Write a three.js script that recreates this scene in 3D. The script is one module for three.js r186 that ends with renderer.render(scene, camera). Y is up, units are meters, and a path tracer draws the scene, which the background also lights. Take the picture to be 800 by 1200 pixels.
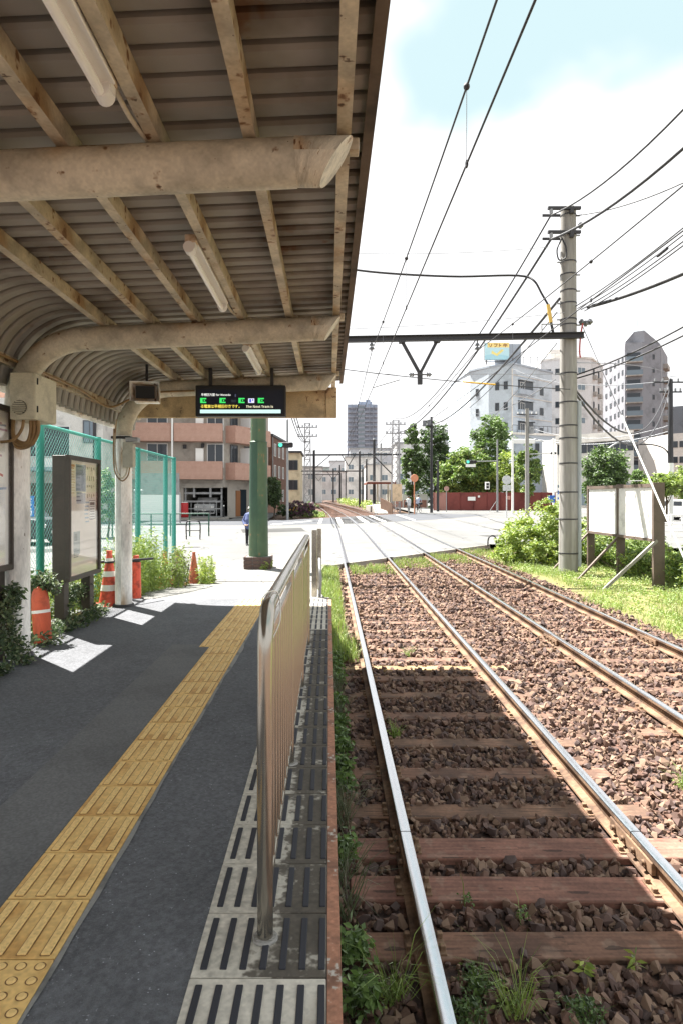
import * as THREE from 'three';
import { mergeGeometries, mergeVertices, toCreasedNormals } from 'three/addons/utils/BufferGeometryUtils.js';
import { ConvexGeometry } from 'three/addons/geometries/ConvexGeometry.js';
import { RoundedBoxGeometry } from 'three/addons/geometries/RoundedBoxGeometry.js';

// ---------------------------------------------------------------- camera, sky, sun, exposure
const scene = new THREE.Scene();
const FOCAL = 752, CU = 385, CV = 584, EYE = 1.43;         // lens of the photograph, in its 800 x 1200 pixels
const camera = new THREE.PerspectiveCamera(2 * Math.atan(600 / FOCAL) * 180 / Math.PI, 800 / 1200, 0.05, 3000);
camera.position.set(0, EYE, 0);
camera.lookAt(0, EYE, -10);
camera.setViewOffset(800, 1200, 400 - CU, 600 - CV, 800, 1200);
const renderer = new THREE.WebGLRenderer({ antialias: true });
renderer.toneMapping = THREE.LinearToneMapping;
renderer.toneMappingExposure = 4.5;
renderer.shadowMap.enabled = true;

function mulberry(a) { return () => { a |= 0; a = a + 0x6D2B79F5 | 0; let t = Math.imul(a ^ a >>> 15, 1 | a); t = t + Math.imul(t ^ t >>> 7, 61 | t) ^ t; return ((t ^ t >>> 14) >>> 0) / 4294967296; }; }
const rnd = mulberry(7);
const rr = (a, b) => a + (b - a) * rnd();
const clamp = (x, a = 0, b = 1) => Math.min(b, Math.max(a, x));
const lerp = (a, b, t) => a + (b - a) * t;
const smooth = (a, b, x) => { const t = clamp((x - a) / (b - a)); return t * t * (3 - 2 * t); };
// value noise that repeats after `per` cells
function hash2(x, y, s) { let h = Math.imul(x, 374761393) ^ Math.imul(y, 668265263) ^ Math.imul(s, 1274126177); h = Math.imul(h ^ h >>> 13, 1274126177); return ((h ^ h >>> 16) >>> 0) / 4294967296; }
function vnoise(x, y, per, s) {
  const xi = Math.floor(x), yi = Math.floor(y), fx = x - xi, fy = y - yi, m = n => ((n % per) + per) % per;
  const a = hash2(m(xi), m(yi), s), b = hash2(m(xi + 1), m(yi), s), c = hash2(m(xi), m(yi + 1), s), d = hash2(m(xi + 1), m(yi + 1), s);
  const u = fx * fx * (3 - 2 * fx), v = fy * fy * (3 - 2 * fy);
  return lerp(lerp(a, b, u), lerp(c, d, u), v);
}
function fbm(u, v, f, oct, s) { let r = 0, a = 0.5, w = 0; for (let o = 0; o < oct; o++) { r += a * vnoise(u * f, v * f, f, s + o * 17); w += a; a *= 0.5; f *= 2; } return r / w; }

// the sky: bright broken cloud with pale blue gaps, all round
{
  const W = 1024, H = 512, data = new Float32Array(W * H * 4);
  for (let j = 0; j < H; j++) for (let i = 0; i < W; i++) {
    const el = ((j + 0.5) / H - 0.5) * Math.PI, az = (i + 0.5) / W * 2 * Math.PI;
    const dy = Math.max(0.06, Math.sin(el)), k = Math.cos(el) / (dy + 0.25);
    const px = Math.cos(az) * k * 2.2, pz = Math.sin(az) * k * 2.2;
    const n = fbm(px / 16 + 0.538, pz / 16 + 0.248, 16, 6, 17), fine = fbm(px / 16 + 0.9, pz / 16 + 0.7, 32, 5, 9);
    let gap = 0.95 * smooth(0.47, 0.80, n + (fine - 0.5) * 0.75) * smooth(0.05, 0.4, el);
    const cl = 0.30 + 0.05 * (fine - 0.5);
    let c = [cl * 1.0, cl * 1.0, cl * 1.01];
    const bl = [0.155, 0.205, 0.216];
    const e = (j * W + i) * 4;
    for (let q = 0; q < 3; q++) data[e + q] = lerp(c[q], bl[q], gap);
    if (el < -0.02) { data[e] = 0.16; data[e + 1] = 0.155; data[e + 2] = 0.15; }
    data[e + 3] = 1;
  }
  const t = new THREE.DataTexture(data, W, H, THREE.RGBAFormat, THREE.FloatType);
  t.mapping = THREE.EquirectangularReflectionMapping; t.magFilter = t.minFilter = THREE.LinearFilter; t.wrapS = THREE.RepeatWrapping; t.needsUpdate = true;
  scene.background = t; scene.environment = t;
}
const sun = new THREE.DirectionalLight(new THREE.Color(1, 0.965, 0.9), 5);
sun.position.set(-0.39 * 40, 40, -0.38 * 40 - 8);
sun.target.position.set(0, 0, -8); scene.add(sun, sun.target);
sun.castShadow = true; sun.shadow.mapSize.set(4096, 4096);
Object.assign(sun.shadow.camera, { left: -60, right: 60, top: 60, bottom: -60, near: 1, far: 250 });

// ---------------------------------------------------------------- helpers
const V = (x, y, z) => new THREE.Vector3(x, y, z);
const P = (u, v, d) => V((u - CU) * d / FOCAL, EYE - (v - CV) * d / FOCAL, -d);      // survey: photo pixel + distance -> place
const L = d => -0.70 + 0.011 * Math.min(d, 220);                                        // rail-top level, d metres ahead
const bend = d => d > 30 ? -(d - 30) * (d - 30) / 1800 : 0;                              // the line curves to the left far ahead
const WR = (d) => clamp((d - 9) / 6);                                                    // the ramp down from the platform
const walkY = d => lerp(0, Math.min(0, L(d) - 0.012), WR(d));
const used = new Map();
function numbered(n) { const k = used.get(n) || 0; used.set(n, k + 1); return k ? n + '_' + String(k).padStart(3, '0') : n; }
function shade(o) { o.traverse(m => { if (m.isMesh) { m.castShadow = true; m.receiveShadow = true; } }); return o; }
function tag(o, label, category, group) { o.userData.label = label; o.userData.category = category; if (group) o.userData.group = group; return o; }
function thing(name, label, category, pos = V(0, 0, 0), turn = 0, group) {
  const o = new THREE.Group(); o.name = numbered(name); o.position.copy(pos); o.rotation.y = turn; scene.add(o); return tag(o, label, category, group);
}
function part(name, geo, m, parent, label) {
  const o = new THREE.Mesh(Array.isArray(geo) ? join(geo) : geo, m); o.name = name; parent.add(o); o.castShadow = o.receiveShadow = true; if (label) o.userData.label = label; return o;
}
function single(name, geo, m, label, category, group) { const o = part(numbered(name), geo, m, scene); return tag(o, label, category, group); }
function struct(name, geo, m, kind = 'structure', label) { const o = part(numbered(name), geo, m, scene); o.userData.kind = kind; if (label) o.userData.label = label; return o; }
function copyOf(root, pos, turn, label, group) { const r = root.clone(); r.name = numbered(root.name.replace(/_\d{3}$/, '')); r.userData = { ...root.userData }; if (label) r.userData.label = label; if (group) r.userData.group = group; if (pos) r.position.copy(pos); if (turn !== undefined) r.rotation.y = turn; scene.add(r); return r; }
function join(list) {
  const col = list.some(g => g.attributes.color);
  return mergeGeometries(list.map(g => {
    g = g.index ? g.toNonIndexed() : g;
    if (!g.attributes.normal) g.computeVertexNormals();
    if (!g.attributes.uv) g.setAttribute('uv', new THREE.BufferAttribute(new Float32Array(g.attributes.position.count * 2), 2));
    if (col && !g.attributes.color) g.setAttribute('color', new THREE.BufferAttribute(new Float32Array(g.attributes.position.count * 3).fill(1), 3));
    for (const k of Object.keys(g.attributes)) if (!['position', 'normal', 'uv', 'color'].includes(k)) g.deleteAttribute(k);
    return g;
  }));
}
// uv in metres from the face's main direction
function uvm(g, ox = 0, oy = 0) {
  g = g.index ? g.toNonIndexed() : g; if (!g.attributes.normal) g.computeVertexNormals();
  const p = g.attributes.position, n = p.count, uv = new Float32Array(n * 2), a = V(), b = V(), c = V();
  for (let i = 0; i < n; i += 3) {
    a.fromBufferAttribute(p, i); b.fromBufferAttribute(p, i + 1).sub(a); c.fromBufferAttribute(p, i + 2).sub(a); b.cross(c);
    const X = Math.abs(b.x), Y = Math.abs(b.y), Z = Math.abs(b.z);
    for (let k = 0; k < 3; k++) {
      a.fromBufferAttribute(p, i + k);
      const [s, t] = Y >= X && Y >= Z ? [a.x, -a.z] : X >= Z ? [a.z, a.y] : [a.x, a.y];
      uv[(i + k) * 2] = s + ox; uv[(i + k) * 2 + 1] = t + oy;
    }
  }
  g.setAttribute('uv', new THREE.BufferAttribute(uv, 2)); return g;
}
const box = (w, h, d, x = 0, y = 0, z = 0) => uvm(new THREE.BoxGeometry(w, h, d).translate(x, y, z));
const rbox = (w, h, d, r, x = 0, y = 0, z = 0, seg = 2) => uvm(new RoundedBoxGeometry(w, h, d, seg, r).translate(x, y, z));
const cyl = (r0, r1, h, n = 16, x = 0, y = 0, z = 0) => new THREE.CylinderGeometry(r1, r0, h, n).translate(x, y + h / 2, z);   // r0 bottom, r1 top, standing on y
// a box laid along a->b
function bar(a, b, w, h) {
  const d = b.clone().sub(a), l = d.length(), g = new THREE.BoxGeometry(w, h, l);
  const z = d.normalize(), up = Math.abs(z.y) > 0.99 ? V(1, 0, 0) : V(0, 1, 0), x = up.clone().cross(z).normalize(), y = z.clone().cross(x);
  const m = new THREE.Matrix4().makeBasis(x, y, z).setPosition(a.clone().add(b).multiplyScalar(0.5));
  uvm(g); return g.applyMatrix4(m);
}
// round tube through points; radius a number or function of index
function tube(pts, r, n = 8, caps = true) {
  const N = pts.length, pos = [], nor = [], uv = [], idx = []; let up = V(0, 1, 0), len = 0;
  const t0 = pts[1].clone().sub(pts[0]).normalize(); if (Math.abs(t0.y) > 0.9) up = V(0, 0, 1);
  let x = up.clone().cross(t0).normalize();
  for (let i = 0; i < N; i++) {
    const t = (i === 0 ? pts[1].clone().sub(pts[0]) : i === N - 1 ? pts[N - 1].clone().sub(pts[N - 2]) : pts[i + 1].clone().sub(pts[i]).normalize().add(pts[i].clone().sub(pts[i - 1]).normalize())).normalize();
    x.sub(t.clone().multiplyScalar(x.dot(t))).normalize(); const y = t.clone().cross(x);
    if (i) len += pts[i].distanceTo(pts[i - 1]);
    const R = typeof r === 'function' ? r(i / (N - 1), i) : r;
    for (let k = 0; k <= n; k++) {
      const a = k / n * 2 * Math.PI, c = Math.cos(a), s = Math.sin(a), d = x.clone().multiplyScalar(c).add(y.clone().multiplyScalar(s));
      pos.push(pts[i].x + d.x * R, pts[i].y + d.y * R, pts[i].z + d.z * R); nor.push(d.x, d.y, d.z); uv.push(k / n * R * 6.28, len);
    }
  }
  for (let i = 0; i < N - 1; i++) for (let k = 0; k < n; k++) { const a = i * (n + 1) + k, b = a + n + 1; idx.push(a, a + 1, b, b, a + 1, b + 1); }
  if (caps) for (const [i, s] of [[0, -1], [N - 1, 1]]) {
    const t = (i ? pts[N - 1].clone().sub(pts[N - 2]) : pts[1].clone().sub(pts[0])).normalize().multiplyScalar(s), c = pos.length / 3;
    pos.push(pts[i].x, pts[i].y, pts[i].z); nor.push(t.x, t.y, t.z); uv.push(0, 0);
    for (let k = 0; k <= n; k++) { const q = (i * (n + 1) + k) * 3; pos.push(pos[q], pos[q + 1], pos[q + 2]); nor.push(t.x, t.y, t.z); uv.push(0, 0); }
    for (let k = 0; k < n; k++) s > 0 ? idx.push(c, c + 1 + k, c + 2 + k) : idx.push(c, c + 2 + k, c + 1 + k);
  }
  const g = new THREE.BufferGeometry(); g.setAttribute('position', new THREE.Float32BufferAttribute(pos, 3)); g.setAttribute('normal', new THREE.Float32BufferAttribute(nor, 3)); g.setAttribute('uv', new THREE.Float32BufferAttribute(uv, 2)); g.setIndex(idx); return g;
}
const sagLine = (a, b, sag, n = 14) => Array.from({ length: n + 1 }, (_, i) => { const t = i / n, p = a.clone().lerp(b, t); p.y -= 4 * sag * t * (1 - t); return p; });
function curve(pts, n = 24) { return new THREE.CatmullRomCurve3(pts, false, 'centripetal').getPoints(n); }
// sheet over x (across) and d (ahead)
function sheet(x0, x1, d0, d1, y, nx = 1, nd = 1) {
  const pos = [], uv = [], idx = [];
  for (let j = 0; j <= nd; j++) for (let i = 0; i <= nx; i++) {
    const d = lerp(d0, d1, j / nd), a = typeof x0 === 'function' ? x0(d) : x0, b = typeof x1 === 'function' ? x1(d) : x1, x = lerp(a, b, i / nx);
    pos.push(x, y(d, x), -d); uv.push(x, d);
  }
  for (let j = 0; j < nd; j++) for (let i = 0; i < nx; i++) { const a = j * (nx + 1) + i, b = a + nx + 1; idx.push(a, a + 1, b, b, a + 1, b + 1); }
  const g = new THREE.BufferGeometry(); g.setAttribute('position', new THREE.Float32BufferAttribute(pos, 3)); g.setAttribute('uv', new THREE.Float32BufferAttribute(uv, 2)); g.setIndex(idx); g.computeVertexNormals(); return g;
}
// flat polygon over the ground, points [x, d]
function poly(pts, y, cut = 2) {
  const s = new THREE.Shape(pts.map(([x, d]) => new THREE.Vector2(x, d))), g = new THREE.ShapeGeometry(s), p = g.attributes.position;
  for (let i = 0; i < p.count; i++) { const x = p.getX(i), d = p.getY(i); p.setXYZ(i, x, y(d, x), -d); }
  g.computeVertexNormals(); return g;
}
function prism(pts, y0, y1) {                                  // upright prism over footprint [x, z]
  const s = new THREE.Shape(pts.map(([x, z]) => new THREE.Vector2(x, -z))), g = new THREE.ExtrudeGeometry(s, { depth: y1 - y0, bevelEnabled: false });
  g.rotateX(-Math.PI / 2).translate(0, y0, 0); return uvm(g);
}
// ---- computed textures
function tex(size, metres, fn, srgb = true) {
  const d = new Uint8Array(size * size * 4);
  for (let j = 0; j < size; j++) for (let i = 0; i < size; i++) { const c = fn(i / size, j / size, i, j), e = (j * size + i) * 4; d[e] = clamp(c[0], 0, 255); d[e + 1] = clamp(c[1], 0, 255); d[e + 2] = clamp(c[2], 0, 255); d[e + 3] = 255; }
  const t = new THREE.DataTexture(d, size, size); t.wrapS = t.wrapT = THREE.RepeatWrapping; t.magFilter = THREE.LinearFilter; t.minFilter = THREE.LinearMipmapLinearFilter; t.generateMipmaps = true;
  if (srgb) t.colorSpace = THREE.SRGBColorSpace; t.repeat.set(1 / metres, 1 / metres); t.needsUpdate = true; return t;
}
const mixc = (a, b, t) => [lerp(a[0], b[0], t), lerp(a[1], b[1], t), lerp(a[2], b[2], t)];
const mulc = (a, k) => [a[0] * k, a[1] * k, a[2] * k];
const std = (o) => new THREE.MeshStandardMaterial({ roughness: 0.8, metalness: 0, ...o });
const plain = (hex, rough = 0.7, metal = 0, extra = {}) => std({ color: hex, roughness: rough, metalness: metal, ...extra });
// a painted or plain surface with a little dirt in it: base colour and noise strength
const wornCache = new Map();
function worn(base, dirt, amount, metres, seed, size = 256, rough = 0.8, metal = 0, extra = {}) {
  const lum = c => c[0] * 0.3 + c[1] * 0.6 + c[2] * 0.1, q = (lum(dirt) / lum(base)) * amount + 1 - amount, low = q < 0.78 ? 0.68 : 0.86, mt = [0.5, 1, 2.4, 6].reduce((a, b) => Math.abs(Math.log(b / metres)) < Math.abs(Math.log(a / metres)) ? b : a), key = [low, mt, seed % 2].join();
  if (!wornCache.has(key)) wornCache.set(key, tex(256, mt, (u, v) => { const n = fbm(u, v, 4, 5, 900 + (seed % 2) * 40), f = fbm(u, v, 64, 2, 903 + (seed % 2) * 40), k = 255 * lerp(1, low, smooth(0.45, 0.8, n)) * (0.9 + 0.1 * f); return [k, k * 0.995, k * 0.985]; }));
  return std({ color: new THREE.Color(base[0] / 255, base[1] / 255, base[2] / 255).convertSRGBToLinear(), map: wornCache.get(key), roughness: rough, metalness: metal, ...extra });
}
const M = {};
M.platAsphalt = std({ roughness: 0.92, bumpMap: tex(512, 0.7, (u, v) => { const n = 255 * fbm(u, v, 96, 2, 19); return [n, n, n]; }, false), bumpScale: 0.004, map: tex(1024, 2.0, (u, v, i, j) => {
  const n = fbm(u, v, 4, 5, 11), f = hash2(i, j, 3), g = fbm(u, v, 128, 2, 12), sp = fbm(u, v, 256, 1, 77); let k = 92 + 16 * (n - 0.5) + 30 * (g - 0.5) + 18 * (f - 0.5);
  const st = fbm(u, v, 5, 4, 18); k -= 6 * smooth(0.55, 0.75, st); if (sp > 0.962) k += 46; if (hash2(i >> 1, j >> 1, 91) > 0.9988) k += 80; return [k * 0.985, k, k * 1.045]; }) });
M.platPatch = std({ roughness: 0.92, map: tex(512, 1.2, (u, v, i, j) => { const n = fbm(u, v, 4, 5, 15), f = fbm(u, v, 128, 2, 16); const k = 98 + 26 * (n - 0.5) + 26 * (f - 0.5); return [k * 1.0, k, k * 1.01]; }) });
M.mortar = worn([140, 140, 138], [95, 93, 90], 0.9, 0.6, 21);
M.road = std({ roughness: 0.9, map: tex(1024, 9, (u, v, i, j) => { const n = fbm(u, v, 3, 6, 31), c = Math.abs(fbm(u, v, 5, 5, 35) - 0.5), f = hash2(i, j, 5); let k = 100 + 40 * (n - 0.5) + 22 * (f - 0.5); if (c < 0.006) k -= 34; return [k, k * 0.995, k * 0.985]; }) });
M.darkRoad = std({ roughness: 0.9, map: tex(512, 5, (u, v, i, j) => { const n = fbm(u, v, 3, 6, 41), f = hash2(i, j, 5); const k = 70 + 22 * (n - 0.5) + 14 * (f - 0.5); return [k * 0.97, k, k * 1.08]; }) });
M.pave = std({ roughness: 0.9, map: tex(512, 4, (u, v, i, j) => { const n = fbm(u, v, 3, 6, 51), f = hash2(i, j, 6), c = Math.abs(fbm(u, v, 4, 5, 55) - 0.5); let k = 112 + 46 * (n - 0.5) + 20 * (f - 0.5); if (c < 0.007) k -= 40; return [k, k * 0.985, k * 0.96]; }) });
M.kerb = worn([150, 146, 140], [110, 106, 98], 0.8, 1.5, 61);
M.paint = worn([232, 232, 228], [150, 150, 148], 0.8, 1.2, 63);
M.earth = std({ roughness: 1, map: tex(512, 3, (u, v, i, j) => { const n = fbm(u, v, 5, 6, 71), f = hash2(i, j, 7); return mulc(mixc([78, 58, 46], [104, 84, 66], n), 0.8 + 0.4 * f); }) });
M.gravel = std({ roughness: 1, map: tex(1024, 2.4, (u, v, i, j) => { const n = fbm(u, v, 48, 3, 73), m = fbm(u, v, 6, 4, 76), f = hash2(i >> 1, j >> 1, 7); return mulc(mixc([48, 35, 30], [112, 82, 68], smooth(0.25, 0.8, n)), 0.75 + 0.3 * f + 0.2 * m); }), bumpMap: tex(512, 2.4, (u, v) => { const n = 255 * fbm(u, v, 48, 3, 73); return [n, n, n]; }, false), bumpScale: 0.03 });
// cream enamel over rust, as on the canopy steel
const rustPaint = (seed, base, rustAmt, size = 512, metres = 1.3) => std({ roughness: 0.62, map: tex(size, metres, (u, v) => {
  const n = fbm(u, v, 3, 6, seed), m = fbm(u, v, 7, 5, seed + 5), k = fbm(u, v, 24, 4, seed + 9), f = fbm(u, v, 96, 2, seed + 13);
  let c = mixc(base, mulc(base, 0.8), smooth(0.35, 0.75, m));
  c = mixc(c, [152, 118, 80], smooth(0.56 - rustAmt * 0.08, 0.80, n) * 0.8);
  c = mixc(c, [100, 66, 40], smooth(0.655 - rustAmt * 0.05, 0.73 - rustAmt * 0.04, 0.55 * k + 0.45 * n) * 0.85);
  c = mixc(c, [58, 44, 34], smooth(0.68, 0.74, 0.4 * k + 0.35 * f + 0.25 * m) * 0.7);
  return mulc(c, 0.93 + 0.14 * f); }) });
M.cream = rustPaint(101, [204, 195, 174], 0.9);
M.purlin = rustPaint(111, [202, 190, 166], 1.15);
M.columnWhite = rustPaint(121, [246, 243, 238], -0.8);
M.fascia = rustPaint(131, [196, 172, 132], 0.5);
M.roof = std({ roughness: 0.7, side: THREE.DoubleSide, map: tex(512, 2.2, (u, v) => { const n = fbm(u, v, 4, 6, 141), k = fbm(u, v, 20, 4, 145); let c = mixc([146, 141, 132], [102, 93, 82], smooth(0.4, 0.75, n)); c = mixc(c, [98, 68, 44], smooth(0.62, 0.76, 0.5 * n + 0.5 * k)); return c; }) });
M.steel = new THREE.MeshStandardMaterial({ metalness: 0.9, roughness: 0.26, color: 0xaaa59b, roughnessMap: tex(256, 0.5, (u, v) => { const n = 150 + 105 * fbm(u, v, 12, 4, 151); return [n, n, n]; }, false) });
M.railTop = new THREE.MeshStandardMaterial({ metalness: 1, roughness: 0.3, color: 0xd4d6da, roughnessMap: tex(256, 0.4, (u, v) => { const n = 140 + 110 * fbm(u, v, 16, 4, 155); return [n, n, n]; }, false) });
M.rust = std({ roughness: 0.9, map: tex(256, 0.6, (u, v) => { const n = fbm(u, v, 4, 5, 161), f = fbm(u, v, 48, 3, 163); return mulc(mixc([126, 100, 78], [84, 64, 50], smooth(0.35, 0.7, n)), 0.8 + 0.4 * f); }) });
M.lip = std({ roughness: 0.85, map: tex(512, 0.8, (u, v) => { const n = fbm(u, v, 5, 5, 171), f = fbm(u, v, 60, 3, 173); return mulc(mixc(mixc([164, 116, 92], [112, 80, 64], smooth(0.35, 0.7, n)), [160, 154, 146], smooth(0.54, 0.64, 0.6 * n + 0.4 * f)), 0.8 + 0.4 * f); }) });
const sleeperTone = (seed, a, b) => std({ roughness: 0.9, map: tex(512, 1.1, (u, v) => { const n = fbm(u, v, 4, 5, seed), g = vnoise(u * 6, v * 90, 90, seed + 4), f = fbm(u, v, 80, 2, seed + 7); const cr = vnoise(u * 5, v * 70, 70, seed + 9) > 0.86 ? 0.68 : 1, du = smooth(0.6, 0.72, fbm(u, v, 10, 4, seed + 12)); return mulc(mixc(mixc(a, b, smooth(0.3, 0.75, n)), [146, 128, 112], du * 0.35), (0.74 + 0.26 * g + 0.2 * f) * cr); }) });
M.sleepers = [sleeperTone(181, [120, 88, 71], [84, 62, 51]), sleeperTone(191, [130, 98, 78], [90, 69, 56])];
M.jointSleeper = sleeperTone(201, [130, 92, 78], [110, 76, 64]);
M.yellowSleeper = sleeperTone(211, [158, 134, 92], [122, 98, 70]);
M.tactile = [0].map(k => std({ roughness: 0.75, map: tex(512, 1.7, (u, v) => { const n = fbm(u, v, 9, 5, 221), f = fbm(u, v, 128, 2, 224); return mulc(mixc([222, 184, 116], [196, 152, 88], smooth(0.45, 0.75, n)), 0.88 + 0.2 * f); }) }));
M.tactileBar = std({ roughness: 0.7, map: tex(256, 0.9, (u, v) => { const f = fbm(u, v, 100, 3, 234); return mulc([226, 190, 124], 0.84 + 0.26 * f); }) });
M.edgeTile = [0, 1, 2].map(k => std({ roughness: 0.85, map: tex(512, 0.9, (u, v) => { const n = fbm(u, v, 4, 6, 241 + k * 31), f = fbm(u, v, 60, 3, 244 + k); return mulc(mixc([196, 190, 178], [118, 108, 96], smooth(0.5, 0.78, 0.75 * n + 0.25 * f)), 0.86 + 0.26 * f); }) }));
M.edgeDirty = std({ roughness: 0.95, map: tex(1024, 1.8, (u, v) => { const n = fbm(u, v, 12, 6, 271), f = fbm(u, v, 100, 3, 274), x = ((u + 0.5) % 1 - 0.5) * 1.8; return mulc(mixc([190, 184, 172], [84, 78, 70], smooth(0.40, 0.60, 0.6 * n + 0.4 * f + clamp(x * 2.2 - 0.06, -0.32, 0.16))), 0.8 + 0.36 * f); }) });   // black grime lies outside the railing
M.rubber = plain(0x2b2c33, 0.8);
M.darkBronze = worn([72, 64, 58], [50, 44, 40], 0.7, 0.8, 281, 256, 0.55);
M.concrete = std({ roughness: 0.9, map: tex(512, 2.6, (u, v) => { const n = fbm(u, v, 3, 6, 291), s = vnoise(u * 40, v * 4, 40, 294), f = fbm(u, v, 100, 2, 297); return mulc(mixc([158, 156, 152], [116, 112, 106], smooth(0.35, 0.72, 0.7 * n + 0.3 * s)), 0.92 + 0.16 * f); }) });
M.black = plain(0x1c1c1e, 0.6);
M.wire = plain(0x25252a, 0.6);
M.wireGrey = plain(0x74767a, 0.5, 0.4);
M.galv = worn([158, 160, 163], [120, 122, 124], 0.7, 0.8, 301, 256, 0.5, 0.4);
M.darkSteel = worn([62, 62, 66], [44, 42, 42], 0.7, 0.8, 311, 256, 0.6, 0.2);
M.white = plain(0xe9e8e4, 0.55);
M.green = std({ roughness: 0.6, map: tex(512, 2.4, (u, v) => { const n = fbm(u, v, 3, 6, 321), f = fbm(u, v, 60, 3, 324); let c = mixc([44, 74, 56], [76, 96, 68], smooth(0.4, 0.7, n)); c = mixc(c, [128, 92, 60], smooth(0.66, 0.76, 0.5 * n + 0.5 * f)); return mulc(c, 0.92 + 0.14 * f); }) });
M.teal = worn([44, 150, 138], [40, 118, 108], 0.7, 0.9, 331, 256, 0.5);
M.glass = new THREE.MeshStandardMaterial({ color: 0x31383f, roughness: 0.08, metalness: 0.1 });
M.glassPale = new THREE.MeshStandardMaterial({ color: 0x6f7c86, roughness: 0.1, metalness: 0.1 });
// ---------------------------------------------------------------- the setting: ground, road, platform
const crossEdge = x => 18.6 + 1.13 * Math.max(0, x);            // near edge of the level crossing
struct('ground', sheet(-900, 900, -30, 2200, d => L(d) - 0.24, 2, 90), M.earth);
struct('road', poly([[-150, 3], [-3.75, 3], [-3.75, 15.2], [-0.35, 15.2], [-0.1, 18.6], [0, 18.6], [6.5, crossEdge(6.5)], [9, 25], [14, 24], [22, 18], [30, 4], [150, 4], [150, 53], [40, 53], [40, 170], [9, 170], [8.6, 62.8], [7.0, 61.2], [-2.6, 48.3], [-4.6, 48], [-5.4, 90], [-8.8, 90], [-7.5, 49], [-150, 46]], d => L(d) - 0.008), M.road);
struct('road_patch', poly([[-40, 43.2], [-5, 46.6], [-2.6, 48.2], [2.2, 54.6], [7.0, 61.0], [8.6, 62.4], [14.6, 58.2], [8, 48.5], [2, 42.6], [-4, 40.2], [-40, 38.5]], d => L(d) - 0.004), M.darkRoad);  // area darker and bluer than the rest of the road
{ // white road markings on the crossing
  const lines = [[[-3.6, 41.2], [-1.2, 46.2], 0.35], [[-0.6, 42.2], [-0.55, 50.0], 0.2], [[0.8, 42.5], [0.75, 51.8], 0.3], [[2.6, 43.8], [2.45, 54.0], 0.34], [[3.9, 45.0], [3.6, 55.6], 0.3], [[6.3, 47.5], [6.2, 58.5], 0.25], [[-9.5, 31], [-7.2, 30.4], 0.15], [[8.6, 47.5], [12.5, 49.6], 0.2], [[-14, 38], [-9, 38.6], 0.15]];
  lines.forEach(([a, b, w]) => { const e = [b[0] - a[0], b[1] - a[1]], l = Math.hypot(...e), n = [-e[1] / l * w / 2, e[0] / l * w / 2];
    struct('road_marking', poly([[a[0] + n[0], a[1] + n[1]], [a[0] - n[0], a[1] - n[1]], [b[0] - n[0], b[1] - n[1]], [b[0] + n[0], b[1] + n[1]]], d => L(d) + 0.001), M.paint); });
}
{ // raised kerb of the near crossing edge
  const k = (x0, x1) => bar(V(x0, L(crossEdge(x0)) - 0.085, -crossEdge(x0)), V(x1, L(crossEdge(x1)) - 0.085, -crossEdge(x1)), 0.16, 0.15);
  struct('crossing_edge', [k(0.0, 0.38), k(0.6, 1.8), k(2.05, 3.2), k(3.46, 4.64), k(4.92, 6.4)], M.kerb);
}
// pavement in front of the flats, with its kerb
struct('pavement', poly([[-60, 45.6], [-12, 47.6], [-8.4, 48.6], [-7.7, 49.4], [-8.7, 56], [-60, 52]], d => L(d) + 0.13), M.pave);
{
  const k = [[-60, 45.6], [-12, 47.6], [-8.4, 48.6], [-7.7, 49.4], [-8.7, 56]].map(([x, d]) => V(x, L(d) + 0.06, -d));
  struct('kerb', k.slice(1).map((p, i) => bar(k[i], p, 0.16, 0.16)), M.kerb);
}
// ---- platform body and its surfaces
const platform = struct('platform', [uvm(new THREE.BoxGeometry(3.0, 0.95, 13.4).translate(-1.5, -0.478, -2.45))], M.kerb);
part('asphalt_surface', sheet(-3.0, -0.412, -4.2, 9.13, () => 0, 1, 1), M.platAsphalt, platform);
part('asphalt_repair_strip', sheet(-1.52, -1.145, -4.2, 6.27, () => 0.003, 1, 1), M.platPatch, platform);
part('mortar_strip', sheet(d => -0.845, d => -0.828 + 0.004 * Math.sin(d * 3.1) + 0.035 * smooth(0.78, 0.86, vnoise(d * 1.3, 0.5, 64, 5)) + 0.003 * Math.sin(d * 17), -1, 8.6, () => 0.003, 1, 90), M.mortar, platform);
struct('walkway_ramp', sheet(d => lerp(-3.05, -3.6, WR(d)), d => lerp(-0.02, -0.35, WR(d)), 9.13, 15.3, d => walkY(d) - 0.002, 4, 24), M.pave);
struct('walkway', poly([[-3.75, 15.2], [-0.35, 15.2], [-0.1, 18.6], [-0.8, 20.6], [-3.75, 19.4]], d => L(d) - 0.004), M.pave);
{ // the ramp's sides
  const side = (xf, n) => { const pos = [], idx = []; for (let i = 0; i <= 24; i++) { const d = lerp(9.13, 15.3, i / 24), x = xf(d); pos.push(x, walkY(d) - 0.004, -d, x, -1.1, -d); if (i) { const a = i * 2; idx.push(a - 2, a - 1, a, a, a - 1, a + 1); } } const g = new THREE.BufferGeometry(); g.setAttribute('position', new THREE.Float32BufferAttribute(pos, 3)); g.setIndex(idx); return uvm(g); };
  struct('ramp_side', [side(d => lerp(-0.02, -0.35, WR(d))), side(d => lerp(-3.05, -3.6, WR(d)))], M.kerb);
}
// planting strip between platform and fence
struct('planting_strip', sheet(d => d < 9 ? -3.0 : lerp(-3.05, -3.6, WR(d)), -3.76, 0, 15.3, (d, x) => (d < 9 ? -0.05 : walkY(d) - 0.04) - (x < -3.4 ? 0.25 * (1 - WR(d)) : 0), 3, 20), M.earth);
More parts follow.
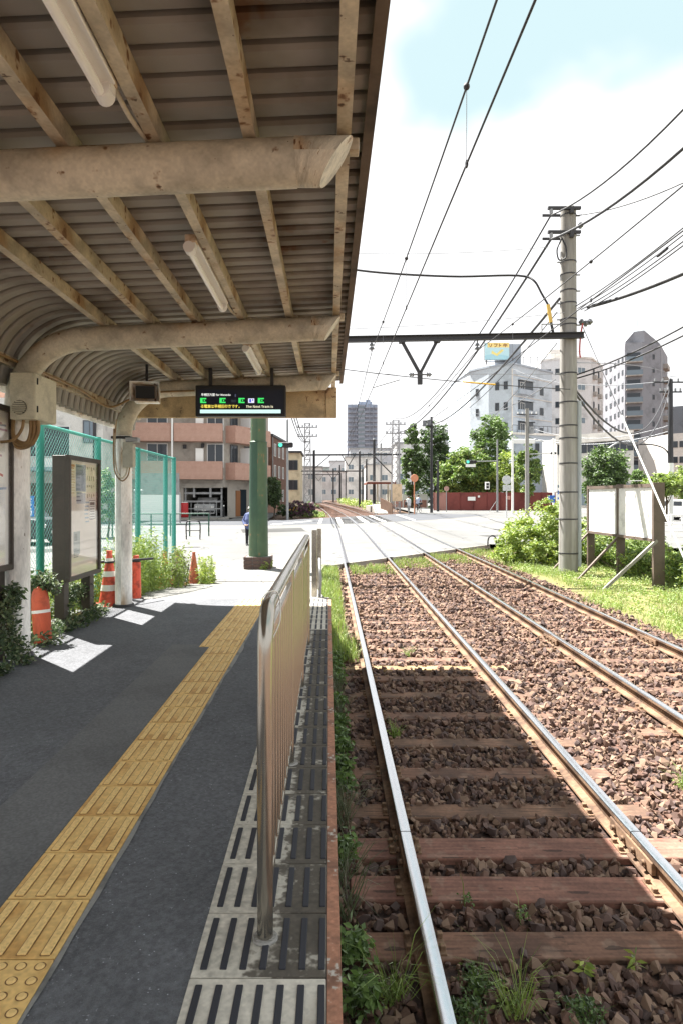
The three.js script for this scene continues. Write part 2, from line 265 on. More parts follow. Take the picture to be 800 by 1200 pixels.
// ---- tactile paving, each tile its own piece
{
  const S = 0.2925, H = 0.006;
  const plate = (w, k) => uvm(rbox(w - 0.004, 0.02, S, 0.002, 0, H - 0.01, 0), k * 0.37, k * 0.53);
  const plates = [0, 1, 2, 3, 4, 5, 6].map(k => [plate(0.298, k), plate(0.40, k + 0.5)]);
  const barG = rbox(0.028, 0.007, S - 0.024, 0.003, 0, H + 0.0025, 0), dotG = new THREE.CylinderGeometry(0.009, 0.0145, 0.006, 16).translate(0, H + 0.0028, 0);
  M.jointDirt = worn([142, 108, 66], [104, 78, 50], 0.9, 0.5, 343);
  const dirtLine = (x, l) => box(0.0042, 0.0012, l, x, H + 0.0004, 0), barDirt = [[0.298, 4], [0.4, 5]].map(([w, n]) => join(Array.from({ length: n }, (_, q) => (q + 0.5) / n * w - w / 2).flatMap(x => [dirtLine(x - 0.0158, S - 0.026), dirtLine(x + 0.0158, S - 0.034), box(0.03, 0.0012, 0.005, x, H + 0.0004, S / 2 - 0.012)])));
  const dotDirt = join(Array.from({ length: 25 }, (_, q) => new THREE.RingGeometry(0.0143, 0.0178, 18).rotateX(-Math.PI / 2).translate((q % 5 - 2) * 0.059, H + 0.0008, (Math.floor(q / 5) - 2) * 0.059)));
  const X = -0.994;
  for (let k = -3; k < 24; k++) {
    const d = 1.983 + (k + 0.5) * 0.2985;                       // centre; the bars start 1.983 m ahead
    const wide = d > 6.25, w = wide ? 0.4 : 0.298, t = part('tactile_tile', plates[(k * 5 + 21) % 7][wide ? 1 : 0], M.tactile[0], platform);
    t.position.set(wide ? X - 0.05 : X, 0, -d);
    part('dirt_lines', k < 0 ? dotDirt : wide ? barDirt[1] : barDirt[0], M.jointDirt, t);
    if (k < 0) { for (let a = 0; a < 5; a++) for (let b = 0; b < 5; b++) part('raised_dot', dotG, M.tactileBar, t).position.set((a - 2) * 0.059, 0, (b - 2) * 0.059); }
    else { const n = wide ? 5 : 4; for (let q = 0; q < n; q++) part('raised_bar', barG, M.tactileBar, t).position.set((q + 0.5) / n * w - w / 2, 0, 0); }
  }
}
// ---- platform edge: white concrete tiles with black rubber grips, rusty steel lip
{
  const tiles = [0, 1, 2, 3, 4].map(k => uvm(rbox(0.405, 0.06, 0.294, 0.004, 0, -0.03 + 0.004, 0), 0, k * 0.37)), grip = rbox(0.021, 0.008, 0.235, 0.003, 0, 0.005, 0);
  for (let k = -6; k < 25; k++) {
    const d = 1.76 + k * 0.2985; if (d > 9.1) break;
    const t = part('edge_tile', tiles[(k + 10) % 5], (d > 1.9 && d < 7.0) ? M.edgeDirty : M.edgeTile[Math.abs(k) % 3], platform); t.position.set(-0.21, 0, -d);
    for (let q = 0; q < 7; q++) { const s = part('rubber_grip', grip, M.rubber, t); s.position.set(-0.168 + q * 0.0595, 0, 0); }
  }
  part('steel_edge', [uvm(new THREE.BoxGeometry(0.043, 0.16, 13.4).translate(0.017, -0.075, -2.45))], M.lip, platform);
  part('end_slab', rbox(0.42, 0.3, 0.14, 0.006, -0.2, -0.147, -9.2), M.kerb, platform);
}
// ---------------------------------------------------------------- tracks
const bedTop = (d, x) => L(d) - 0.182 + 0.02 * (fbm(x / 32 + 0.5, d / 32 + 0.5, 64, 2, 400) - 0.5);
const bed = struct('ballast_bed', [uvm(sheet(0.0, 6.1, -1, 26, (d, x) => (d > crossEdge(x) - 0.08 ? L(d) - 0.22 : bedTop(d, x)) - 0.16 * smooth(5.3, 6.1, x), 30, 140)), uvm(poly([[-2.6, 48.3], [7.0, 61.2], [7.0, 66], [-2.2, 66]], d => L(d) - 0.07)), uvm(sheet(d => -2.2 + bend(d), d => 7.0 + bend(d), 65.9, 190, (d) => L(d) - 0.075, 2, 60))], M.gravel);
{ // far track beds read as brown stone
  const sl = new THREE.BoxGeometry(2.1, 0.08, 0.2);
  const far = []; for (let d = 50; d < 120; d += 0.75) for (const c of [1.2, 4.06]) if (d > 53 + 1.35 * c) far.push(sl.clone().translate(c + bend(d), L(d) - 0.1, -d));
  const s = part('far_sleepers', far.map(g => uvm(g)), M.sleepers[0], bed); s.userData.kind = 'stuff';
}
// rail section, swept along the line
const T1 = [0.48, 1.92], T2 = [3.34, 4.78];
function railGeo(xc, d0, d1, prof, n) {
  const pos = [], uv = [], idx = [], m = prof.length;
  for (let i = 0; i <= n; i++) { const d = lerp(d0, d1, i / n), x = xc + bend(d), y = L(d); prof.forEach(([a, b], k) => { pos.push(x + a, y + b, -d); uv.push(k * 0.03, d); }); }
  for (let i = 0; i < n; i++) for (let k = 0; k < m - 1; k++) { const a = i * m + k, b = a + m; idx.push(a, a + 1, b, b, a + 1, b + 1); }
  const g = new THREE.BufferGeometry(); g.setAttribute('position', new THREE.Float32BufferAttribute(pos, 3)); g.setAttribute('uv', new THREE.Float32BufferAttribute(uv, 2)); g.setIndex(idx);
  return toCreasedNormals(g, 0.6);
}
const HEAD = [[-0.0335, -0.010], [-0.030, -0.003], [-0.02, 0], [0.02, 0], [0.030, -0.003], [0.0335, -0.010]];
const BODY = [[-0.0335, -0.010], [-0.0335, -0.034], [-0.010, -0.046], [-0.009, -0.118], [-0.062, -0.134], [-0.064, -0.146], [0.064, -0.146], [0.062, -0.134], [0.009, -0.118], [0.010, -0.046], [0.0335, -0.034], [0.0335, -0.010]];
const railLabels = ['polished silver running rail beside the platform edge', 'right rail of the track beside the platform', 'left rail of the track beside the grass verge', 'rusty outer rail beside the grass verge and billboard'];
[...T1, ...T2].forEach((x, k) => {
  const r = thing('rail', railLabels[k], 'rail');
  const joint = k < 2 ? 4.02 : 9.6;
  part('rail_head', [railGeo(x, -1, joint - 0.004, HEAD, 10), railGeo(x, joint + 0.004, 170, HEAD, 160)], M.railTop, r);
  part('rail_body', [railGeo(x, -1, joint - 0.004, BODY, 10), railGeo(x, joint + 0.004, 170, BODY, 160)], M.rust, r);
  for (const s of [-1, 1]) {
    const fp = part('fishplate', [rbox(0.03, 0.075, 0.56, 0.006, 0, 0, 0)], M.rust, r, 'rusty joint plate bolted to the rail web'); fp.position.set(x + s * 0.026, L(joint) - 0.08, -joint);
    for (let b = 0; b < 4; b++) { const bo = part('bolt', new THREE.CylinderGeometry(0.017, 0.017, 0.035, 6).rotateZ(Math.PI / 2), M.rust, fp); bo.position.set(s * 0.025, 0, (b - 1.5) * 0.135); }
  }
});
// sleepers
const sleepersD = [0.62, 1.28, 1.95, 2.62, 3.23, 3.67, 4.09, 4.58, 5.2, 5.83, 6.53, 7.19, 7.82, 8.3, 8.72, 9.27, 9.84, 10.47, 11.15, 11.8, 12.42, 12.95, 13.3, 13.9, 14.5, 15.1, 15.7, 16.3, 16.9, 17.5];
const foot = [];                                              // where stones may not lie
function sleeper(c, d, len, w, h, mt, label, group, proud) {
  const g = rbox(len, h, w, 0.012, 0, -h / 2, 0), s = thing('sleeper', label, 'sleeper', V(c, L(d) - 0.146 + proud, -d), rr(-0.012, 0.012), group);
  s.rotation.x = 0.011;
  part('timber', g, mt, s);
  if (d < 12) for (const q of [-0.72, 0.72]) {
    const pl = part('tie_plate', rbox(0.2, 0.012, Math.min(0.16, w - 0.02), 0.003, q, 0.004 - proud * 0.0, 0), M.rust, s);
    for (const a of [-1, 1]) for (const b of [-1, 1]) { const sp = part('spike', rbox(0.03, 0.03, 0.03, 0.006), M.rust, pl); sp.position.set(q + a * 0.083, 0.02, b * 0.045); }
  }
  foot.push([c - len / 2, c + len / 2, d - w / 2, d + w / 2]);
}
sleepersD.forEach((d, i) => {
  const joint = Math.abs(d - 4.02) < 0.5 && d > 3.5;
  sleeper(1.2, d, 2.12 + 0.12 * rnd(), joint ? 0.235 : 0.2, 0.16, joint ? M.jointSleeper : Math.abs(d - 8.3) < 0.1 ? M.yellowSleeper : M.sleepers[i % 2],
    joint ? 'wide smooth brown sleeper under the rail joint beside the platform' : Math.abs(d - 8.3) < 0.1 ? 'pale yellowish sleeper at the end of the canopy shadow' : 'weathered brown sleeper of the track beside the platform', joint ? 'smooth sleepers under the rail joint' : Math.abs(d - 8.3) < 0.1 ? undefined : 'sleepers of the platform track', joint ? 0.006 : -0.004);
});
for (let d = 4.2, i = 0; d < 21.2; d += 0.63 + 0.04 * (rnd() - 0.5), i++) sleeper(4.06, d, 2.12 + 0.12 * rnd(), 0.2, 0.16, M.sleepers[(i + 1) % 2], 'weathered brown sleeper of the track beside the grass verge', 'sleepers of the verge track', -0.008);
// ballast stones: the nearest ones singly, the rest as one mass
{
  const sr = mulberry(99);
  const stone = () => { const p = []; const a = [1, 0.62 + 0.3 * sr(), 0.55 + 0.3 * sr()]; for (let i = 0; i < 11; i++) { const v = V(sr() - 0.5, sr() - 0.5, sr() - 0.5).normalize().multiplyScalar(0.85 + 0.3 * sr()); p.push(V(v.x * a[0], v.y * a[1], v.z * a[2])); } const g = new ConvexGeometry(p); g.setAttribute('uv', new THREE.BufferAttribute(new Float32Array(g.attributes.position.count * 2), 2)); return g; };
  const shapes = Array.from({ length: 9 }, stone);
  const tones = [[0.132, 0.076, 0.055], [0.155, 0.094, 0.067], [0.095, 0.057, 0.045], [0.18, 0.118, 0.083], [0.080, 0.055, 0.049], [0.205, 0.135, 0.094], [0.108, 0.068, 0.057]];
  for (const t of tones) for (let i = 0; i < 3; i++) t[i] *= 1.1;
  const mats = tones.map(t => std({ color: new THREE.Color().setRGB(...t), roughness: 0.95 }));
  const list = [];
  for (let d = 0.9; d < 25; d += 0.2) {
    const den = d < 7 ? 900 : d < 12 ? 640 : d < 17 ? 440 : 320;
    const n = Math.round(den * 5.9 * 0.2);
    for (let i = 0; i < n; i++) {
      const x = 0.02 + sr() * 5.85, dd = d + sr() * 0.2; if (dd > crossEdge(x) - 0.2) continue;
      if (x > 5.25 && sr() < (x - 5.25) / 0.6) continue;
      
      const size = (0.017 + 0.033 * Math.pow(sr(), 2.2)) * (d > 12 ? 1.35 : d > 7 ? 1.15 : 1.0);
      let bad = false; for (const f of foot) if (x > f[0] + 0.02 && x < f[1] - 0.02 && dd > f[2] + (dd > 4.4 || x > 2.4 ? (dd > 6 ? 0.045 : 0.025) : -0.012) && dd < f[3] - (dd > 4.4 || x > 2.4 ? (dd > 6 ? 0.055 : 0.035) : -0.012)) { bad = sr() < (dd > 4.4 || x > 2.4 ? 0.972 : 0.99); break; }
      if (!bad) for (const t of [...T1, ...T2]) if (Math.abs(x - t) < 0.075 + size * 0.5) { bad = true; break; }
      if (bad) continue;
      list.push({ x, d: dd, y: bedTop(dd, x) - 0.16 * smooth(5.3, 6.1, x) + size * (0.1 + 0.9 * sr()), size, r: [sr() * 6.28, sr() * 6.28, sr() * 6.28], k: Math.floor(sr() * 9), t: Math.floor(sr() * tones.length) });
    }
  }
  const vis = list.map((s, i) => ({ i, px: (s.x < 0.2 + 0.56 * (s.d) && s.x / s.d < 0.55 && 2.2 / s.d < 0.82) ? s.size / s.d : 0 })).sort((a, b) => b.px - a.px).slice(0, 300);
  const pick = new Set(vis.map(v => v.i));
  const e = new THREE.Euler(), q = new THREE.Quaternion();
  const buckets = Array.from({ length: 9 }, () => []);
  list.forEach((s, i) => {
    if (pick.has(i)) { const m = part('ballast_stone', shapes[s.k], mats[s.t], bed); m.position.set(s.x, s.y, -s.d); m.rotation.set(...s.r); m.scale.setScalar(s.size); }
    else buckets[s.k].push(s);
  });
  buckets.forEach((b, k) => {
    const im = new THREE.InstancedMesh(shapes[k], std({ color: 0xffffff, roughness: 0.95 }), b.length); im.name = 'ballast_stones'; im.userData.kind = 'stuff'; bed.add(im);
    const col = new THREE.Color(), mtx = new THREE.Matrix4();
    b.forEach((s, i) => { mtx.compose(V(s.x, s.y, -s.d), q.setFromEuler(e.set(...s.r)), V(s.size, s.size, s.size)); im.setMatrixAt(i, mtx); im.setColorAt(i, col.setRGB(...tones[s.t])); });
    im.castShadow = im.receiveShadow = true;
  });
  console.log('stones', list.length);
}

{ // flangeways beside the rails on the crossing, dark rubber
  [...T1, ...T2].forEach((x, k) => { const a = crossEdge(x) + 0.05, b = 51.8 + 1.35 * x, o = k % 2 ? -1 : 1; struct('flangeway', sheet(d => x + bend(d) + o * 0.036 - (o < 0 ? 0.075 : 0), d => x + bend(d) + o * 0.036 + (o > 0 ? 0.075 : 0), a, b, d => L(d) - 0.003, 1, 30), M.rubber); });
}

{ // concrete panels between the rails on the crossing
  const pm = [0, 1].map(k => std({ roughness: 0.9, map: tex(256, 3, (u, v, i, j) => { const n = fbm(u, v, 4, 6, 81 + k * 7), f = hash2(i, j, 4), q = 104 - k * 8 + 44 * (n - 0.5) + 20 * (f - 0.5); return [q, q * 0.99, q * 0.975]; }) })), road = scene.getObjectByName('road');
  [[0.6, 1.8], [2.06, 3.2], [3.46, 4.64]].forEach(([a, b], r) => { let k = 0; for (let d = crossEdge(b) + 0.25; d < 51.2 + 1.35 * a; d += 1.9, k++) { const e = Math.min(d + 1.84, 51.4 + 1.35 * a); part('crossing_panel', sheet(q => a + bend(q), q => b + bend(q), d, e, q => L(q) - 0.004, 1, 1), pm[(k + r) % 2], road); } });
  for (const [x, d] of [[-5.2, 24.5], [-9.5, 35], [9.5, 36]]) { const c = struct('manhole_cover', new THREE.CylinderGeometry(0.33, 0.33, 0.02, 32).translate(x, L(d) - 0.012, -d), M.darkSteel); }
  for (const p of [[[-12, 22], [-6.2, 23.2], [-6.4, 24.6], [-12, 23.4]], [[7.5, 30], [16, 34], [15.6, 35.2], [7.2, 31]], [[-4.4, 33], [-1.2, 34.2], [-1.6, 37.5], [-4.9, 36]]]) struct('road_patch', poly(p, d => L(d) - 0.004), std({ color: 0x9a9a9a, map: M.road.map, roughness: 0.95 }));
}
// ---------------------------------------------------------------- platform canopy
const roofY = x => 3.2 + 0.045 * (x - 0.18);
const ROOF_END = 9.72, ROOF_START = -3.2, COLX = -2.72;
const canopy = thing('platform_canopy', 'cream steel platform canopy with corrugated roof, rust stained beams and curved back', 'canopy', V(0, 0, 0));
{ // corrugated sheet: trapezoid ribs across the platform, curved down at the back
  const path = []; for (let i = 0; i <= 6; i++) { const x = lerp(0.2, -2.25, i / 6); path.push([x, roofY(x), 0, 1]); }
  const r = 0.64, cx = -2.25, cy = roofY(-2.25) - r;
  for (let i = 1; i <= 14; i++) { const a = i / 14 * 1.56; path.push([cx - Math.sin(a) * r * 1.02, cy + Math.cos(a) * r, -Math.sin(a), Math.cos(a)]); }
  const pitch = 0.168, prof = [[0, 0], [0.08, 0.0], [0.122, 0.016], [0.127, 0.11], [0.149, 0.11], [0.154, 0.016]];
  const pos = [], uv = [], idx = []; let rows = 0, s = 0;
  for (let d = ROOF_START; d < ROOF_END; d += pitch) for (const [a, h] of prof) {
    if (d + a > ROOF_END) break;
    s = 0; path.forEach(([x, y, nx, ny], i) => { if (i) s += Math.hypot(x - path[i - 1][0], y - path[i - 1][1]); pos.push(x + nx * h, y + ny * h, -(d + a)); uv.push(s, d + a); }); rows++;
  }
  const m = path.length; for (let j = 0; j < rows - 1; j++) for (let i = 0; i < m - 1; i++) { const a = j * m + i, b = a + m; idx.push(a, a + 1, b, b, a + 1, b + 1); }
  const g = new THREE.BufferGeometry(); g.setAttribute('position', new THREE.Float32BufferAttribute(pos, 3)); g.setAttribute('uv', new THREE.Float32BufferAttribute(uv, 2)); g.setIndex(idx);
  part('roof_sheet', toCreasedNormals(g, 0.5), M.roof, canopy);
}
const beamD = [-2.75, 0.1, 2.95, 5.84, 8.53];
beamD.forEach((d, k) => {
  const R = 0.108, yb = x => roofY(x) - 0.105 - R, ar = 0.62;
  const base = 0, CX = k === 3 ? -2.83 : COLX;
  const col = part('column', [cyl(R * 1.02, R, yb(CX) - ar + 0.02, 28, CX, base, -d)], M.columnWhite, canopy);
  part('base_ring', [cyl(R * 1.35, R * 1.2, 0.03, 24, CX, 0.002, -d)], M.darkSteel, col);
  const pts = []; for (let i = 0; i <= 12; i++) { const a = i / 12 * (Math.PI / 2 - 0.045); pts.push(V(CX + ar - ar * Math.cos(a), yb(CX + ar) - ar + ar * Math.sin(a), -d)); }
  for (let i = 1; i <= 8; i++) { const x = lerp(CX + ar, -0.15, i / 8); pts.push(V(x, yb(x), -d)); }
  pts.unshift(V(CX, yb(CX + ar) - ar - 0.3, -d));
  part('beam', [tube(pts, R, 28), (() => { // mitred end: the underside runs up to the tip
    const g = new THREE.CylinderGeometry(R, R, 0.19, 28, 1).rotateZ(Math.PI / 2), p = g.attributes.position;
    for (let i = 0; i < p.count; i++) if (p.getX(i) > 0.05) { const y = p.getY(i); p.setX(i, 0.02 + (y + R) / (2 * R) * 0.15); }
    g.computeVertexNormals(); return g.translate(-0.06, yb(-0.06), -d); })()], M.cream, canopy);
});
[0.07, -0.36, -0.79, -1.21, -1.63, -2.05].forEach((x, k) => {   // lipped channels along the platform
  const y = roofY(x), w = k === 0 ? 0.062 : 0.058;
  part('purlin', [uvm(new THREE.BoxGeometry(w, 0.1, ROOF_END - ROOF_START - 0.06).translate(x, y - 0.054, -(ROOF_END + ROOF_START) / 2))], M.purlin, canopy);
  for (let b = 0; b < 4; b++) part('purlin_clip', rbox(0.05, 0.06, 0.07, 0.006, x + 0.05, y - 0.08, -(beamD[b + 1] + 0.13)), M.purlin, canopy);
});
part('eave_rail', [box(0.06, 0.09, ROOF_END - ROOF_START, -2.87, 2.66, -(ROOF_END + ROOF_START) / 2)], M.purlin, canopy);
part('eave_board', [box(0.025, 0.42, ROOF_END - ROOF_START, -3.035, 2.63, -(ROOF_END + ROOF_START) / 2)], M.columnWhite, canopy);
part('edge_trim', [box(0.012, 0.12, ROOF_END - ROOF_START, 0.207, roofY(0.2) + 0.035, -(ROOF_END + ROOF_START) / 2), box(0.05, 0.01, ROOF_END - ROOF_START, 0.19, roofY(0.2) - 0.03, -(ROOF_END + ROOF_START) / 2)], worn([104, 88, 74], [80, 66, 54], 0.9, 1, 341), canopy);
part('fascia', [rbox(2.83, 0.42, 0.035, 0.015, -1.305, 2.735, -8.76)], M.fascia, canopy);
part('fascia_stiffener', [box(0.02, 0.40, 0.03, -0.62, 2.735, -8.735), box(0.025, 0.40, 0.03, -0.02, 2.735, -8.735)], M.fascia, canopy);
// ---- fluorescent lamps under the roof
function lamp(d0, len, label) {
  const t = thing('fluorescent_lamp', label, 'lamp', V(-0.865, roofY(-0.86) - 0.06, -d0), 0, undefined);
  part('batten', [rbox(0.075, 0.05, len, 0.01, 0, -0.03, -len / 2)], M.columnWhite, t);
  part('reflector', [rbox(0.085, 0.012, len - 0.1, 0.004, 0, -0.06, -len / 2)], M.white, t);
  part('tube', [tube([V(-0.012, -0.10, -0.05), V(-0.012, -0.10, -len + 0.05)], 0.019, 16)], plain(0xf4f4ef, 0.25), t);
  for (const z of [-0.035, -len + 0.035]) part('end_cap', [tube([V(-0.01, -0.085, z - 0.035), V(-0.01, -0.085, z + 0.035)], 0.036, 16), box(0.06, 0.07, 0.05, 0, -0.055, z)], M.white, t);
  part('conduit', tube(curve([V(0.01, -0.02, -len), V(0.02, -0.04, -len - 0.2), V(0.045, -0.03, -len - 0.45), V(0.05, -0.02, -len - 0.8)], 12), 0.011, 8), M.cream, t);
  return t;
}
lamp(1.25, 1.28, 'fluorescent tube lamp under the roof, in front of the first full beam');
lamp(4.02, 1.3, 'fluorescent tube lamp under the roof between two curved beams');
lamp(6.75, 1.3, 'fluorescent tube lamp under the roof above the departure sign');
// ---- departure display
{
  const W = 1024, Hh = 290, c = document.createElement('canvas'); c.width = W; c.height = Hh; const g = c.getContext('2d');
  g.fillStyle = '#0a0d16'; g.fillRect(0, 0, W, Hh);
  g.lineCap = 'square';
  const K = { // stroke drawings of the characters on the display, in a 10 x 10 cell
    saw: [[2, 0.5, 8, 0.5, 8, 4.6, 2, 4.6, 2, 0.5], [2, 2.5, 8, 2.5], [0.3, 6.6, 9.7, 6.6], [5, 4.6, 5, 10]],
    ine: [[3.6, 0.6, 1, 1.6], [0.2, 3.4, 4.6, 3.4], [2.4, 1.4, 2.4, 10], [2.4, 4, 0.4, 7], [2.4, 4, 4.2, 6], [5.2, 1, 9.6, 0.4], [5.6, 2, 6, 3.6], [7.4, 1.8, 7.6, 3.4], [9.4, 1.4, 8.8, 3.6], [5.4, 4.6, 9.4, 4.6, 9.4, 9.6, 5.4, 9.6, 5.4, 4.6], [5.4, 7, 9.4, 7]],
    ta: [[0.8, 0.8, 9.2, 0.8, 9.2, 9.4, 0.8, 9.4, 0.8, 0.8], [5, 0.8, 5, 9.4], [0.8, 5, 9.2, 5]],
    hou: [[5, 0, 5, 2], [0.4, 2.2, 9.6, 2.2], [4, 2.4, 3.4, 6, 0.8, 9.8], [3.8, 4.8, 8.6, 4.8, 8, 9.4, 6, 9.2]],
    men: [[0.4, 0.6, 9.6, 0.6], [4.6, 0.8, 4, 2.4], [1, 2.6, 9, 2.6, 9, 9.6, 1, 9.6, 1, 2.6], [3.6, 2.6, 3.6, 9.6], [6.4, 2.6, 6.4, 9.6], [3.6, 5, 6.4, 5], [3.6, 7.2, 6.4, 7.2]],
    ru: [[1.6, 1, 8, 1, 2, 5.6, 5, 4.4, 8.4, 5.6, 8, 8.8, 5, 9.6, 3.2, 8.4, 4.6, 7.4, 6.2, 9]],
    den: [[1, 0.5, 9, 0.5], [0.4, 2, 9.6, 2, 9.6, 3.4], [0.4, 2, 0.4, 3.4], [5, 0.5, 5, 4.2], [2, 3, 3.6, 3], [6.4, 3, 8, 3], [1.4, 4.8, 8.6, 4.8, 8.6, 8.2, 1.4, 8.2, 1.4, 4.8], [1.4, 6.5, 8.6, 6.5], [5, 4.8, 5, 9.6, 9.6, 9.6, 9.6, 8.6]],
    kuruma: [[0.8, 1.4, 9.2, 1.4], [1.8, 3, 8.2, 3, 8.2, 7, 1.8, 7, 1.8, 3], [1.8, 5, 8.2, 5], [0.2, 8.4, 9.8, 8.4], [5, 0, 5, 10]],
    ha: [[1.2, 0.8, 0.8, 5, 1.4, 9.4], [3.6, 3, 9.4, 3], [6.8, 0.8, 6.8, 8.6, 4.8, 9.4, 4, 8.2, 5.6, 7.2, 9.4, 9.2]],
    iku: [[3.4, 0.4, 0.8, 3], [3.6, 3, 0.6, 6.2], [2.4, 5, 2.4, 10], [4.8, 1.4, 9.4, 1.4], [4.4, 4, 9.8, 4], [7.6, 4, 7.6, 9.4, 6, 9]],
    ki: [[1.4, 2, 8.4, 1.4], [1.2, 4.2, 8.8, 3.6], [4.4, 0.4, 7.2, 6.2], [2.2, 6.8, 3.4, 9.2, 7.4, 9.4]],
    de: [[1, 1.8, 8.4, 1.2, 5, 4, 4.4, 7.4, 7.2, 9.4], [7.4, 4, 8, 5.2], [8.8, 3.6, 9.4, 4.8]],
    su: [[0.6, 2.6, 9.4, 2.6], [5.6, 0.4, 5.6, 6, 4, 6.6, 3.4, 5.2, 5.2, 4.6, 6, 6.4, 4, 9.8]],
    maru: [[2, 7.4, 3.4, 7.4, 3.4, 9, 2, 9, 2, 7.4]],
  };
  const put = (keys, x, y, s, w) => { g.lineWidth = w; for (const k of keys) { for (const l of K[k]) { g.beginPath(); for (let i = 0; i < l.length; i += 2) { const a = x + l[i] * s / 10, b = y + l[i + 1] * s / 10; i ? g.lineTo(a, b) : g.moveTo(a, b); } g.stroke(); } x += s * 1.08; } return x; };
  g.strokeStyle = g.fillStyle = '#f2f5f2';
  let x = put(['saw', 'ine', 'ta', 'hou', 'men'], 42, 44, 31, 4);
  g.font = 'bold 33px sans-serif'; g.fillText('for Waseda', x + 8, 73);
  const icon = (a) => { g.fillStyle = '#3fe06a'; g.fillRect(a, 98, 74, 62); g.fillStyle = '#0b2a18'; g.fillRect(a + 30, 114, 44, 30); g.fillStyle = '#3fe06a'; g.fillRect(a + 44, 120, 12, 18); };
  [30, 262, 490, 722].forEach(icon);
  g.fillStyle = '#4a5068'; g.fillRect(446, 52, 14, 34); g.fillStyle = '#232c33'; g.fillRect(400, 120, 60, 30);
  g.fillStyle = '#dfe2ff'; g.fillRect(606, 104, 74, 54); g.fillStyle = '#3a46c8'; g.fillRect(620, 112, 22, 38); g.fillRect(656, 112, 12, 22);
  g.strokeStyle = g.fillStyle = '#f0dc5c';
  put(['ru', 'den', 'kuruma', 'ha', 'saw', 'ine', 'ta', 'iku', 'ki', 'de', 'su', 'maru'], 36, 180, 38, 5.2);
  g.fillStyle = '#e9e6c4'; g.font = 'bold 40px sans-serif'; g.fillText('The Next Tram is', 580, 216);
  g.fillStyle = '#c9f2ee'; g.fillRect(28, 238, W - 56, 44);
  const t = new THREE.CanvasTexture(c); t.colorSpace = THREE.SRGBColorSpace; t.magFilter = THREE.LinearFilter;
  const s = thing('departure_display', 'hanging electronic departure sign with green train symbols and yellow text', 'display sign', V(-1.135, 2.50, -8.36));
  part('housing', [rbox(1.16, 0.40, 0.16, 0.012, 0, 0.19, 0)], M.black, s);
  part('screen', new THREE.PlaneGeometry(1.10, 0.312).translate(0, 0.175, 0.083), new THREE.MeshStandardMaterial({ map: t, roughness: 0.3, emissive: 0xffffff, emissiveMap: t, emissiveIntensity: 0.20 }), s);
  part('hanger', [box(0.04, 0.25, 0.04, -0.4, 0.5, 0), box(0.04, 0.25, 0.04, 0.4, 0.5, 0)], M.darkSteel, s);
}
// ---- loudspeaker under the roof
{
  const s = thing('loudspeaker', 'cream box loudspeaker with dark front hanging under the canopy end', 'loudspeaker', V(-2.24, 2.72, -7.9), 0.16);
  const horn = new THREE.CylinderGeometry(0.235, 0.15, 0.26, 4, 1, true).rotateY(Math.PI / 4).rotateX(Math.PI / 2).scale(1.05, 0.72, 1).translate(0, 0, 0.05);
  part('shell', [rbox(0.3, 0.2, 0.2, 0.012, 0, 0, -0.1), uvm(horn)], M.columnWhite, s);
  part('grille', [box(0.22, 0.15, 0.02, 0, 0, 0.10)], M.black, s);
  part('bracket', [box(0.03, 0.32, 0.03, 0.0, 0.24, -0.06)], M.darkSteel, s);
}
// ---- boxes and pipes on the columns
const pipeMat = worn([150, 120, 78], [104, 74, 44], 0.8, 0.6, 351, 256, 0.5);
{
  const b = thing('control_box', 'cream metal box with round louvre on the canopy column, pipes below', 'control box', V(-2.625, 2.11, -5.72));
  part('case', [rbox(0.21, 0.40, 0.44, 0.008, 0, 0.2, 0)], worn([206, 200, 176], [170, 160, 132], 0.6, 0.5, 361), b);
  part('door', [rbox(0.008, 0.385, 0.425, 0.003, 0.108, 0.2, 0)], worn([212, 206, 184], [180, 170, 140], 0.6, 0.5, 363), b);
  for (const y of [0.09, 0.33]) part('hinge', [rbox(0.012, 0.055, 0.016, 0.003, 0.115, y, 0.18)], M.black, b);
  const v = part('vent', [new THREE.CylinderGeometry(0.062, 0.062, 0.012, 28).rotateX(Math.PI / 2).translate(-0.02, 0.10, 0.224)], plain(0x4c493e, 0.7), b);
  for (let k = 0; k < 7; k++) { const w = Math.sqrt(0.058 ** 2 - ((k - 3) * 0.0165) ** 2) * 2; part('louvre', [rbox(w, 0.008, 0.014, 0.002, -0.02, 0.10 + (k - 3) * 0.0165, 0.234)], plain(0xc8c2a8, 0.6), v); }
  for (let k = 0; k < 3; k++) part('conduit', tube(curve([V(0.02 + 0.032 * k, 0.01, 0.10), V(0.02 + 0.032 * k, -0.10, 0.10), V(-0.02 + 0.02 * k, -0.19 - 0.01 * k, 0.09), V(-0.12, -0.17 - 0.03 * k, 0.06), V(-0.17, -0.1, 0.03), V(-0.175, 0.1, 0.0)], 24), 0.016, 10), pipeMat, b);
  part('conduit', tube(curve([V(-0.02, 0.01, 0.15), V(-0.03, -0.08, 0.16), V(-0.10, -0.17, 0.16), V(-0.22, -0.19, 0.14), V(-0.32, -0.19, 0.12)], 20), 0.013, 10), pipeMat, b);
}
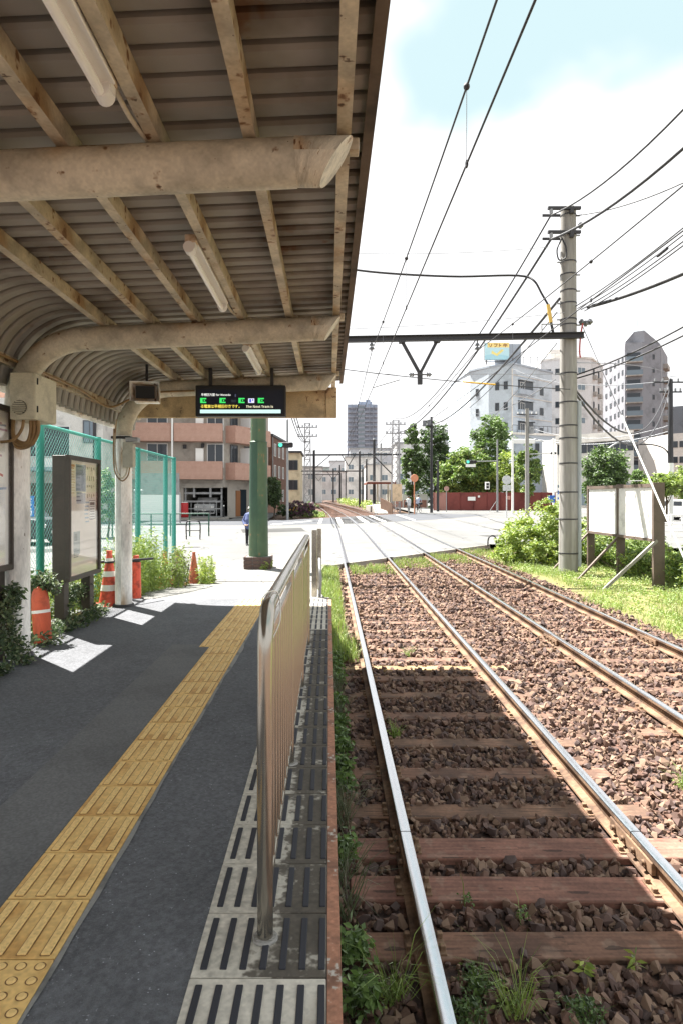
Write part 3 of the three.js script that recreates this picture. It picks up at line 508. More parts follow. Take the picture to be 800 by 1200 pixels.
{
  const b = thing('junction_box', 'small grey junction box strapped to the canopy column beside the traffic cone', 'junction box', V(-2.60, 1.84, -8.34));
  part('case', [rbox(0.11, 0.30, 0.15, 0.008, 0.02, 0.15, 0)], worn([188, 184, 168], [150, 140, 118], 0.6, 0.5, 365), b);
  part('cover', [rbox(0.13, 0.33, 0.012, 0.004, 0.02, 0.15, 0.08)], worn([180, 178, 164], [150, 140, 118], 0.6, 0.5, 367), b);
  part('top_box', [rbox(0.16, 0.06, 0.12, 0.008, 0.06, 0.35, 0)], M.galv, b);
  part('strap', [rbox(0.26, 0.035, 0.26, 0.01, -0.12, 0.39, -0.19)], M.black, b);
  part('pipe', tube(curve([V(0.0, 0.0, 0.03), V(-0.02, -0.10, 0.04), V(-0.07, -0.15, 0.04), V(-0.13, -0.08, 0.02), V(-0.17, 0.1, 0), V(-0.175, 0.5, -0.03), V(-0.17, 0.62, -0.06)], 26), 0.011, 8), M.cream, b);
  part('pipe', tube(curve([V(0.03, 0.0, 0.03), V(0.01, -0.12, 0.05), V(-0.06, -0.185, 0.05), V(-0.15, -0.1, 0.03), V(-0.19, 0.1, 0), V(-0.195, 0.5, -0.03)], 26), 0.009, 8), pipeMat, b);
}
single('cable_pipe', tube([...curve([V(-2.80, 2.66, 0.3), V(-2.80, 2.655, -2.5), V(-2.80, 2.66, -5.2), V(-2.79, 2.65, -7.2), V(-2.76, 2.60, -8.2), V(-2.58, 2.72, -8.36), V(-2.35, 2.80, -8.38), V(-1.75, 2.84, -8.40)], 60)], 0.014, 8), pipeMat, 'tan cable pipe clipped along the back eave under the curved roof', 'pipe');
// ---- railing along the edge, brushed steel
{
  const X = -0.205, d0 = 2.08, d1 = 6.2, H = 1.06, r = 0.026;
  const s = thing('platform_railing', 'brushed steel railing with close balusters along the platform edge', 'railing', V(X, 0.006, 0));
  const bow = (d, sgn) => [V(0, 0, -d), V(0, H - 0.2, -d), V(0, H - 0.07, -(d + sgn * 0.02)), V(0, H - 0.012, -(d + sgn * 0.075)), V(0, H, -(d + sgn * 0.2))];
  part('top_tube', tube([...curve(bow(d0, 1), 24), ...curve(bow(d1, -1), 24).reverse()], r, 20), M.steel, s);
  part('bottom_bar', [rbox(0.022, 0.035, d1 - d0 - 0.02, 0.004, 0, 0.11, -(d0 + d1) / 2), rbox(0.022, 0.03, d1 - d0 - 0.02, 0.004, 0, H - 0.10, -(d0 + d1) / 2)], M.steel, s);
  const bal = new THREE.CylinderGeometry(0.0105, 0.0105, H - 0.22, 12);
  for (let k = 1; k < 32; k++) { const b = part('baluster', bal, M.steel, s); b.position.set(0, (H - 0.1 + 0.11) / 2, -lerp(d0, d1, k / 32)); }
  for (const d of [3.45, 4.83]) part('post', [cyl(0.021, 0.021, H - 0.02, 16, 0, 0, -d)], M.steel, s);
  for (const d of [d0, 3.45, 4.83, d1]) part('base_flange', [cyl(0.042, 0.036, 0.008, 24, 0, 0, -d)], M.concrete, s);
  part('wire_tie', tube(curve([V(-0.028, H - 0.07, -(d0 + 0.13)), V(-0.02, H + 0.022, -(d0 + 0.12)), V(0.02, H + 0.02, -(d0 + 0.26)), V(0.036, H - 0.06, -(d0 + 0.16)), V(0.012, H - 0.12, -(d0 + 0.1))], 20), 0.0022, 6), plain(0xd8d6cc, 0.6), s);
}
{ // second short railing, seen end on at the ramp
  const s = thing('end_railing', 'pair of brushed steel posts at the end of the platform edge', 'railing', V(-0.16, 0, -9.34));
  part('post', [rbox(0.075, 0.97, 0.06, 0.008, -0.045, 0.485, 0)], M.steel, s);
  part('post', [rbox(0.07, 0.97, 0.06, 0.008, 0.01, 0.46, -0.95)], M.steel, s);
  part('rail_bar', [rbox(0.04, 0.05, 0.9, 0.006, -0.03, 0.88, -0.47), rbox(0.04, 0.05, 0.9, 0.006, -0.03, 0.2, -0.47)], M.steel, s);
  part('side_pipe', tube(curve([V(0.03, -0.03, -0.02), V(0.045, 0.25, -0.02), V(0.03, 0.42, -0.1), V(0.02, 0.5, -0.5)], 16), 0.02, 10), M.galv, s);
}
// ---- notice boards
function posterPrint(seed, w, h) {
  const c = document.createElement('canvas'); c.width = 512; c.height = Math.round(512 * h / w); const g = c.getContext('2d'), q = mulberry(seed), W = c.width, H = c.height;
  g.fillStyle = '#e6ddd2'; g.fillRect(0, 0, W, H);
  if (seed === 1) {
    g.fillStyle = '#efe6cf'; g.fillRect(8, 12, 480, H * 0.30);
    g.fillStyle = '#c98f5a'; g.fillRect(14, 26, 96, 16); g.fillRect(14, 46, 84, 8); g.fillStyle = '#d8c49a'; for (let k = 0; k < 9; k++) g.fillRect(16, 70 + k * 17, 80 + 20 * q(), 7);
    g.fillStyle = '#8d93a0'; g.fillRect(128, 22, 178, 178); g.fillStyle = '#6c7484'; g.fillRect(228, 40, 60, 150); g.fillStyle = '#b9bcc2'; g.fillRect(140, 210, 160, 70); for (let k = 0; k < 10; k++) { g.fillStyle = k % 3 ? '#7d8492' : '#4f5665'; g.fillRect(138, 30 + k * 25, 60 + 70 * q(), 9); }
    g.fillStyle = '#b2a68e'; for (let k = 0; k < 16; k++) g.fillRect(326 + 40 * (k % 4), 30 + 62 * Math.floor(k / 4), 14 + 14 * q(), 34 * q() + 8);
    g.fillStyle = '#9fb4c6'; for (let k = 0; k < 6; k++) g.fillRect(270 + 30 * q(), H * 0.36 + k * 26, 70, 10);
    g.fillStyle = '#f4f2ee'; g.fillRect(372, H * 0.35, 118, H * 0.17); g.strokeStyle = '#77726c'; g.lineWidth = 4; g.strokeRect(372, H * 0.35, 118, H * 0.17); g.fillStyle = '#77726c'; g.fillRect(384, H * 0.365, 90, 20); for (let k = 0; k < 6; k++) g.fillRect(384, H * 0.40 + k * 18, 60 + 34 * q(), 5);
    g.fillStyle = '#8f9c97'; g.fillRect(90, H * 0.62, 110, H * 0.2); g.fillStyle = '#5f6b66'; g.fillRect(104, H * 0.64, 50, 46); g.fillStyle = '#aab3ad'; g.fillRect(100, H * 0.70, 88, 60); for (let k = 0; k < 5; k++) { g.fillStyle = '#66726d'; g.fillRect(100, H * 0.77 + k * 13, 50 + 40 * q(), 5); }
  } else {
    g.fillStyle = '#eceae6'; g.fillRect(0, 0, W, H); g.strokeStyle = '#c24a3c'; g.lineWidth = 7; g.beginPath(); g.moveTo(40, H * 0.2); g.lineTo(480, H * 0.42); g.stroke(); g.strokeStyle = '#9aa7c0'; g.beginPath(); g.moveTo(20, H * 0.55); g.lineTo(500, H * 0.5); g.stroke();
    for (let k = 0; k < 60; k++) { g.fillStyle = ['#8b8b92', '#b98f9a', '#7f94a6'][k % 3]; g.fillRect(30 + 430 * q(), H * (0.05 + 0.9 * q()), 14 + 40 * q(), 6); }
  }
  const t = new THREE.CanvasTexture(c); t.colorSpace = THREE.SRGBColorSpace; t.magFilter = THREE.LinearFilter; return t;
}
function noticeBoard(label, dNear, dFar, y0, y1, seed, legW) {
  const len = dFar - dNear, X = -2.91, s = thing('notice_board', label, 'notice board', V(X, 0, -(dNear + dFar) / 2));
  const h = y1 - y0, yc = (y0 + y1) / 2;
  part('case', [rbox(0.15, h, len, 0.008, -0.02, yc, 0)], M.darkBronze, s);
  part('frame', [rbox(0.05, 0.05, len + 0.02, 0.006, 0.075, y1 - 0.02, 0), rbox(0.05, 0.05, len + 0.02, 0.006, 0.075, y0 + 0.02, 0), rbox(0.05, h, 0.05, 0.006, 0.076, yc, len / 2 - 0.02), rbox(0.05, h, 0.05, 0.006, 0.076, yc, -len / 2 + 0.02)], M.darkBronze, s);
  const p = part('poster_sheet', new THREE.PlaneGeometry(len - 0.09, h - 0.09).rotateY(Math.PI / 2).translate(0.062, yc, 0), std({ map: posterPrint(seed, len, h), roughness: 0.8 }), s);
  part('glass_cover', [box(0.004, h - 0.08, len - 0.08, 0.085, yc, 0)], new THREE.MeshPhysicalMaterial({ transmission: 1, roughness: 0.04, thickness: 0, color: 0xffffff }), p);
  for (const z of [1, -1]) part('leg', [rbox(0.11, y0 + 0.14, legW, 0.006, -0.03, (y0 - 0.14) / 2 , z * (len / 2 - legW / 2 - 0.03))], M.darkBronze, s);
  return s;
}
noticeBoard('brown framed notice board with pale posters behind glass, two brown legs', 6.98, 7.93, 0.52, 1.9, 1, 0.13);
noticeBoard('tall brown framed map board at the platform back, beside the control box', 4.15, 5.76, 0.80, 2.24, 2, 0.17);
// ---------------------------------------------------------------- foliage
const leafMat = new THREE.MeshPhysicalMaterial({ vertexColors: true, roughness: 0.75, side: THREE.DoubleSide, transmission: 0.5, thickness: 0, color: 0xffffff });
class Leaves {
  constructor(seed) { this.p = []; this.c = []; this.q = mulberry(seed); }
  leaf(x, y, z, len, wid, tone, up = 0.4) {                     // a diamond leaf folded along its rib
    const q = this.q, a = q() * 6.283, t = (q() - 0.5) * 2 * (1 - up) * 1.4, ca = Math.cos(a), sa = Math.sin(a), ct = Math.cos(t), st = Math.sin(t);
    const dx = ca * ct, dy = st, dz = sa * ct, r = q() * 6.283 * (1 - up), sx0 = -sa, sz0 = ca, ux = -ca * st, uy = ct, uz = -sa * st, cr = Math.cos(r), sr = Math.sin(r);
    const sx = sx0 * cr + ux * sr, sy = uy * sr, sz = sz0 * cr + uz * sr;
    const A = [x, y, z], B = [x + dx * len * 0.5 + sx * wid, y + dy * len * 0.5 + sy * wid, z + dz * len * 0.5 + sz * wid], C = [x + dx * len, y + dy * len - 0.12 * len, z + dz * len], D = [x + dx * len * 0.5 - sx * wid, y + dy * len * 0.5 - sy * wid, z + dz * len * 0.5 - sz * wid];
    this.p.push(...A, ...B, ...C, ...A, ...C, ...D); const k = 0.8 + 0.4 * q(); for (let i = 0; i < 6; i++) this.c.push(tone[0] * k, tone[1] * k, tone[2] * k);
  }
  blade(x, y, z, h, w, lean, tone) {                             // grass: two-piece bent blade
    const q = this.q, a = q() * 6.283, dx = Math.cos(a), dz = Math.sin(a), k = 0.75 + 0.5 * q(), e = q() * 3.14, wx = Math.cos(e) * w, wz = Math.sin(e) * w;
    const mx = x + dx * lean * 0.35 * h, mz = z + dz * lean * 0.35 * h, my = y + h * 0.62, tx = x + dx * lean * h, tz = z + dz * lean * h, ty = y + h * (1 - 0.25 * lean);
    this.p.push(x - wx, y, z - wz, x + wx, y, z + wz, mx + wx * 0.7, my, mz + wz * 0.7, x - wx, y, z - wz, mx + wx * 0.7, my, mz + wz * 0.7, mx - wx * 0.7, my, mz - wz * 0.7, mx - wx * 0.7, my, mz - wz * 0.7, mx + wx * 0.7, my, mz + wz * 0.7, tx, ty, tz);
    for (let i = 0; i < 9; i++) this.c.push(tone[0] * k, tone[1] * k, tone[2] * k);
  }
  clump(cx, cy, cz, r, n, len, tones, up = 0.35, flat = 0.8) { const q = this.q; for (let i = 0; i < n; i++) { const g = () => (q() + q() + q() - 1.5) * 1.1; this.leaf(cx + g() * r, cy + g() * r * flat, cz + g() * r, len * (0.7 + 0.6 * q()), len * 0.28, tones[Math.floor(q() * tones.length)], up); } }
  // a crown: clumps spread through an ellipsoid, denser near its skin
  crown(c, rx, ry, rz, nc, nl, len, tones, rough = 0.2) {
    const q = this.q;
    for (let i = 0; i < nc; i++) {
      const u = q() * 2 - 1, a = q() * 6.283, s = Math.sqrt(1 - u * u), k = Math.pow(0.12 + 0.88 * q(), 0.42) * (1 + rough * (q() - 0.6));
      const R = Math.min(rx, ry, rz), tn = tones.map(t => { const m = 0.7 + 0.6 * q(); return [t[0] * m, t[1] * m, t[2] * m]; });
      this.clump(c.x + rx * s * Math.cos(a) * k, c.y + ry * u * k, c.z + rz * s * Math.sin(a) * k, R * (0.12 + 0.24 * q() * q()), nl, len * (0.8 + 0.5 * q()), tn, 0.5);
    }
    return this;
  }
  geo() { const g = new THREE.BufferGeometry(); g.setAttribute('position', new THREE.Float32BufferAttribute(this.p, 3)); g.setAttribute('color', new THREE.Float32BufferAttribute(this.c, 3)); g.setAttribute('uv', new THREE.BufferAttribute(new Float32Array(this.p.length / 3 * 2), 2)); g.computeVertexNormals(); return g; }
}
const TONE = {
  dark: [[0.075, 0.135, 0.035], [0.095, 0.165, 0.04], [0.06, 0.105, 0.03]],
  mid: [[0.135, 0.23, 0.045], [0.165, 0.27, 0.05], [0.105, 0.18, 0.04]],
  light: [[0.26, 0.35, 0.06], [0.30, 0.38, 0.07], [0.19, 0.28, 0.055]],
  lime: [[0.36, 0.43, 0.07], [0.31, 0.40, 0.07], [0.22, 0.32, 0.06]],
  ivy: [[0.045, 0.085, 0.028], [0.065, 0.12, 0.038], [0.10, 0.155, 0.05], [0.2, 0.24, 0.10]],
  grass: [[0.25, 0.36, 0.06], [0.31, 0.42, 0.08], [0.20, 0.30, 0.055], [0.36, 0.40, 0.13]],
};
const bark = worn([92, 78, 64], [60, 50, 42], 0.9, 0.8, 371);
// tree: tapered trunk, limbs, crown of leaf clumps
function tree(name, label, base, H, crownC, r, opt, group) {
  const { nc = 90, nl = 60, len = 0.3, tones = TONE.mid, seed = 1, trunk = 0.16, lobes } = opt;
  const t = thing(name, label, 'tree', base, 0, group), q = mulberry(seed * 77 + 5);
  const top = V(crownC[0], crownC[1] + r[1] * 0.55, crownC[2]);
  const tp = curve([V(0, -0.15, 0), V(crownC[0] * 0.3 + 0.1, crownC[1] * 0.4, crownC[2] * 0.3), V(crownC[0], crownC[1], crownC[2]), top], 14);
  const gs = [tube(tp, k => trunk * (1 - 0.8 * k), 8)];
  for (let i = 0; i < 9; i++) { const a = q() * 6.283, k = 0.35 + 0.5 * q(), s = tp[Math.floor(k * 13)], u = (q() - 0.2) * 0.8; const e = V(crownC[0] + Math.cos(a) * r[0] * 0.75, crownC[1] + u * r[1], crownC[2] + Math.sin(a) * r[2] * 0.75); gs.push(tube(curve([s, s.clone().lerp(e, 0.5).add(V(0, 0.15 * r[1], 0)), e], 6), w => trunk * 0.4 * (1 - 0.8 * w), 6)); }
  part('trunk', gs, bark, t);
  const lv = new Leaves(seed);
  if (lobes) for (const [x, y, z, a, b, c, n] of lobes) lv.crown(V(x, y, z), a, b, c, n, nl, len, tones); else lv.crown(V(...crownC), r[0], r[1], r[2], nc, nl, len, tones);
  part('crown', lv.geo(), leafMat, t);
  return t;
}
// bush without a visible trunk
function bush(name, label, base, lobes, tones, len, nl, seed, category = 'bush', group) {
  const t = thing(name, label, category, base, 0, group), lv = new Leaves(seed), st = [];
  for (const [x, y, z, a, b, c, n] of lobes) { lv.crown(V(x, y, z), a, b, c, n, nl, len, tones, 0.45); for (let k = 0; k < 3; k++) st.push(tube([V(x * 0.8 + (k - 1) * 0.1, -0.12, z * 0.8), V(x + (k - 1) * a * 0.4, y, z)], 0.012, 5)); }
  part('stems', st, bark, t); part('foliage', lv.geo(), leafMat, t); return t;
}
// ---- far trees behind the red-brown wall
const far = (u, v, d) => { const p = P(u, v, d); return V(p.x, L(d) - 0.05, p.z); };
function treePx(name, label, u, d, vTop, vBot, hw, o, group) {       // crown given by its photo extent
  const b = far(u, 584, d), k = d / FOCAL, yT = EYE - (vTop - CV) * k - b.y, yB = EYE - (vBot - CV) * k - b.y;
  return tree(name, label, b, yT, [0, (yT + yB) / 2, 0], [hw * k, (yT - yB) / 2, hw * k], o, group);
}
treePx('evergreen_tree', 'slim dark evergreen tree beside the white lattice mast', 482, 82, 499, 592, 11, { nc: 110, nl: 60, len: 0.34, tones: [...TONE.dark, ...TONE.mid], seed: 11 });
treePx('evergreen_tree', 'dark evergreen tree behind the slim black utility pole', 508, 84, 494, 596, 18, { nc: 150, nl: 60, len: 0.36, tones: TONE.dark, seed: 12 });
treePx('broadleaf_tree', 'large light green tree behind the red-brown wall, in front of the grey tower block', 545, 76, 509, 594, 33, { nc: 210, nl: 70, len: 0.36, tones: [...TONE.light, ...TONE.mid], seed: 13, lobes: [[-1.0, 3.8, 0.5, 2.3, 3.1, 2.2, 110], [1.4, 3.9, 0.2, 2.2, 3.0, 2.2, 110], [0.2, 5.6, 0, 2.1, 2.0, 1.9, 80], [-2.4, 2.9, 0.4, 1.1, 2.2, 1.3, 34], [2.9, 2.6, 0.3, 1.2, 2.2, 1.3, 40]] });
treePx('broadleaf_tree', 'dark green tree in front of the pale blue office block', 574, 92, 483, 580, 24, { nc: 170, nl: 60, len: 0.4, tones: TONE.mid, seed: 14 });
treePx('broadleaf_tree', 'yellow-green spreading tree above the wall beside the round sign', 594, 74, 533, 592, 19, { nc: 100, nl: 60, len: 0.32, tones: TONE.lime, seed: 15 });
treePx('broadleaf_tree', 'small leafy tree beside the grey concrete utility pole', 618, 70, 511, 590, 13, { nc: 90, nl: 55, len: 0.3, tones: [...TONE.light, ...TONE.mid], seed: 16 });
treePx('round_street_tree', 'rounded dense street tree behind the blank billboard', 707, 42, 522, 596, 25, { nc: 170, nl: 70, len: 0.2, tones: [...TONE.mid, ...TONE.dark], seed: 17, trunk: 0.13 });
treePx('street_tree', 'small slim street tree below the red no-turn sign', 746, 52, 546, 592, 8, { nc: 60, nl: 45, len: 0.2, tones: TONE.mid, seed: 18, trunk: 0.1 });
treePx('street_tree', 'low spreading street tree beside the white parked vehicle', 779, 44, 555, 580, 24, { nc: 90, nl: 50, len: 0.2, tones: TONE.light, seed: 19, trunk: 0.1 });
treePx('street_tree', 'street tree behind the blank billboard and right utility pole', 800, 56, 548, 590, 14, { nc: 70, nl: 45, len: 0.22, tones: TONE.light, seed: 20, trunk: 0.1 });
// ---- clipped trees and shrubs by the flats
for (const [u, d, vT, vB, hw, lab, s] of [[309, 56, 556, 596, 9, 'clipped columnar tree between the flats and the green pole', 21], [321, 55, 556, 594, 8, 'clipped rounded tree in front of the brown house', 22]])
  treePx('clipped_tree', lab, u, d, vT, vB, hw, { nc: 120, nl: 60, len: 0.2, tones: TONE.dark, seed: s, trunk: 0.07 });
bush('low_shrub', 'low dark shrub beside the brown house', far(333, 584, 56), [[0, 0.5, 0, 0.6, 0.6, 0.5, 30], [0.7, 0.4, 0, 0.5, 0.5, 0.5, 24]], TONE.dark, 0.16, 40, 31);
bush('flowering_shrub', 'purple-pink flowering shrub beside the traffic signal pole', far(347, 584, 54), [[0, 0.8, 0, 0.9, 0.7, 0.6, 40], [1, 0.7, 0.2, 0.7, 0.6, 0.5, 30]], [[0.16, 0.06, 0.11], [0.06, 0.09, 0.03], [0.2, 0.07, 0.13]], 0.15, 36, 32);
bush('trackside_shrub', 'green trackside shrub behind the striped barrier', far(362, 584, 56), [[0, 0.6, 0, 0.8, 0.7, 0.6, 34], [-0.8, 0.5, 0.3, 0.6, 0.5, 0.5, 26]], TONE.mid, 0.15, 36, 33);
{ // weeds along the far line
  const lv = new Leaves(34); for (let i = 0; i < 46; i++) { const d = 62 + 60 * (i / 46), x = 5.6 + bend(d) + lv.q() * 1.6 + (d > 80 ? 0.4 : 0); if (d < 74) continue; lv.clump(x, L(d) + 0.35, -d, 0.6, 60, 0.28, TONE.lime); }
  for (let i = 0; i < 60; i++) { const d = 53.6 + 9 * lv.q(), x = -2.1 + 1.6 * lv.q(); lv.clump(x, L(d) + 0.03, -d, 0.3, 34, 0.16, TONE.grass, 0.3, 0.4); }
  const o = struct('trackside_weeds', lv.geo(), leafMat, 'stuff');
}
// ---- shrubs and hedge by the billboard
const G = (x, d, y = -0.12) => V(x, L(d) + y, -d);
bush('verge_shrub', 'big yellow-green shrub beside the concrete pole at the crossing corner', G(6.25, 20.5), [[0, 0.7, 0, 0.85, 0.8, 0.8, 60], [0.8, 1.0, 0.1, 0.8, 0.9, 0.7, 60], [-0.5, 0.35, 0.3, 0.6, 0.5, 0.6, 36], [1.2, 1.5, -0.2, 0.5, 0.55, 0.5, 30], [0.3, 0.35, 0.9, 0.7, 0.5, 0.5, 36]], TONE.lime, 0.10, 60, 41);
bush('verge_shrub', 'leafy shrub behind the concrete pole and billboard posts', G(7.9, 20.2), [[0, 0.7, 0, 0.8, 0.85, 0.8, 60], [0.9, 0.5, 0.3, 0.8, 0.7, 0.7, 50]], TONE.light, 0.10, 60, 42);
{
  const lob = []; for (let k = 0; k < 15; k++) lob.push([0.5 * Math.sin(k * 2.3), 0.45 + 0.16 * Math.sin(k * 1.7), -k * 0.85, 0.75, 0.62 + 0.1 * Math.sin(k * 3.1), 0.7, 58]);
  bush('hedge', 'long mixed green hedge behind the blank billboard along the verge', G(8.75, 8.2), lob, [...TONE.mid, ...TONE.light, ...TONE.lime], 0.075, 70, 43, 'hedge');
  const lob2 = []; for (let k = 0; k < 9; k++) lob2.push([k * 0.8, 0.5, 0.4 * Math.sin(k * 2), 0.7, 0.6, 0.6, 40]);
  bush('hedge', 'low hedge behind the billboard beside the white roadside fence', G(9.6, 16.5), lob2, [...TONE.mid, ...TONE.light], 0.09, 60, 44, 'hedge');
}
// ---- grass
{
  const lv = new Leaves(51), q = lv.q;
  const edge = d => 5.35 + 0.3 * Math.sin(d * 0.9) + 0.2 * Math.sin(d * 2.3);
  for (let i = 0; i < 30000; i++) {
    const d = 4.5 + 18 * Math.pow(q(), 0.85), x = 5.2 + 3.6 * q(); if (x < edge(d) + 0.5 * q() || d > crossEdge(Math.min(x, 6.5)) - 0.1) continue;
    const n = fbm(x / 16, d / 32 + 0.2, 32, 3, 52); if (n < 0.32 + 0.2 * q()) continue;
    lv.blade(x, L(d) - 0.15 - 0.16 * 0 * smooth(5.3, 6.1, x), -d, 0.05 + 0.17 * q() * n * 1.5, 0.006, 0.3 + 0.6 * q(), TONE.grass[Math.floor(q() * 4)]);
  }
  for (let i = 0; i < 1500; i++) { const d = 5 + 17 * q(), x = edge(d) + 0.4 + 2.6 * q(); if (d > crossEdge(Math.min(x, 6.5)) - 0.2) continue; lv.clump(x, L(d) - 0.10, -d, 0.09, 9, 0.055, TONE.grass, 0.5, 0.4); }
  struct('verge_grass', lv.geo(), leafMat, 'stuff');
  struct('verge_soil', sheet(d => 5.25 + 0.25 * Math.sin(d * 0.9), 30, 2, 23, (d, x) => L(d) - 0.165 - (d > crossEdge(Math.min(x, 6.5)) ? 0.06 : 0), 10, 40), worn([110, 108, 60], [92, 84, 52], 0.8, 1.8, 53));
}
{ // weeds between and beside the rails near the crossing, and along the platform wall
  const lv = new Leaves(61), q = lv.q;
  const bands = [[0.62, 1.8, 17.3, 19.2], [2.05, 3.2, 18.6, 21.2], [3.5, 4.65, 19.9, 22.6], [4.9, 6.2, 20.8, 24.5]];
  for (const [x0, x1, d0, d1] of bands) for (let i = 0; i < 1400; i++) { const x = lerp(x0, x1, q()), d = lerp(d0, d1, Math.pow(q(), 0.7)); if (d > crossEdge(x) - 0.12) continue; if (fbm(x / 16, d / 16, 48, 2, 62) < 0.42) continue; lv.blade(x, L(d) - 0.14, -d, 0.05 + 0.14 * q(), 0.006, 0.7 * q(), TONE.grass[Math.floor(q() * 4)]); }
  for (let i = 0; i < 5200; i++) { const d = 8.5 + 10 * q(), x = -0.25 + (0.02 + 0.5 * q()) * (d < 9.4 ? 0.65 : 1) + (d < 9.4 ? 0.3 : 0); if (Math.abs(x - 0.48) < 0.08) continue; lv.blade(x, L(d) - 0.14, -d, 0.06 + 0.2 * q(), 0.006, 0.7 * q(), TONE.grass[Math.floor(q() * 4)]); }
  struct('track_grass', lv.geo(), leafMat, 'stuff');
}
{ // plants growing out of the platform wall
  const q = mulberry(71);
  for (let k = 0; k < 26; k++) {
    const d = 1.55 + k * 0.30 + 0.15 * q(), lv = new Leaves(200 + k), grassy = (d < 2.9 && q() < 0.8) || q() < 0.3, x = 0.075 + 0.05 * q();
    if (d > 9) break;
    const o = grassy ? 'grass_tuft' : 'weed_plant';
    if (grassy) { for (let i = 0; i < 44; i++) lv.blade((lv.q() - 0.5) * 0.1, 0, (lv.q() - 0.5) * 0.14, 0.12 + 0.3 * lv.q(), 0.0028, 0.6 + 0.6 * lv.q(), [[0.08, 0.12, 0.04], [0.12, 0.15, 0.06], [0.17, 0.17, 0.09]][i % 3]); }
    else lv.clump(0.01, 0.07, 0, 0.07, 260, 0.05, TONE.mid, 0.5, 0.85);
    const m = single(o, lv.geo(), leafMat, grassy ? 'arching grass tuft growing between the platform wall and the silver rail' : 'small leafy weed growing between the platform wall and the silver rail', 'weed', grassy ? 'grass tufts along the platform wall' : 'leafy weeds along the platform wall');
    m.position.set(x, L(d) - 0.15, -d);
  }
  for (const [x, d, kind, lab] of [[0.82, 2.82, 1, 'big grassy weed with fine blades in the ballast between the rails'], [0.68, 2.95, 3, 'fern-like weed in the dark ballast beside the grassy weed'], [1.02, 3.42, 0, 'slim seedling between the two nearest sleepers'], [1.2, 3.02, 2, 'bright yellow-green seedling in front of the nearest sleeper'], [1.46, 3.06, 2, 'pale seedling at the edge of the canopy shadow between the rails'], [1.12, 2.78, 3, 'low leafy weed beside the grassy weed between the rails'], [0.62, 2.78, 3, 'low dark weed against the silver rail'], [2.75, 4.95, 1, 'bright grass tuft in the sunny ballast between the two tracks'], [0.63, 6.0, 1, 'small grass tuft in the shaded ballast beside the silver rail'], [1.1, 8.9, 1, 'thin grass tuft between sunlit sleepers of the platform track'], [0.75, 3.55, 0, 'tiny sprout beside the joint sleeper and the silver rail'], [0.30, 2.9, 1, 'long bladed grass between the platform wall and the silver rail']]) {
    const lv = new Leaves(300 + Math.round(d * 100)), fo = new Leaves(900 + Math.round(d * 100));
    if (kind === 1) { for (let i = 0; i < (d < 3 ? 70 : 44); i++) lv.blade((lv.q() - 0.5) * 0.09, 0, (lv.q() - 0.5) * 0.08, 0.08 + (d < 3 ? 0.26 : 0.16) * lv.q(), 0.0026, 0.5 + 0.7 * lv.q(), TONE.grass[i % 3]); fo.clump(-0.03, 0.04, 0, 0.06, 40, 0.028, TONE.light, 0.5, 0.5); }
    else if (kind === 3) { for (let i = 0; i < 7; i++) fo.clump((fo.q() - 0.5) * 0.14, 0.03 + 0.03 * fo.q(), (fo.q() - 0.5) * 0.1, 0.05, 34, 0.026, [...TONE.mid, ...TONE.dark], 0.5, 0.5); for (let i = 0; i < 9; i++) lv.blade((lv.q() - 0.5) * 0.08, 0, (lv.q() - 0.5) * 0.08, 0.1 + 0.1 * lv.q(), 0.0025, 0.6, TONE.mid[i % 3]); }
    else if (kind === 2) { for (let i = 0; i < 16; i++) fo.leaf(0, 0.03 + 0.004 * i, 0, 0.055, 0.009, TONE.lime[i % 3], 0.55); }
    else { lv.blade(0, 0, 0, 0.22, 0.004, 0.2, TONE.grass[0]); fo.clump(0.01, 0.05, 0, 0.035, 40, 0.022, TONE.mid, 0.5); }
    const m = thing('weed_plant', lab, 'weed', V(x, L(d) - 0.17, -d)); if (lv.p.length) part('blades', lv.geo(), leafMat, m); part('leaves', fo.geo(), leafMat, m);
  }
}
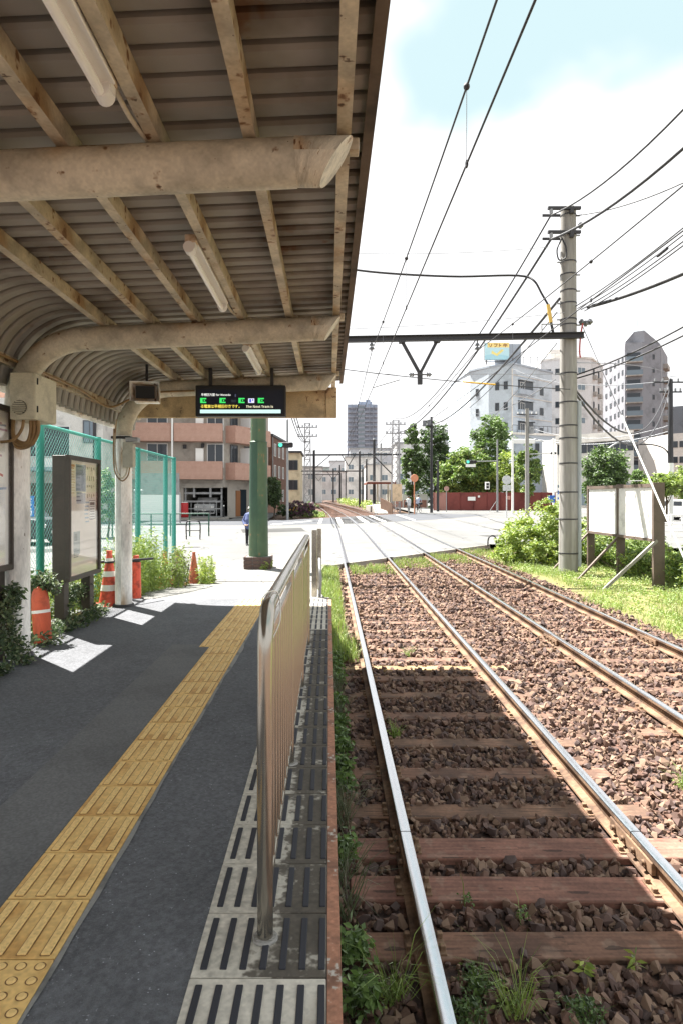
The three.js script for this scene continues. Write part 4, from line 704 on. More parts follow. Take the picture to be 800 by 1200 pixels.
// ---- back of the platform: ivy, weeds
{
  const ivy = (seed, pts, r, n, label) => { const lv = new Leaves(seed); const c = curve(pts.map(p => V(...p)), 40); c.forEach((p, i) => lv.clump(p.x, p.y, p.z, r * (1 - 0.3 * i / 40), n, 0.05, TONE.ivy, 0.35)); const t = thing('ivy', label, 'ivy', V(0, 0, 0)); part('stem', tube(c, 0.007, 5), bark, t); part('foliage', lv.geo(), leafMat, t); };
  ivy(81, [[-2.62, 0.02, -5.5], [-2.74, 0.12, -5.62], [-2.8, 0.3, -5.6], [-2.82, 0.5, -5.66], [-2.78, 0.62, -5.7]], 0.10, 26, 'dark ivy climbing the foot of the tall map board');
  ivy(82, [[-2.72, 0.04, -6.15], [-2.85, 0.06, -6.45], [-2.84, 0.05, -6.8], [-2.78, 0.05, -7.2], [-2.8, 0.06, -7.7], [-2.86, 0.05, -8.1]], 0.12, 36, 'pale ground ivy spilling onto the platform under the notice board');
  ivy(83, [[-3.0, 0.1, -6.45], [-2.98, 0.45, -6.45], [-2.9, 0.62, -6.4], [-2.8, 0.62, -6.34], [-2.74, 0.52, -6.4]], 0.10, 26, 'ivy hanging over the orange bollard');
  ivy(84, [[-2.58, 0.03, -4.6], [-2.7, 0.03, -4.95], [-2.66, 0.03, -5.25]], 0.09, 26, 'low pale ivy at the front of the tall map board');
  ivy(85, [[-3.0, 0.05, -7.1], [-2.98, 0.3, -7.3], [-3.02, 0.35, -7.7], [-3.0, 0.1, -7.95]], 0.13, 30, 'ivy mound behind the notice board legs');
  const weeds = (seed, x0, x1, d0, d1, n, h, label, tones) => { const lv = new Leaves(seed), q = lv.q; for (let i = 0; i < n; i++) { const x = lerp(x0, x1, q()), d = lerp(d0, d1, q()), y = (d < 9 ? -0.1 : walkY(d) - 0.06), hh = h * (0.45 + 0.6 * q()), lx = (q() - 0.5) * 0.3, lz = (q() - 0.5) * 0.3; for (let k = 0; k < 46; k++) { const t = Math.pow(q(), 0.8); lv.leaf(x + lx * t, y + hh * t, -d + lz * t, 0.12 * (1.2 - 0.5 * t), 0.013, tones[Math.floor(q() * tones.length)], 0.35); } for (let k = 0; k < 3; k++) lv.blade(x + lx * 0.1, y, -d, hh, 0.005, 0.15, tones[0]); } return single('weed_clump', lv.geo(), leafMat, label, 'weeds', undefined); };
  weeds(91, -3.35, -2.95, 9.3, 10.6, 34, 0.95, 'tall feathery weeds beside the canopy column and orange post', TONE.light);
  weeds(92, -3.55, -3.15, 10.4, 12.8, 90, 1.25, 'tall green weeds in front of the teal fence', TONE.light);
  weeds(93, -3.45, -2.95, 12.9, 14.1, 34, 0.95, 'weeds growing among the far traffic cones', [...TONE.light, [0.12, 0.1, 0.05]]);
  weeds(94, -2.95, -2.65, 14.4, 15.1, 22, 0.7, 'bright green weed clump past the last traffic cone', TONE.lime);
  weeds(95, -3.6, -3.2, 6.0, 9.2, 70, 0.75, 'green weeds between the notice boards and the fence', [...TONE.lime, ...TONE.light]);
  weeds(96, -1.85, -1.65, 17.5, 17.8, 8, 0.35, 'small weed at the foot of the green pole', TONE.lime);
}
// ---------------------------------------------------------------- left side: fence, cones, pole, flats
{ // chain-link fence
  const X = -3.5, top = 2.36, f = thing('chain_link_fence', 'teal painted chain-link fence behind the platform', 'fence', V(X, 0, 0));
  const posts = [3.9, 5.8, 7.8, 9.75, 11.8, 13.8, 14.55];
  posts.forEach((d) => part('post', [cyl(0.048, 0.048, top + 0.62, 14, 0, -0.62, -d)], M.teal, f));
  part('top_rail', tube([V(0, top - 0.03, -posts[0]), V(0, top - 0.03, -posts[posts.length - 1])], 0.024, 10), M.teal, f);
  const w = 0.075, h0 = -0.1, h1 = top - 0.06, gs = [], tri = (a, b) => { const dir = b.clone().sub(a).normalize(), n = V(1, 0, 0), s = n.clone().cross(dir).multiplyScalar(0.0022); const pos = [], pts = [[a, s, 1], [a, n, 0.003], [a, s, -1], [b, s, 1], [b, n, 0.003], [b, s, -1]].map(([p, o, k]) => p.clone().addScaledVector(o, k === 0.003 ? 0.003 : k)); for (const t of [[0, 1, 4], [0, 4, 3], [1, 2, 5], [1, 5, 4], [2, 0, 3], [2, 3, 5]]) for (const i of t) pos.push(pts[i].x, pts[i].y, pts[i].z); const g = new THREE.BufferGeometry(); g.setAttribute('position', new THREE.Float32BufferAttribute(pos, 3)); g.computeVertexNormals(); return g; };
  const D0 = posts[0], D1 = posts[posts.length - 1], Hh = h1 - h0;
  for (let s = D0 - Hh; s < D1; s += w) for (const k of [1, -1]) {
    const a0 = Math.max(s, D0), a1 = Math.min(s + Hh, D1); if (a1 - a0 < 0.02) continue;
    const y = d => k > 0 ? h0 + (d - s) : h1 - (d - s);
    gs.push(tri(V(0.01 * k, y(a0), -a0), V(0.01 * k, y(a1), -a1)));
  }
  part('wire_mesh', gs, worn([122, 190, 182], [96, 150, 144], 0.5, 0.5, 401, 64, 0.5), f);
}
// ---- traffic cones
const coneRed = worn([220, 92, 68], [140, 66, 52], 0.95, 0.5, 411, 128, 0.6), coneOld = worn([196, 112, 84], [140, 88, 70], 0.95, 0.4, 413, 128, 0.85), band = plain(0xdedcd6, 0.6);
function cone(label, pos, h, old, bands, group) {
  const t = thing('traffic_cone', label, 'traffic cone', pos, 0.3, group), m = old ? coneOld : coneRed, R = h * 0.19, r = h * 0.045, rad = y => lerp(R, r, y / h);
  part('base', [rbox(h * 0.52, 0.03, h * 0.52, 0.012, 0, 0.015, 0)], m, t);
  part('body', [cyl(R, r, h - 0.03, 24, 0, 0.03, 0), cyl(r * 1.15, r * 1.15, 0.03, 16, 0, h, 0)], m, t);
  for (const [a, b] of bands) part('reflective_band', new THREE.CylinderGeometry(rad(b * h) + 0.004, rad(a * h) + 0.004, (b - a) * h, 24, 1, true).translate(0, (a + b) / 2 * h + 0.03, 0), band, t);
  return t;
}
const c1 = cone('red traffic cone with two white bands beside the canopy column', V(-2.94, -0.02, -8.62), 0.72, false, [[0.26, 0.37], [0.52, 0.62], [0.78, 0.86]]);
{ const t = thing('cone_bar', 'black and white bar resting across the traffic cones', 'bar', V(-2.94, 0.575, -8.62)); part('bar', tube([V(-0.2, 0, 0.05), V(0.2, 0.0, -0.25), V(0.42, -0.01, -0.6)], 0.017, 10), M.black, t); part('ring', new THREE.TorusGeometry(0.055, 0.014, 8, 20).rotateX(Math.PI / 2), M.black, t); }
{ const t = thing('delineator_post', 'slim orange marker post behind the canopy column', 'marker post', V(-2.80, -0.06, -9.35)); part('post', [cyl(0.075, 0.066, 0.56, 20, 0, 0, 0), cyl(0.05, 0.04, 0.10, 16, 0, 0.56, 0)], coneRed, t); part('foot', [cyl(0.11, 0.11, 0.04, 20, 0, 0, 0)], M.black, t); part('collar', new THREE.TorusGeometry(0.055, 0.014, 8, 20).rotateX(Math.PI / 2).translate(0, 0.58, 0), M.black, t); }
cone('faded red traffic cone buried in weeds in front of the teal fence', V(-3.4, walkY(13.3) - 0.05, -13.35), 0.75, false, [[0.45, 0.6]]);
cone('faded orange striped cone beside the fence corner', V(-3.32, walkY(14.0) - 0.04, -14.1), 0.75, true, [[0.3, 0.4], [0.52, 0.6], [0.7, 0.78]]);
cone('plain faded orange cone, last of the row beside the weeds', V(-3.1, walkY(14.6) - 0.04, -14.8), 0.72, true, []);
{ // overgrown bollard
  const t = thing('bollard', 'tilted orange bollard overgrown by ivy beside the map board', 'bollard', V(-2.80, 0.02, -6.3)); t.rotation.z = 0.10; t.rotation.x = -0.08;
  part('post', new THREE.LatheGeometry([[0.001, 0], [0.085, 0], [0.085, 0.34], [0.082, 0.42], [0.07, 0.5], [0.04, 0.54], [0.001, 0.55]].map(p => new THREE.Vector2(...p)), 24), worn([204, 92, 60], [150, 74, 52], 0.95, 0.5, 415, 128, 0.6), t);
  part('band', new THREE.CylinderGeometry(0.0865, 0.0865, 0.03, 24, 1, true).translate(0, 0.30, 0), band, t);
}
// ---- green steel pole that carries the overhead beam
{
  const b = V(-1.95, L(17.9) - 0.09, -17.9), t = thing('green_pole', 'thick green steel pole on a square brick base behind the departure sign', 'pole', b);
  part('shaft', [cyl(0.275, 0.24, 3.4, 28, 0, 0.2, 0), cyl(0.215, 0.2, 3.6, 28, 0, 3.6, 0)], M.green, t);
  part('joint_ring', [cyl(0.255, 0.22, 0.03, 28, 0, 3.585, 0)], M.green, t);
  const baseBlock = part('base_block', [box(0.70, 0.40, 0.70, 0, 0.21, 0)], M.mortar, t);
  const br = rbox(0.23, 0.09, 0.05, 0.006), brm = worn([92, 72, 66], [64, 54, 50], 0.7, 0.4, 421, 128);
  for (let s = 0; s < 4; s++) for (let r = 0; r < 4; r++) for (let k = 0; k < 3; k++) { const m = part('brick', br, brm, baseBlock); const a = s * Math.PI / 2; const px = (k - 1) * 0.24; m.position.set(Math.cos(a) * px + Math.sin(a) * 0.345, 0.07 + r * 0.1, -Math.sin(a) * px + Math.cos(a) * 0.345); m.rotation.y = a; }
}
// ---- buildings: helpers
function onWall(A, B, s, y, out) { const e = [B[0] - A[0], B[1] - A[1]], l = Math.hypot(...e); e[0] /= l; e[1] /= l; return { x: A[0] + e[0] * s - e[1] * out, y, z: A[1] + e[1] * s + e[0] * out, r: Math.atan2(-e[1], e[0]), l }; }
const ringCache = new Map();
function ring(w, h, t, dp) { const k = [w, h, t, dp].join(); if (!ringCache.has(k)) ringCache.set(k, join([box(w, t, dp, 0, h / 2 - t / 2, 0), box(w, t, dp, 0, -h / 2 + t / 2, 0), box(t, h - 2 * t, dp, -w / 2 + t / 2, 0, 0), box(t, h - 2 * t, dp, w / 2 - t / 2, 0, 0), box(0.04, h - 2 * t, dp * 0.7, 0, 0, 0)])); return ringCache.get(k); }
const paneCache = new Map();
function paneG(w, h) { const k = w + ',' + h; if (!paneCache.has(k)) paneCache.set(k, box(w, h, 0.02)); return paneCache.get(k); }
const frameMat = plain(0x5a5c60, 0.5, 0.3), frameWhite = plain(0xd8d8d6, 0.5);
function win(parent, A, B, s, y, w, h, fm = frameMat, gm = M.glass, t = 0.06) {
  const q = onWall(A, B, s, y, 0.03), f = part('window', ring(w, h, t, 0.1), fm, parent); f.position.set(q.x, q.y, q.z); f.rotation.y = q.r;
  const p = part('pane', paneG(w - 2 * t, h - 2 * t), gm, f); p.position.z = 0.0; return f;
}
function slab(parent, name, A, B, s0, s1, y0, y1, out0, out1, m) { // a box lying on a wall between s0..s1
  const q = onWall(A, B, (s0 + s1) / 2, (y0 + y1) / 2, (out0 + out1) / 2), o = part(name, box(s1 - s0, y1 - y0, out1 - out0), m, parent); o.position.set(q.x, q.y, q.z); o.rotation.y = q.r; return o;
}
const terracotta = std({ roughness: 0.85, map: tex(512, 1.2, (u, v, i, j) => { const n = fbm(u, v, 6, 4, 431), f = hash2(i >> 3, j >> 2, 9); return mulc(mixc([190, 154, 138], [174, 136, 120], n), 0.92 + 0.14 * f); }) });
const greyWall = worn([172, 166, 158], [142, 136, 128], 0.7, 3, 433), darkTile = worn([88, 86, 84], [66, 64, 62], 0.6, 1.5, 435), brownBrick = std({ roughness: 0.9, map: tex(512, 2, (u, v, i, j) => { const f = hash2(i >> 4, (j >> 2) + ((i >> 4) % 2), 11), n = fbm(u, v, 4, 4, 437); return mulc(mixc([112, 82, 68], [88, 62, 52], n), 0.85 + 0.3 * f); }) });
{ // three-storey flats with terracotta balconies
  const base = V(-8.34, L(51), -51), A0 = [-26, 2.6], C = [0, 0], E = [3.0, -6.0];
  const b = thing('apartment_house', 'three-storey flats with terracotta tiled balconies and open garage', 'building', base);
  part('wall', prism([A0, C, E, [2.0, -16], [-26, -16]], 2.75, 10.4), greyWall, b);
  part('ground_floor_wall', [prism([A0, [-3.1, 0.31], [-3.1, -6], [-26, -6]], 0, 2.75), prism([[0.25, -0.5], [2.4, -4.8], [2.4, -8], [0.25, -8]], 0, 2.75), prism([[-3.1, -5.2], [0.25, -5.2], [0.25, -8], [-3.1, -8]], 0, 2.75)], greyWall, b);
  part('garage_lintel', prism([[-3.1, 0.31], [0.0, 0.0], [0.25, -0.5], [0.25, -5.2], [-3.1, -5.2]], 2.45, 2.75), greyWall, b);
  part('garage_floor', prism([[-3.1, 0.31], [0.25, -0.03], [0.25, -5.2], [-3.1, -5.2]], -0.02, 0.06), darkTile, b);
  part('garage_back_panel', [box(3.3, 2.4, 0.1, -1.43, 1.25, -5.05)], darkTile, b);
  for (const y of [3.05, 6.0, 8.95]) {                          // balcony fronts, in straight runs
    slab(b, 'balcony', A0, C, 14.5, 22.2, y, y + 1.4, 0, 1.1, terracotta);
    slab(b, 'balcony', A0, C, 22.4, 26.1, y, y + 1.4, 0, 1.1, terracotta);
    slab(b, 'balcony', C, E, 0.3, 5.6, y, y + 1.36, -0.2, 0.95, terracotta);
    slab(b, 'balcony', A0, C, 2, 14.4, y, y + 1.4, 0, 1.1, terracotta);
  }
  for (const y of [4.4, 7.35]) {
    for (const [s, w] of [[25.5, 1.3], [21, 1.6], [17.5, 1.6], [9.5, 1.6], [12.5, 1.6], [6, 1.6]]) win(b, A0, C, s, y + 0.55, w, 1.9, frameWhite);
    win(b, C, E, 1.4, y + 0.55, 1.0, 1.9); win(b, C, E, 3.6, y + 0.55, 1.3, 1.9);
    slab(b, 'vent_hood', A0, C, 24.4, 24.65, y + 1.2, y + 1.5, 0, 0.2, M.darkSteel); slab(b, 'vent_hood', A0, C, 23.0, 23.25, y + 1.1, y + 1.4, 0, 0.2, M.darkSteel);
    slab(b, 'water_heater', A0, C, 24.0, 24.6, y - 0.3, y + 1.1, 0.05, 0.4, M.white);
    slab(b, 'partition_screen', C, E, 2.4, 2.45, y - 0.4, y + 1.3, 0, 0.95, frameWhite);
  }
  slab(b, 'door', C, E, 1.7, 2.3, 0.1, 2.2, -0.02, 0.06, plain(0x8a5a35, 0.6)); slab(b, 'entrance_shade_panel', C, E, 2.32, 3.2, 0.1, 2.3, -0.05, 0.05, M.glass);  // dark panel beside the brown door paints the shade of the entrance recess
  slab(b, 'lintel_beam', A0, C, 14, 26.1, 2.4, 2.75, 0.02, 0.16, greyWall);
  slab(b, 'utility_cabinet', A0, C, 21.6, 22.2, 0.6, 1.5, 0.0, 0.3, M.white);
  part('garage_rail', [...[0.12, 0.75, 1.35].map(y => box(2.9, 0.08, 0.06, -1.6, y, 0.25)), ...[-3.0, -2.5, -2, -1.5, -1, -0.5, -0.15].map(x => box(0.05, 1.2, 0.05, x, 0.75, 0.25))], M.galv, b);
  part('lift_frame', [box(3.0, 0.16, 0.12, -1.6, 1.98, 0.0), box(0.16, 0.8, 0.12, -2.3, 2.05, 0.08), box(0.16, 0.8, 0.12, -1.0, 2.05, 0.08), box(0.12, 2.4, 0.14, -0.15, 1.25, -0.1), box(0.12, 2.4, 0.14, -2.98, 1.25, 0.0), box(2.8, 0.12, 2, -1.6, 1.3, -1.4)], M.galv, b);
  part('downpipe', [cyl(0.07, 0.07, 7.3, 12, -3.68, 2.6, 1.6), tube(curve([V(-3.68, 2.7, 1.6), V(-3.5, 2.2, 1.2), V(-3.35, 1.9, 0.5), V(-3.35, 0, 0.45)], 12), 0.07, 10)], M.white, b);
  part('parapet', prism([A0, C, E, [2.0, -16], [-26, -16]], 10.4, 10.7), greyWall, b);
}
{ // car stored in the garage
  const t = thing('parked_car', 'pale car parked inside the open garage of the flats', 'car', V(-9.9, L(53) + 0.08, -53.2), 0.0); carBody(t, worn([206, 208, 210], [180, 182, 184], 0.3, 1, 441));
}
function carBody(t, paint) {
  const sh = new THREE.Shape(); [[-0.8, 0.32], [-0.82, 0.7], [-0.76, 1.0], [-0.62, 1.42], [0.62, 1.42], [0.76, 1.0], [0.82, 0.7], [0.8, 0.32]].forEach(([a, b], i) => i ? sh.lineTo(a, b) : sh.moveTo(a, b));
  const side = new THREE.Shape(); [[-1.95, 0.3], [-2.0, 0.75], [-1.9, 0.95], [-1.05, 1.02], [-0.55, 1.45], [0.9, 1.48], [1.6, 1.02], [1.98, 0.95], [2.0, 0.4], [1.9, 0.3]].forEach(([a, b], i) => i ? side.lineTo(a, b) : side.moveTo(a, b));
  const g = new THREE.ExtrudeGeometry(side, { depth: 1.5, bevelEnabled: true, bevelSize: 0.06, bevelThickness: 0.06, bevelSegments: 2 }).translate(0, 0, -0.75).rotateY(Math.PI / 2);
  part('body', g, paint, t);
  part('windscreen', [bar(V(0, 1.04, 1.1), V(0, 1.42, 0.62), 1.3, 0.03)], M.glass, t);
  part('rear_window', [bar(V(0, 1.06, -1.62), V(0, 1.42, -1.0), 1.3, 0.03)], M.glass, t);
  for (const s of [-1, 1]) part('side_window', [box(0.02, 0.32, 1.5, s * 0.815, 1.24, -0.15)], M.glass, t);
  for (const x of [-0.78, 0.78]) for (const z of [-1.25, 1.25]) { const w = part('wheel', new THREE.CylinderGeometry(0.31, 0.31, 0.2, 20).rotateZ(Math.PI / 2), M.black, t); w.position.set(x, 0.31, z); part('rim', new THREE.CylinderGeometry(0.19, 0.19, 0.21, 16).rotateZ(Math.PI / 2), M.galv, w); }
  for (const s of [-0.6, 0.6]) { part('headlight', [rbox(0.34, 0.14, 0.06, 0.02, s, 0.76, 2.03)], M.white, t); part('tail_light', [rbox(0.2, 0.26, 0.05, 0.02, s * 1.15, 0.86, -2.03)], plain(0xa8241c, 0.4), t); }
  part('number_plate', [box(0.34, 0.17, 0.02, 0, 0.5, 2.07)], M.white, t); part('bumper', [rbox(1.6, 0.16, 0.1, 0.03, 0, 0.42, 2.03)], M.darkSteel, t);
}
{ // red bin at the corner
  const t = thing('drum', 'red cylindrical drum beside the garage opening', 'drum', V(-11.05, L(48.6) + 0.13, -49.4)); part('shell', new THREE.LatheGeometry([[0.001, 0], [0.28, 0], [0.28, 0.36], [0.295, 0.38], [0.28, 0.4], [0.28, 0.76], [0.295, 0.78], [0.28, 0.8], [0.28, 1.1], [0.24, 1.14], [0.001, 1.15]].map(p => new THREE.Vector2(...p)), 24), plain(0xb3262a, 0.5), t); part('lid', [cyl(0.27, 0.25, 0.04, 20, 0, 1.14, 0)], M.white, t);
}
{ // brown brick house behind
  const base = V(-6.35, L(66), -66), A = [-3.2, 1.6], C = [0.65, 1.0], E = [1.6, -9];
  const b = thing('brick_house', 'brown brick house with white framed windows beyond the flats', 'building', base);
  part('wall', prism([A, C, E, [-3.2, -9]], 0, 7.7), brownBrick, b); part('roof_edge', prism([[A[0] - 0.1, A[1] + 0.1], [C[0] + 0.1, C[1] + 0.1], [E[0] + 0.1, E[1]], [-3.3, -9]], 7.7, 7.95), M.darkSteel, b);
  for (const y of [1.7, 4.2, 6.4]) { win(b, A, C, 1.9, y, 1.1, 1.3, frameWhite); for (const s of [1.5, 4, 6.5]) win(b, C, E, s, y, 0.9, 1.3, frameWhite); }
  part('downpipe', [cyl(0.05, 0.05, 7.6, 10, 0.72, 0, 0.98)], M.galv, b);
  part('low_wall', prism([[-2.2, 3.4], [1.3, 3.0], [1.3, 2.7], [-2.2, 3.1]], 0, 1.1), terracotta, b);
}
{ const base = V(-4.6, L(80), -84), b = thing('cream_house', 'cream house seen past the brown brick house', 'building', base), A = [-1, 0], C = [0.9, 0]; part('wall', prism([A, C, [0.9, -8], [-1, -8]], 0, 7.2), worn([204, 194, 168], [184, 174, 150], 0.6, 2, 443), b); part('roof', prism([[-1.2, 0.3], [1.1, 0.3], [1.1, -8], [-1.2, -8]], 7.2, 7.45), M.darkSteel, b); for (const y of [3.0, 5.6]) win(b, A, C, 1.0, y, 1.2, 1.3); }
{ // white house above the fence
  const base = V(-24, L(44), -44), b = thing('white_house', 'white house with a dark wide window above the chain-link fence', 'building', base), A = [-12, 1], C = [8.2, -1];
  part('wall', prism([A, C, [8, -10], [-12, -10]], 0, 8.6), worn([214, 212, 208], [190, 186, 180], 0.6, 3, 451), b);
  win(b, A, C, 15.8, 5.6, 4.6, 2.2, frameWhite, M.glass); win(b, A, C, 19.4, 6.3, 0.9, 1.6, frameMat, M.glassPale);
  slab(b, 'lower_roof', A, C, 8, 20, 3.5, 3.75, 0, 1.8, worn([150, 168, 178], [120, 138, 148], 0.6, 2, 453));
  slab(b, 'brown_shutter', A, C, 9.5, 14, 0.2, 3.0, 0.02, 0.12, worn([116, 92, 62], [90, 72, 50], 0.8, 1.4, 455)); slab(b, 'opening_shade_panel', A, C, 14.4, 18.8, 0.2, 2.7, 0.02, 0.1, plain(0x5b554e, 0.7));  // flat dark panel right of the brown shutter stands for shade inside an opening
  slab(b, 'air_conditioner', A, C, 16.5, 17.4, 3.76, 4.4, 0.4, 0.8, M.white);
}
tree('garden_tree', 'small garden tree seen through the chain-link fence', far(126, 584, 30), 3.4, [0, 2.0, 0], [0.8, 1.4, 0.8], { nc: 60, nl: 50, len: 0.14, tones: TONE.mid, seed: 23, trunk: 0.06 });
{ // clutter seen through the fence
  const s = thing('blue_sign', 'blue sign with white characters seen through the fence', 'sign', P(34, 600, 18)); s.position.y = L(18) - 0.01;
  const c = document.createElement('canvas'); c.width = 128; c.height = 240; const g = c.getContext('2d'); g.fillStyle = '#2f78c8'; g.fillRect(0, 0, 128, 240); g.strokeStyle = '#f4f6f8'; g.lineWidth = 11;
  const st = (l) => { g.beginPath(); l.forEach(([x, y], i) => i ? g.lineTo(x, y) : g.moveTo(x, y)); g.stroke(); };
  st([[24, 34], [104, 34]]); st([[30, 60], [98, 60]]); st([[64, 14], [64, 84]]); st([[40, 84], [92, 84]]); st([[34, 104], [96, 104], [52, 152]]); st([[70, 120], [98, 156]]); st([[26, 178], [102, 178], [96, 222], [40, 222]]); st([[30, 198], [90, 206]]);
  const t = new THREE.CanvasTexture(c); t.colorSpace = THREE.SRGBColorSpace;
  part('panel', box(0.30, 0.58, 0.02, 0, 1.72, 0), plain(0x2f78c8, 0.5), s); part('print', new THREE.PlaneGeometry(0.29, 0.56).translate(0, 1.72, 0.013), std({ map: t, roughness: 0.5 }), s); part('post', [cyl(0.025, 0.025, 2.0, 10, 0, 0, -0.03)], M.galv, s);
  const car = thing('parked_car', 'dark parked car seen through the chain-link fence', 'car', V(-12.9, L(26) - 0.008, -26.5), 1.2); carBody(car, plain(0x3c3f44, 0.3, 0.3));
  const rail = thing('green_guard_rail', 'dark green pedestrian guard rail along the road beyond the fence', 'guard rail', V(-7.6, L(30) - 0.01, -30.5)); rail.rotation.y = 0.08;
  for (let k = 0; k < 6; k++) part('post', [cyl(0.035, 0.035, 1.1, 10, -2.6 + k * 0.9, 0, 0)], plain(0x1f4a3c, 0.5), rail); part('top_bar', tube([V(-2.6, 1.08, 0), V(1.9, 1.08, 0)], 0.035, 10), plain(0x1f4a3c, 0.5), rail); part('middle_bar', tube([V(-2.6, 0.6, 0), V(1.9, 0.6, 0)], 0.025, 10), plain(0x1f4a3c, 0.5), rail);
  const pan = thing('white_hoarding', 'white hoarding panel beyond the teal fence', 'hoarding', V(-11.2, L(42), -42)); part('panel', [box(2.9, 1.7, 0.05, 0, 1.05, 0)], M.white, pan); part('frame', [box(0.08, 2, 0.08, -1.5, 1, -0.05), box(0.08, 2, 0.08, 1.5, 1, -0.05)], M.galv, pan); part('grey_screen', [box(2.9, 1.4, 0.05, 0, 2.62, -0.02)], worn([150, 150, 150], [120, 120, 120], 0.6, 1, 457), pan);
  const pole = thing('dark_pole', 'slim dark pole in front of the white house', 'pole', far(111, 584, 38)); part('shaft', [cyl(0.11, 0.09, 8.4, 14)], M.darkSteel, pole); part('cap', [cyl(0.1, 0.08, 0.06, 14, 0, 8.4, 0)], M.galv, pole);
  const lampost = thing('short_post', 'short grey post with a flat top seen through the fence', 'post', far(160, 584, 28)); part('shaft', [cyl(0.06, 0.06, 2.2, 12)], M.galv, lampost); part('head', [rbox(0.4, 0.1, 0.2, 0.03, 0.1, 2.2, 0)], M.galv, lampost);
  const bo = thing('kerb_bollard', 'thin black bollard on the pavement in front of the flats', 'bollard', V(-7.05 - 1.0, L(49) + 0.13, -49.4)); part('post', [cyl(0.06, 0.06, 1.0, 12)], M.black, bo); part('reflector', [cyl(0.064, 0.064, 0.08, 12, 0, 0.85, 0)], M.white, bo);
  const gr = thing('kerb_guard', 'short dark guard hoop at the kerb beside the teal fence', 'guard rail', V(-6.0, L(28.5) - 0.01, -28.5)); part('hoop', tube(curve([V(-0.3, 0, 0), V(-0.3, 0.7, 0), V(-0.25, 0.8, 0), V(0.25, 0.8, 0), V(0.3, 0.7, 0), V(0.3, 0, 0)], 30), 0.03, 10), M.black, gr); part('bar', tube([V(-0.3, 0.4, 0), V(0.3, 0.4, 0)], 0.02, 8), M.black, gr);
}
// ---- traffic signal
function signalHead(t, lit, y, x, z) {
  const h = part('signal_head', [rbox(1.15, 0.4, 0.22, 0.12, x, y, z)], M.darkSteel, t);
  [0, 1, 2].forEach(k => { const on = k === lit, m = on ? new THREE.MeshStandardMaterial({ color: 0x0b6a50, emissive: new THREE.Color(0.12, 0.9, 0.62), emissiveIntensity: 0.3, roughness: 0.4 }) : plain([0x11332a, 0x1a1712, 0x1c1010][k], 0.4); part('lens', new THREE.CylinderGeometry(0.15, 0.15, 0.03, 24).rotateX(Math.PI / 2).translate(x + (k - 1) * 0.36, y, z + 0.12), m, h); part('visor', new THREE.CylinderGeometry(0.165, 0.165, 0.16, 20, 1, true, Math.PI / 2, Math.PI).rotateX(Math.PI / 2).rotateZ(0).translate(x + (k - 1) * 0.36, y, z + 0.18), new THREE.MeshStandardMaterial({ color: 0x222226, side: THREE.DoubleSide }), h); });
}
{
  const t = thing('traffic_signal', 'traffic signal showing green on a grey pole by the flats', 'traffic signal', far(337, 584, 48));
  part('pole', [cyl(0.10, 0.075, 7.5, 16)], M.galv, t); part('pole_cap', [cyl(0.09, 0.05, 0.08, 16, 0, 7.5, 0)], M.galv, t); signalHead(t, 0, 5.62, -0.14, 0.22); part('bracket', [tube([V(0, 5.62, 0), V(-0.3, 5.62, 0.12)], 0.04, 8)], M.galv, t);
}
{ // black and yellow striped barrier
  const t = thing('striped_barrier', 'low black and yellow striped barrier beside the far track', 'barrier', V(-2.55, L(54.5) - 0.06, -54.2), -0.18);
  const y = plain(0xd6b43c, 0.6); for (let k = 0; k < 16; k++) { const g = box(0.14, 0.36, 0.07, 0, 0, 0), p = g.attributes.position; for (let i = 0; i < p.count; i++) p.setX(i, p.getX(i) + p.getY(i) * 0.5); const m = part('stripe', g, k % 2 ? y : M.black, t); m.position.set(-1.06 + k * 0.14, 0.75, 0); }
  for (const x of [-1.0, 1.15]) part('post', [box(0.1, 1.0, 0.1, x, 0.45, -0.09)], M.black, t);
}
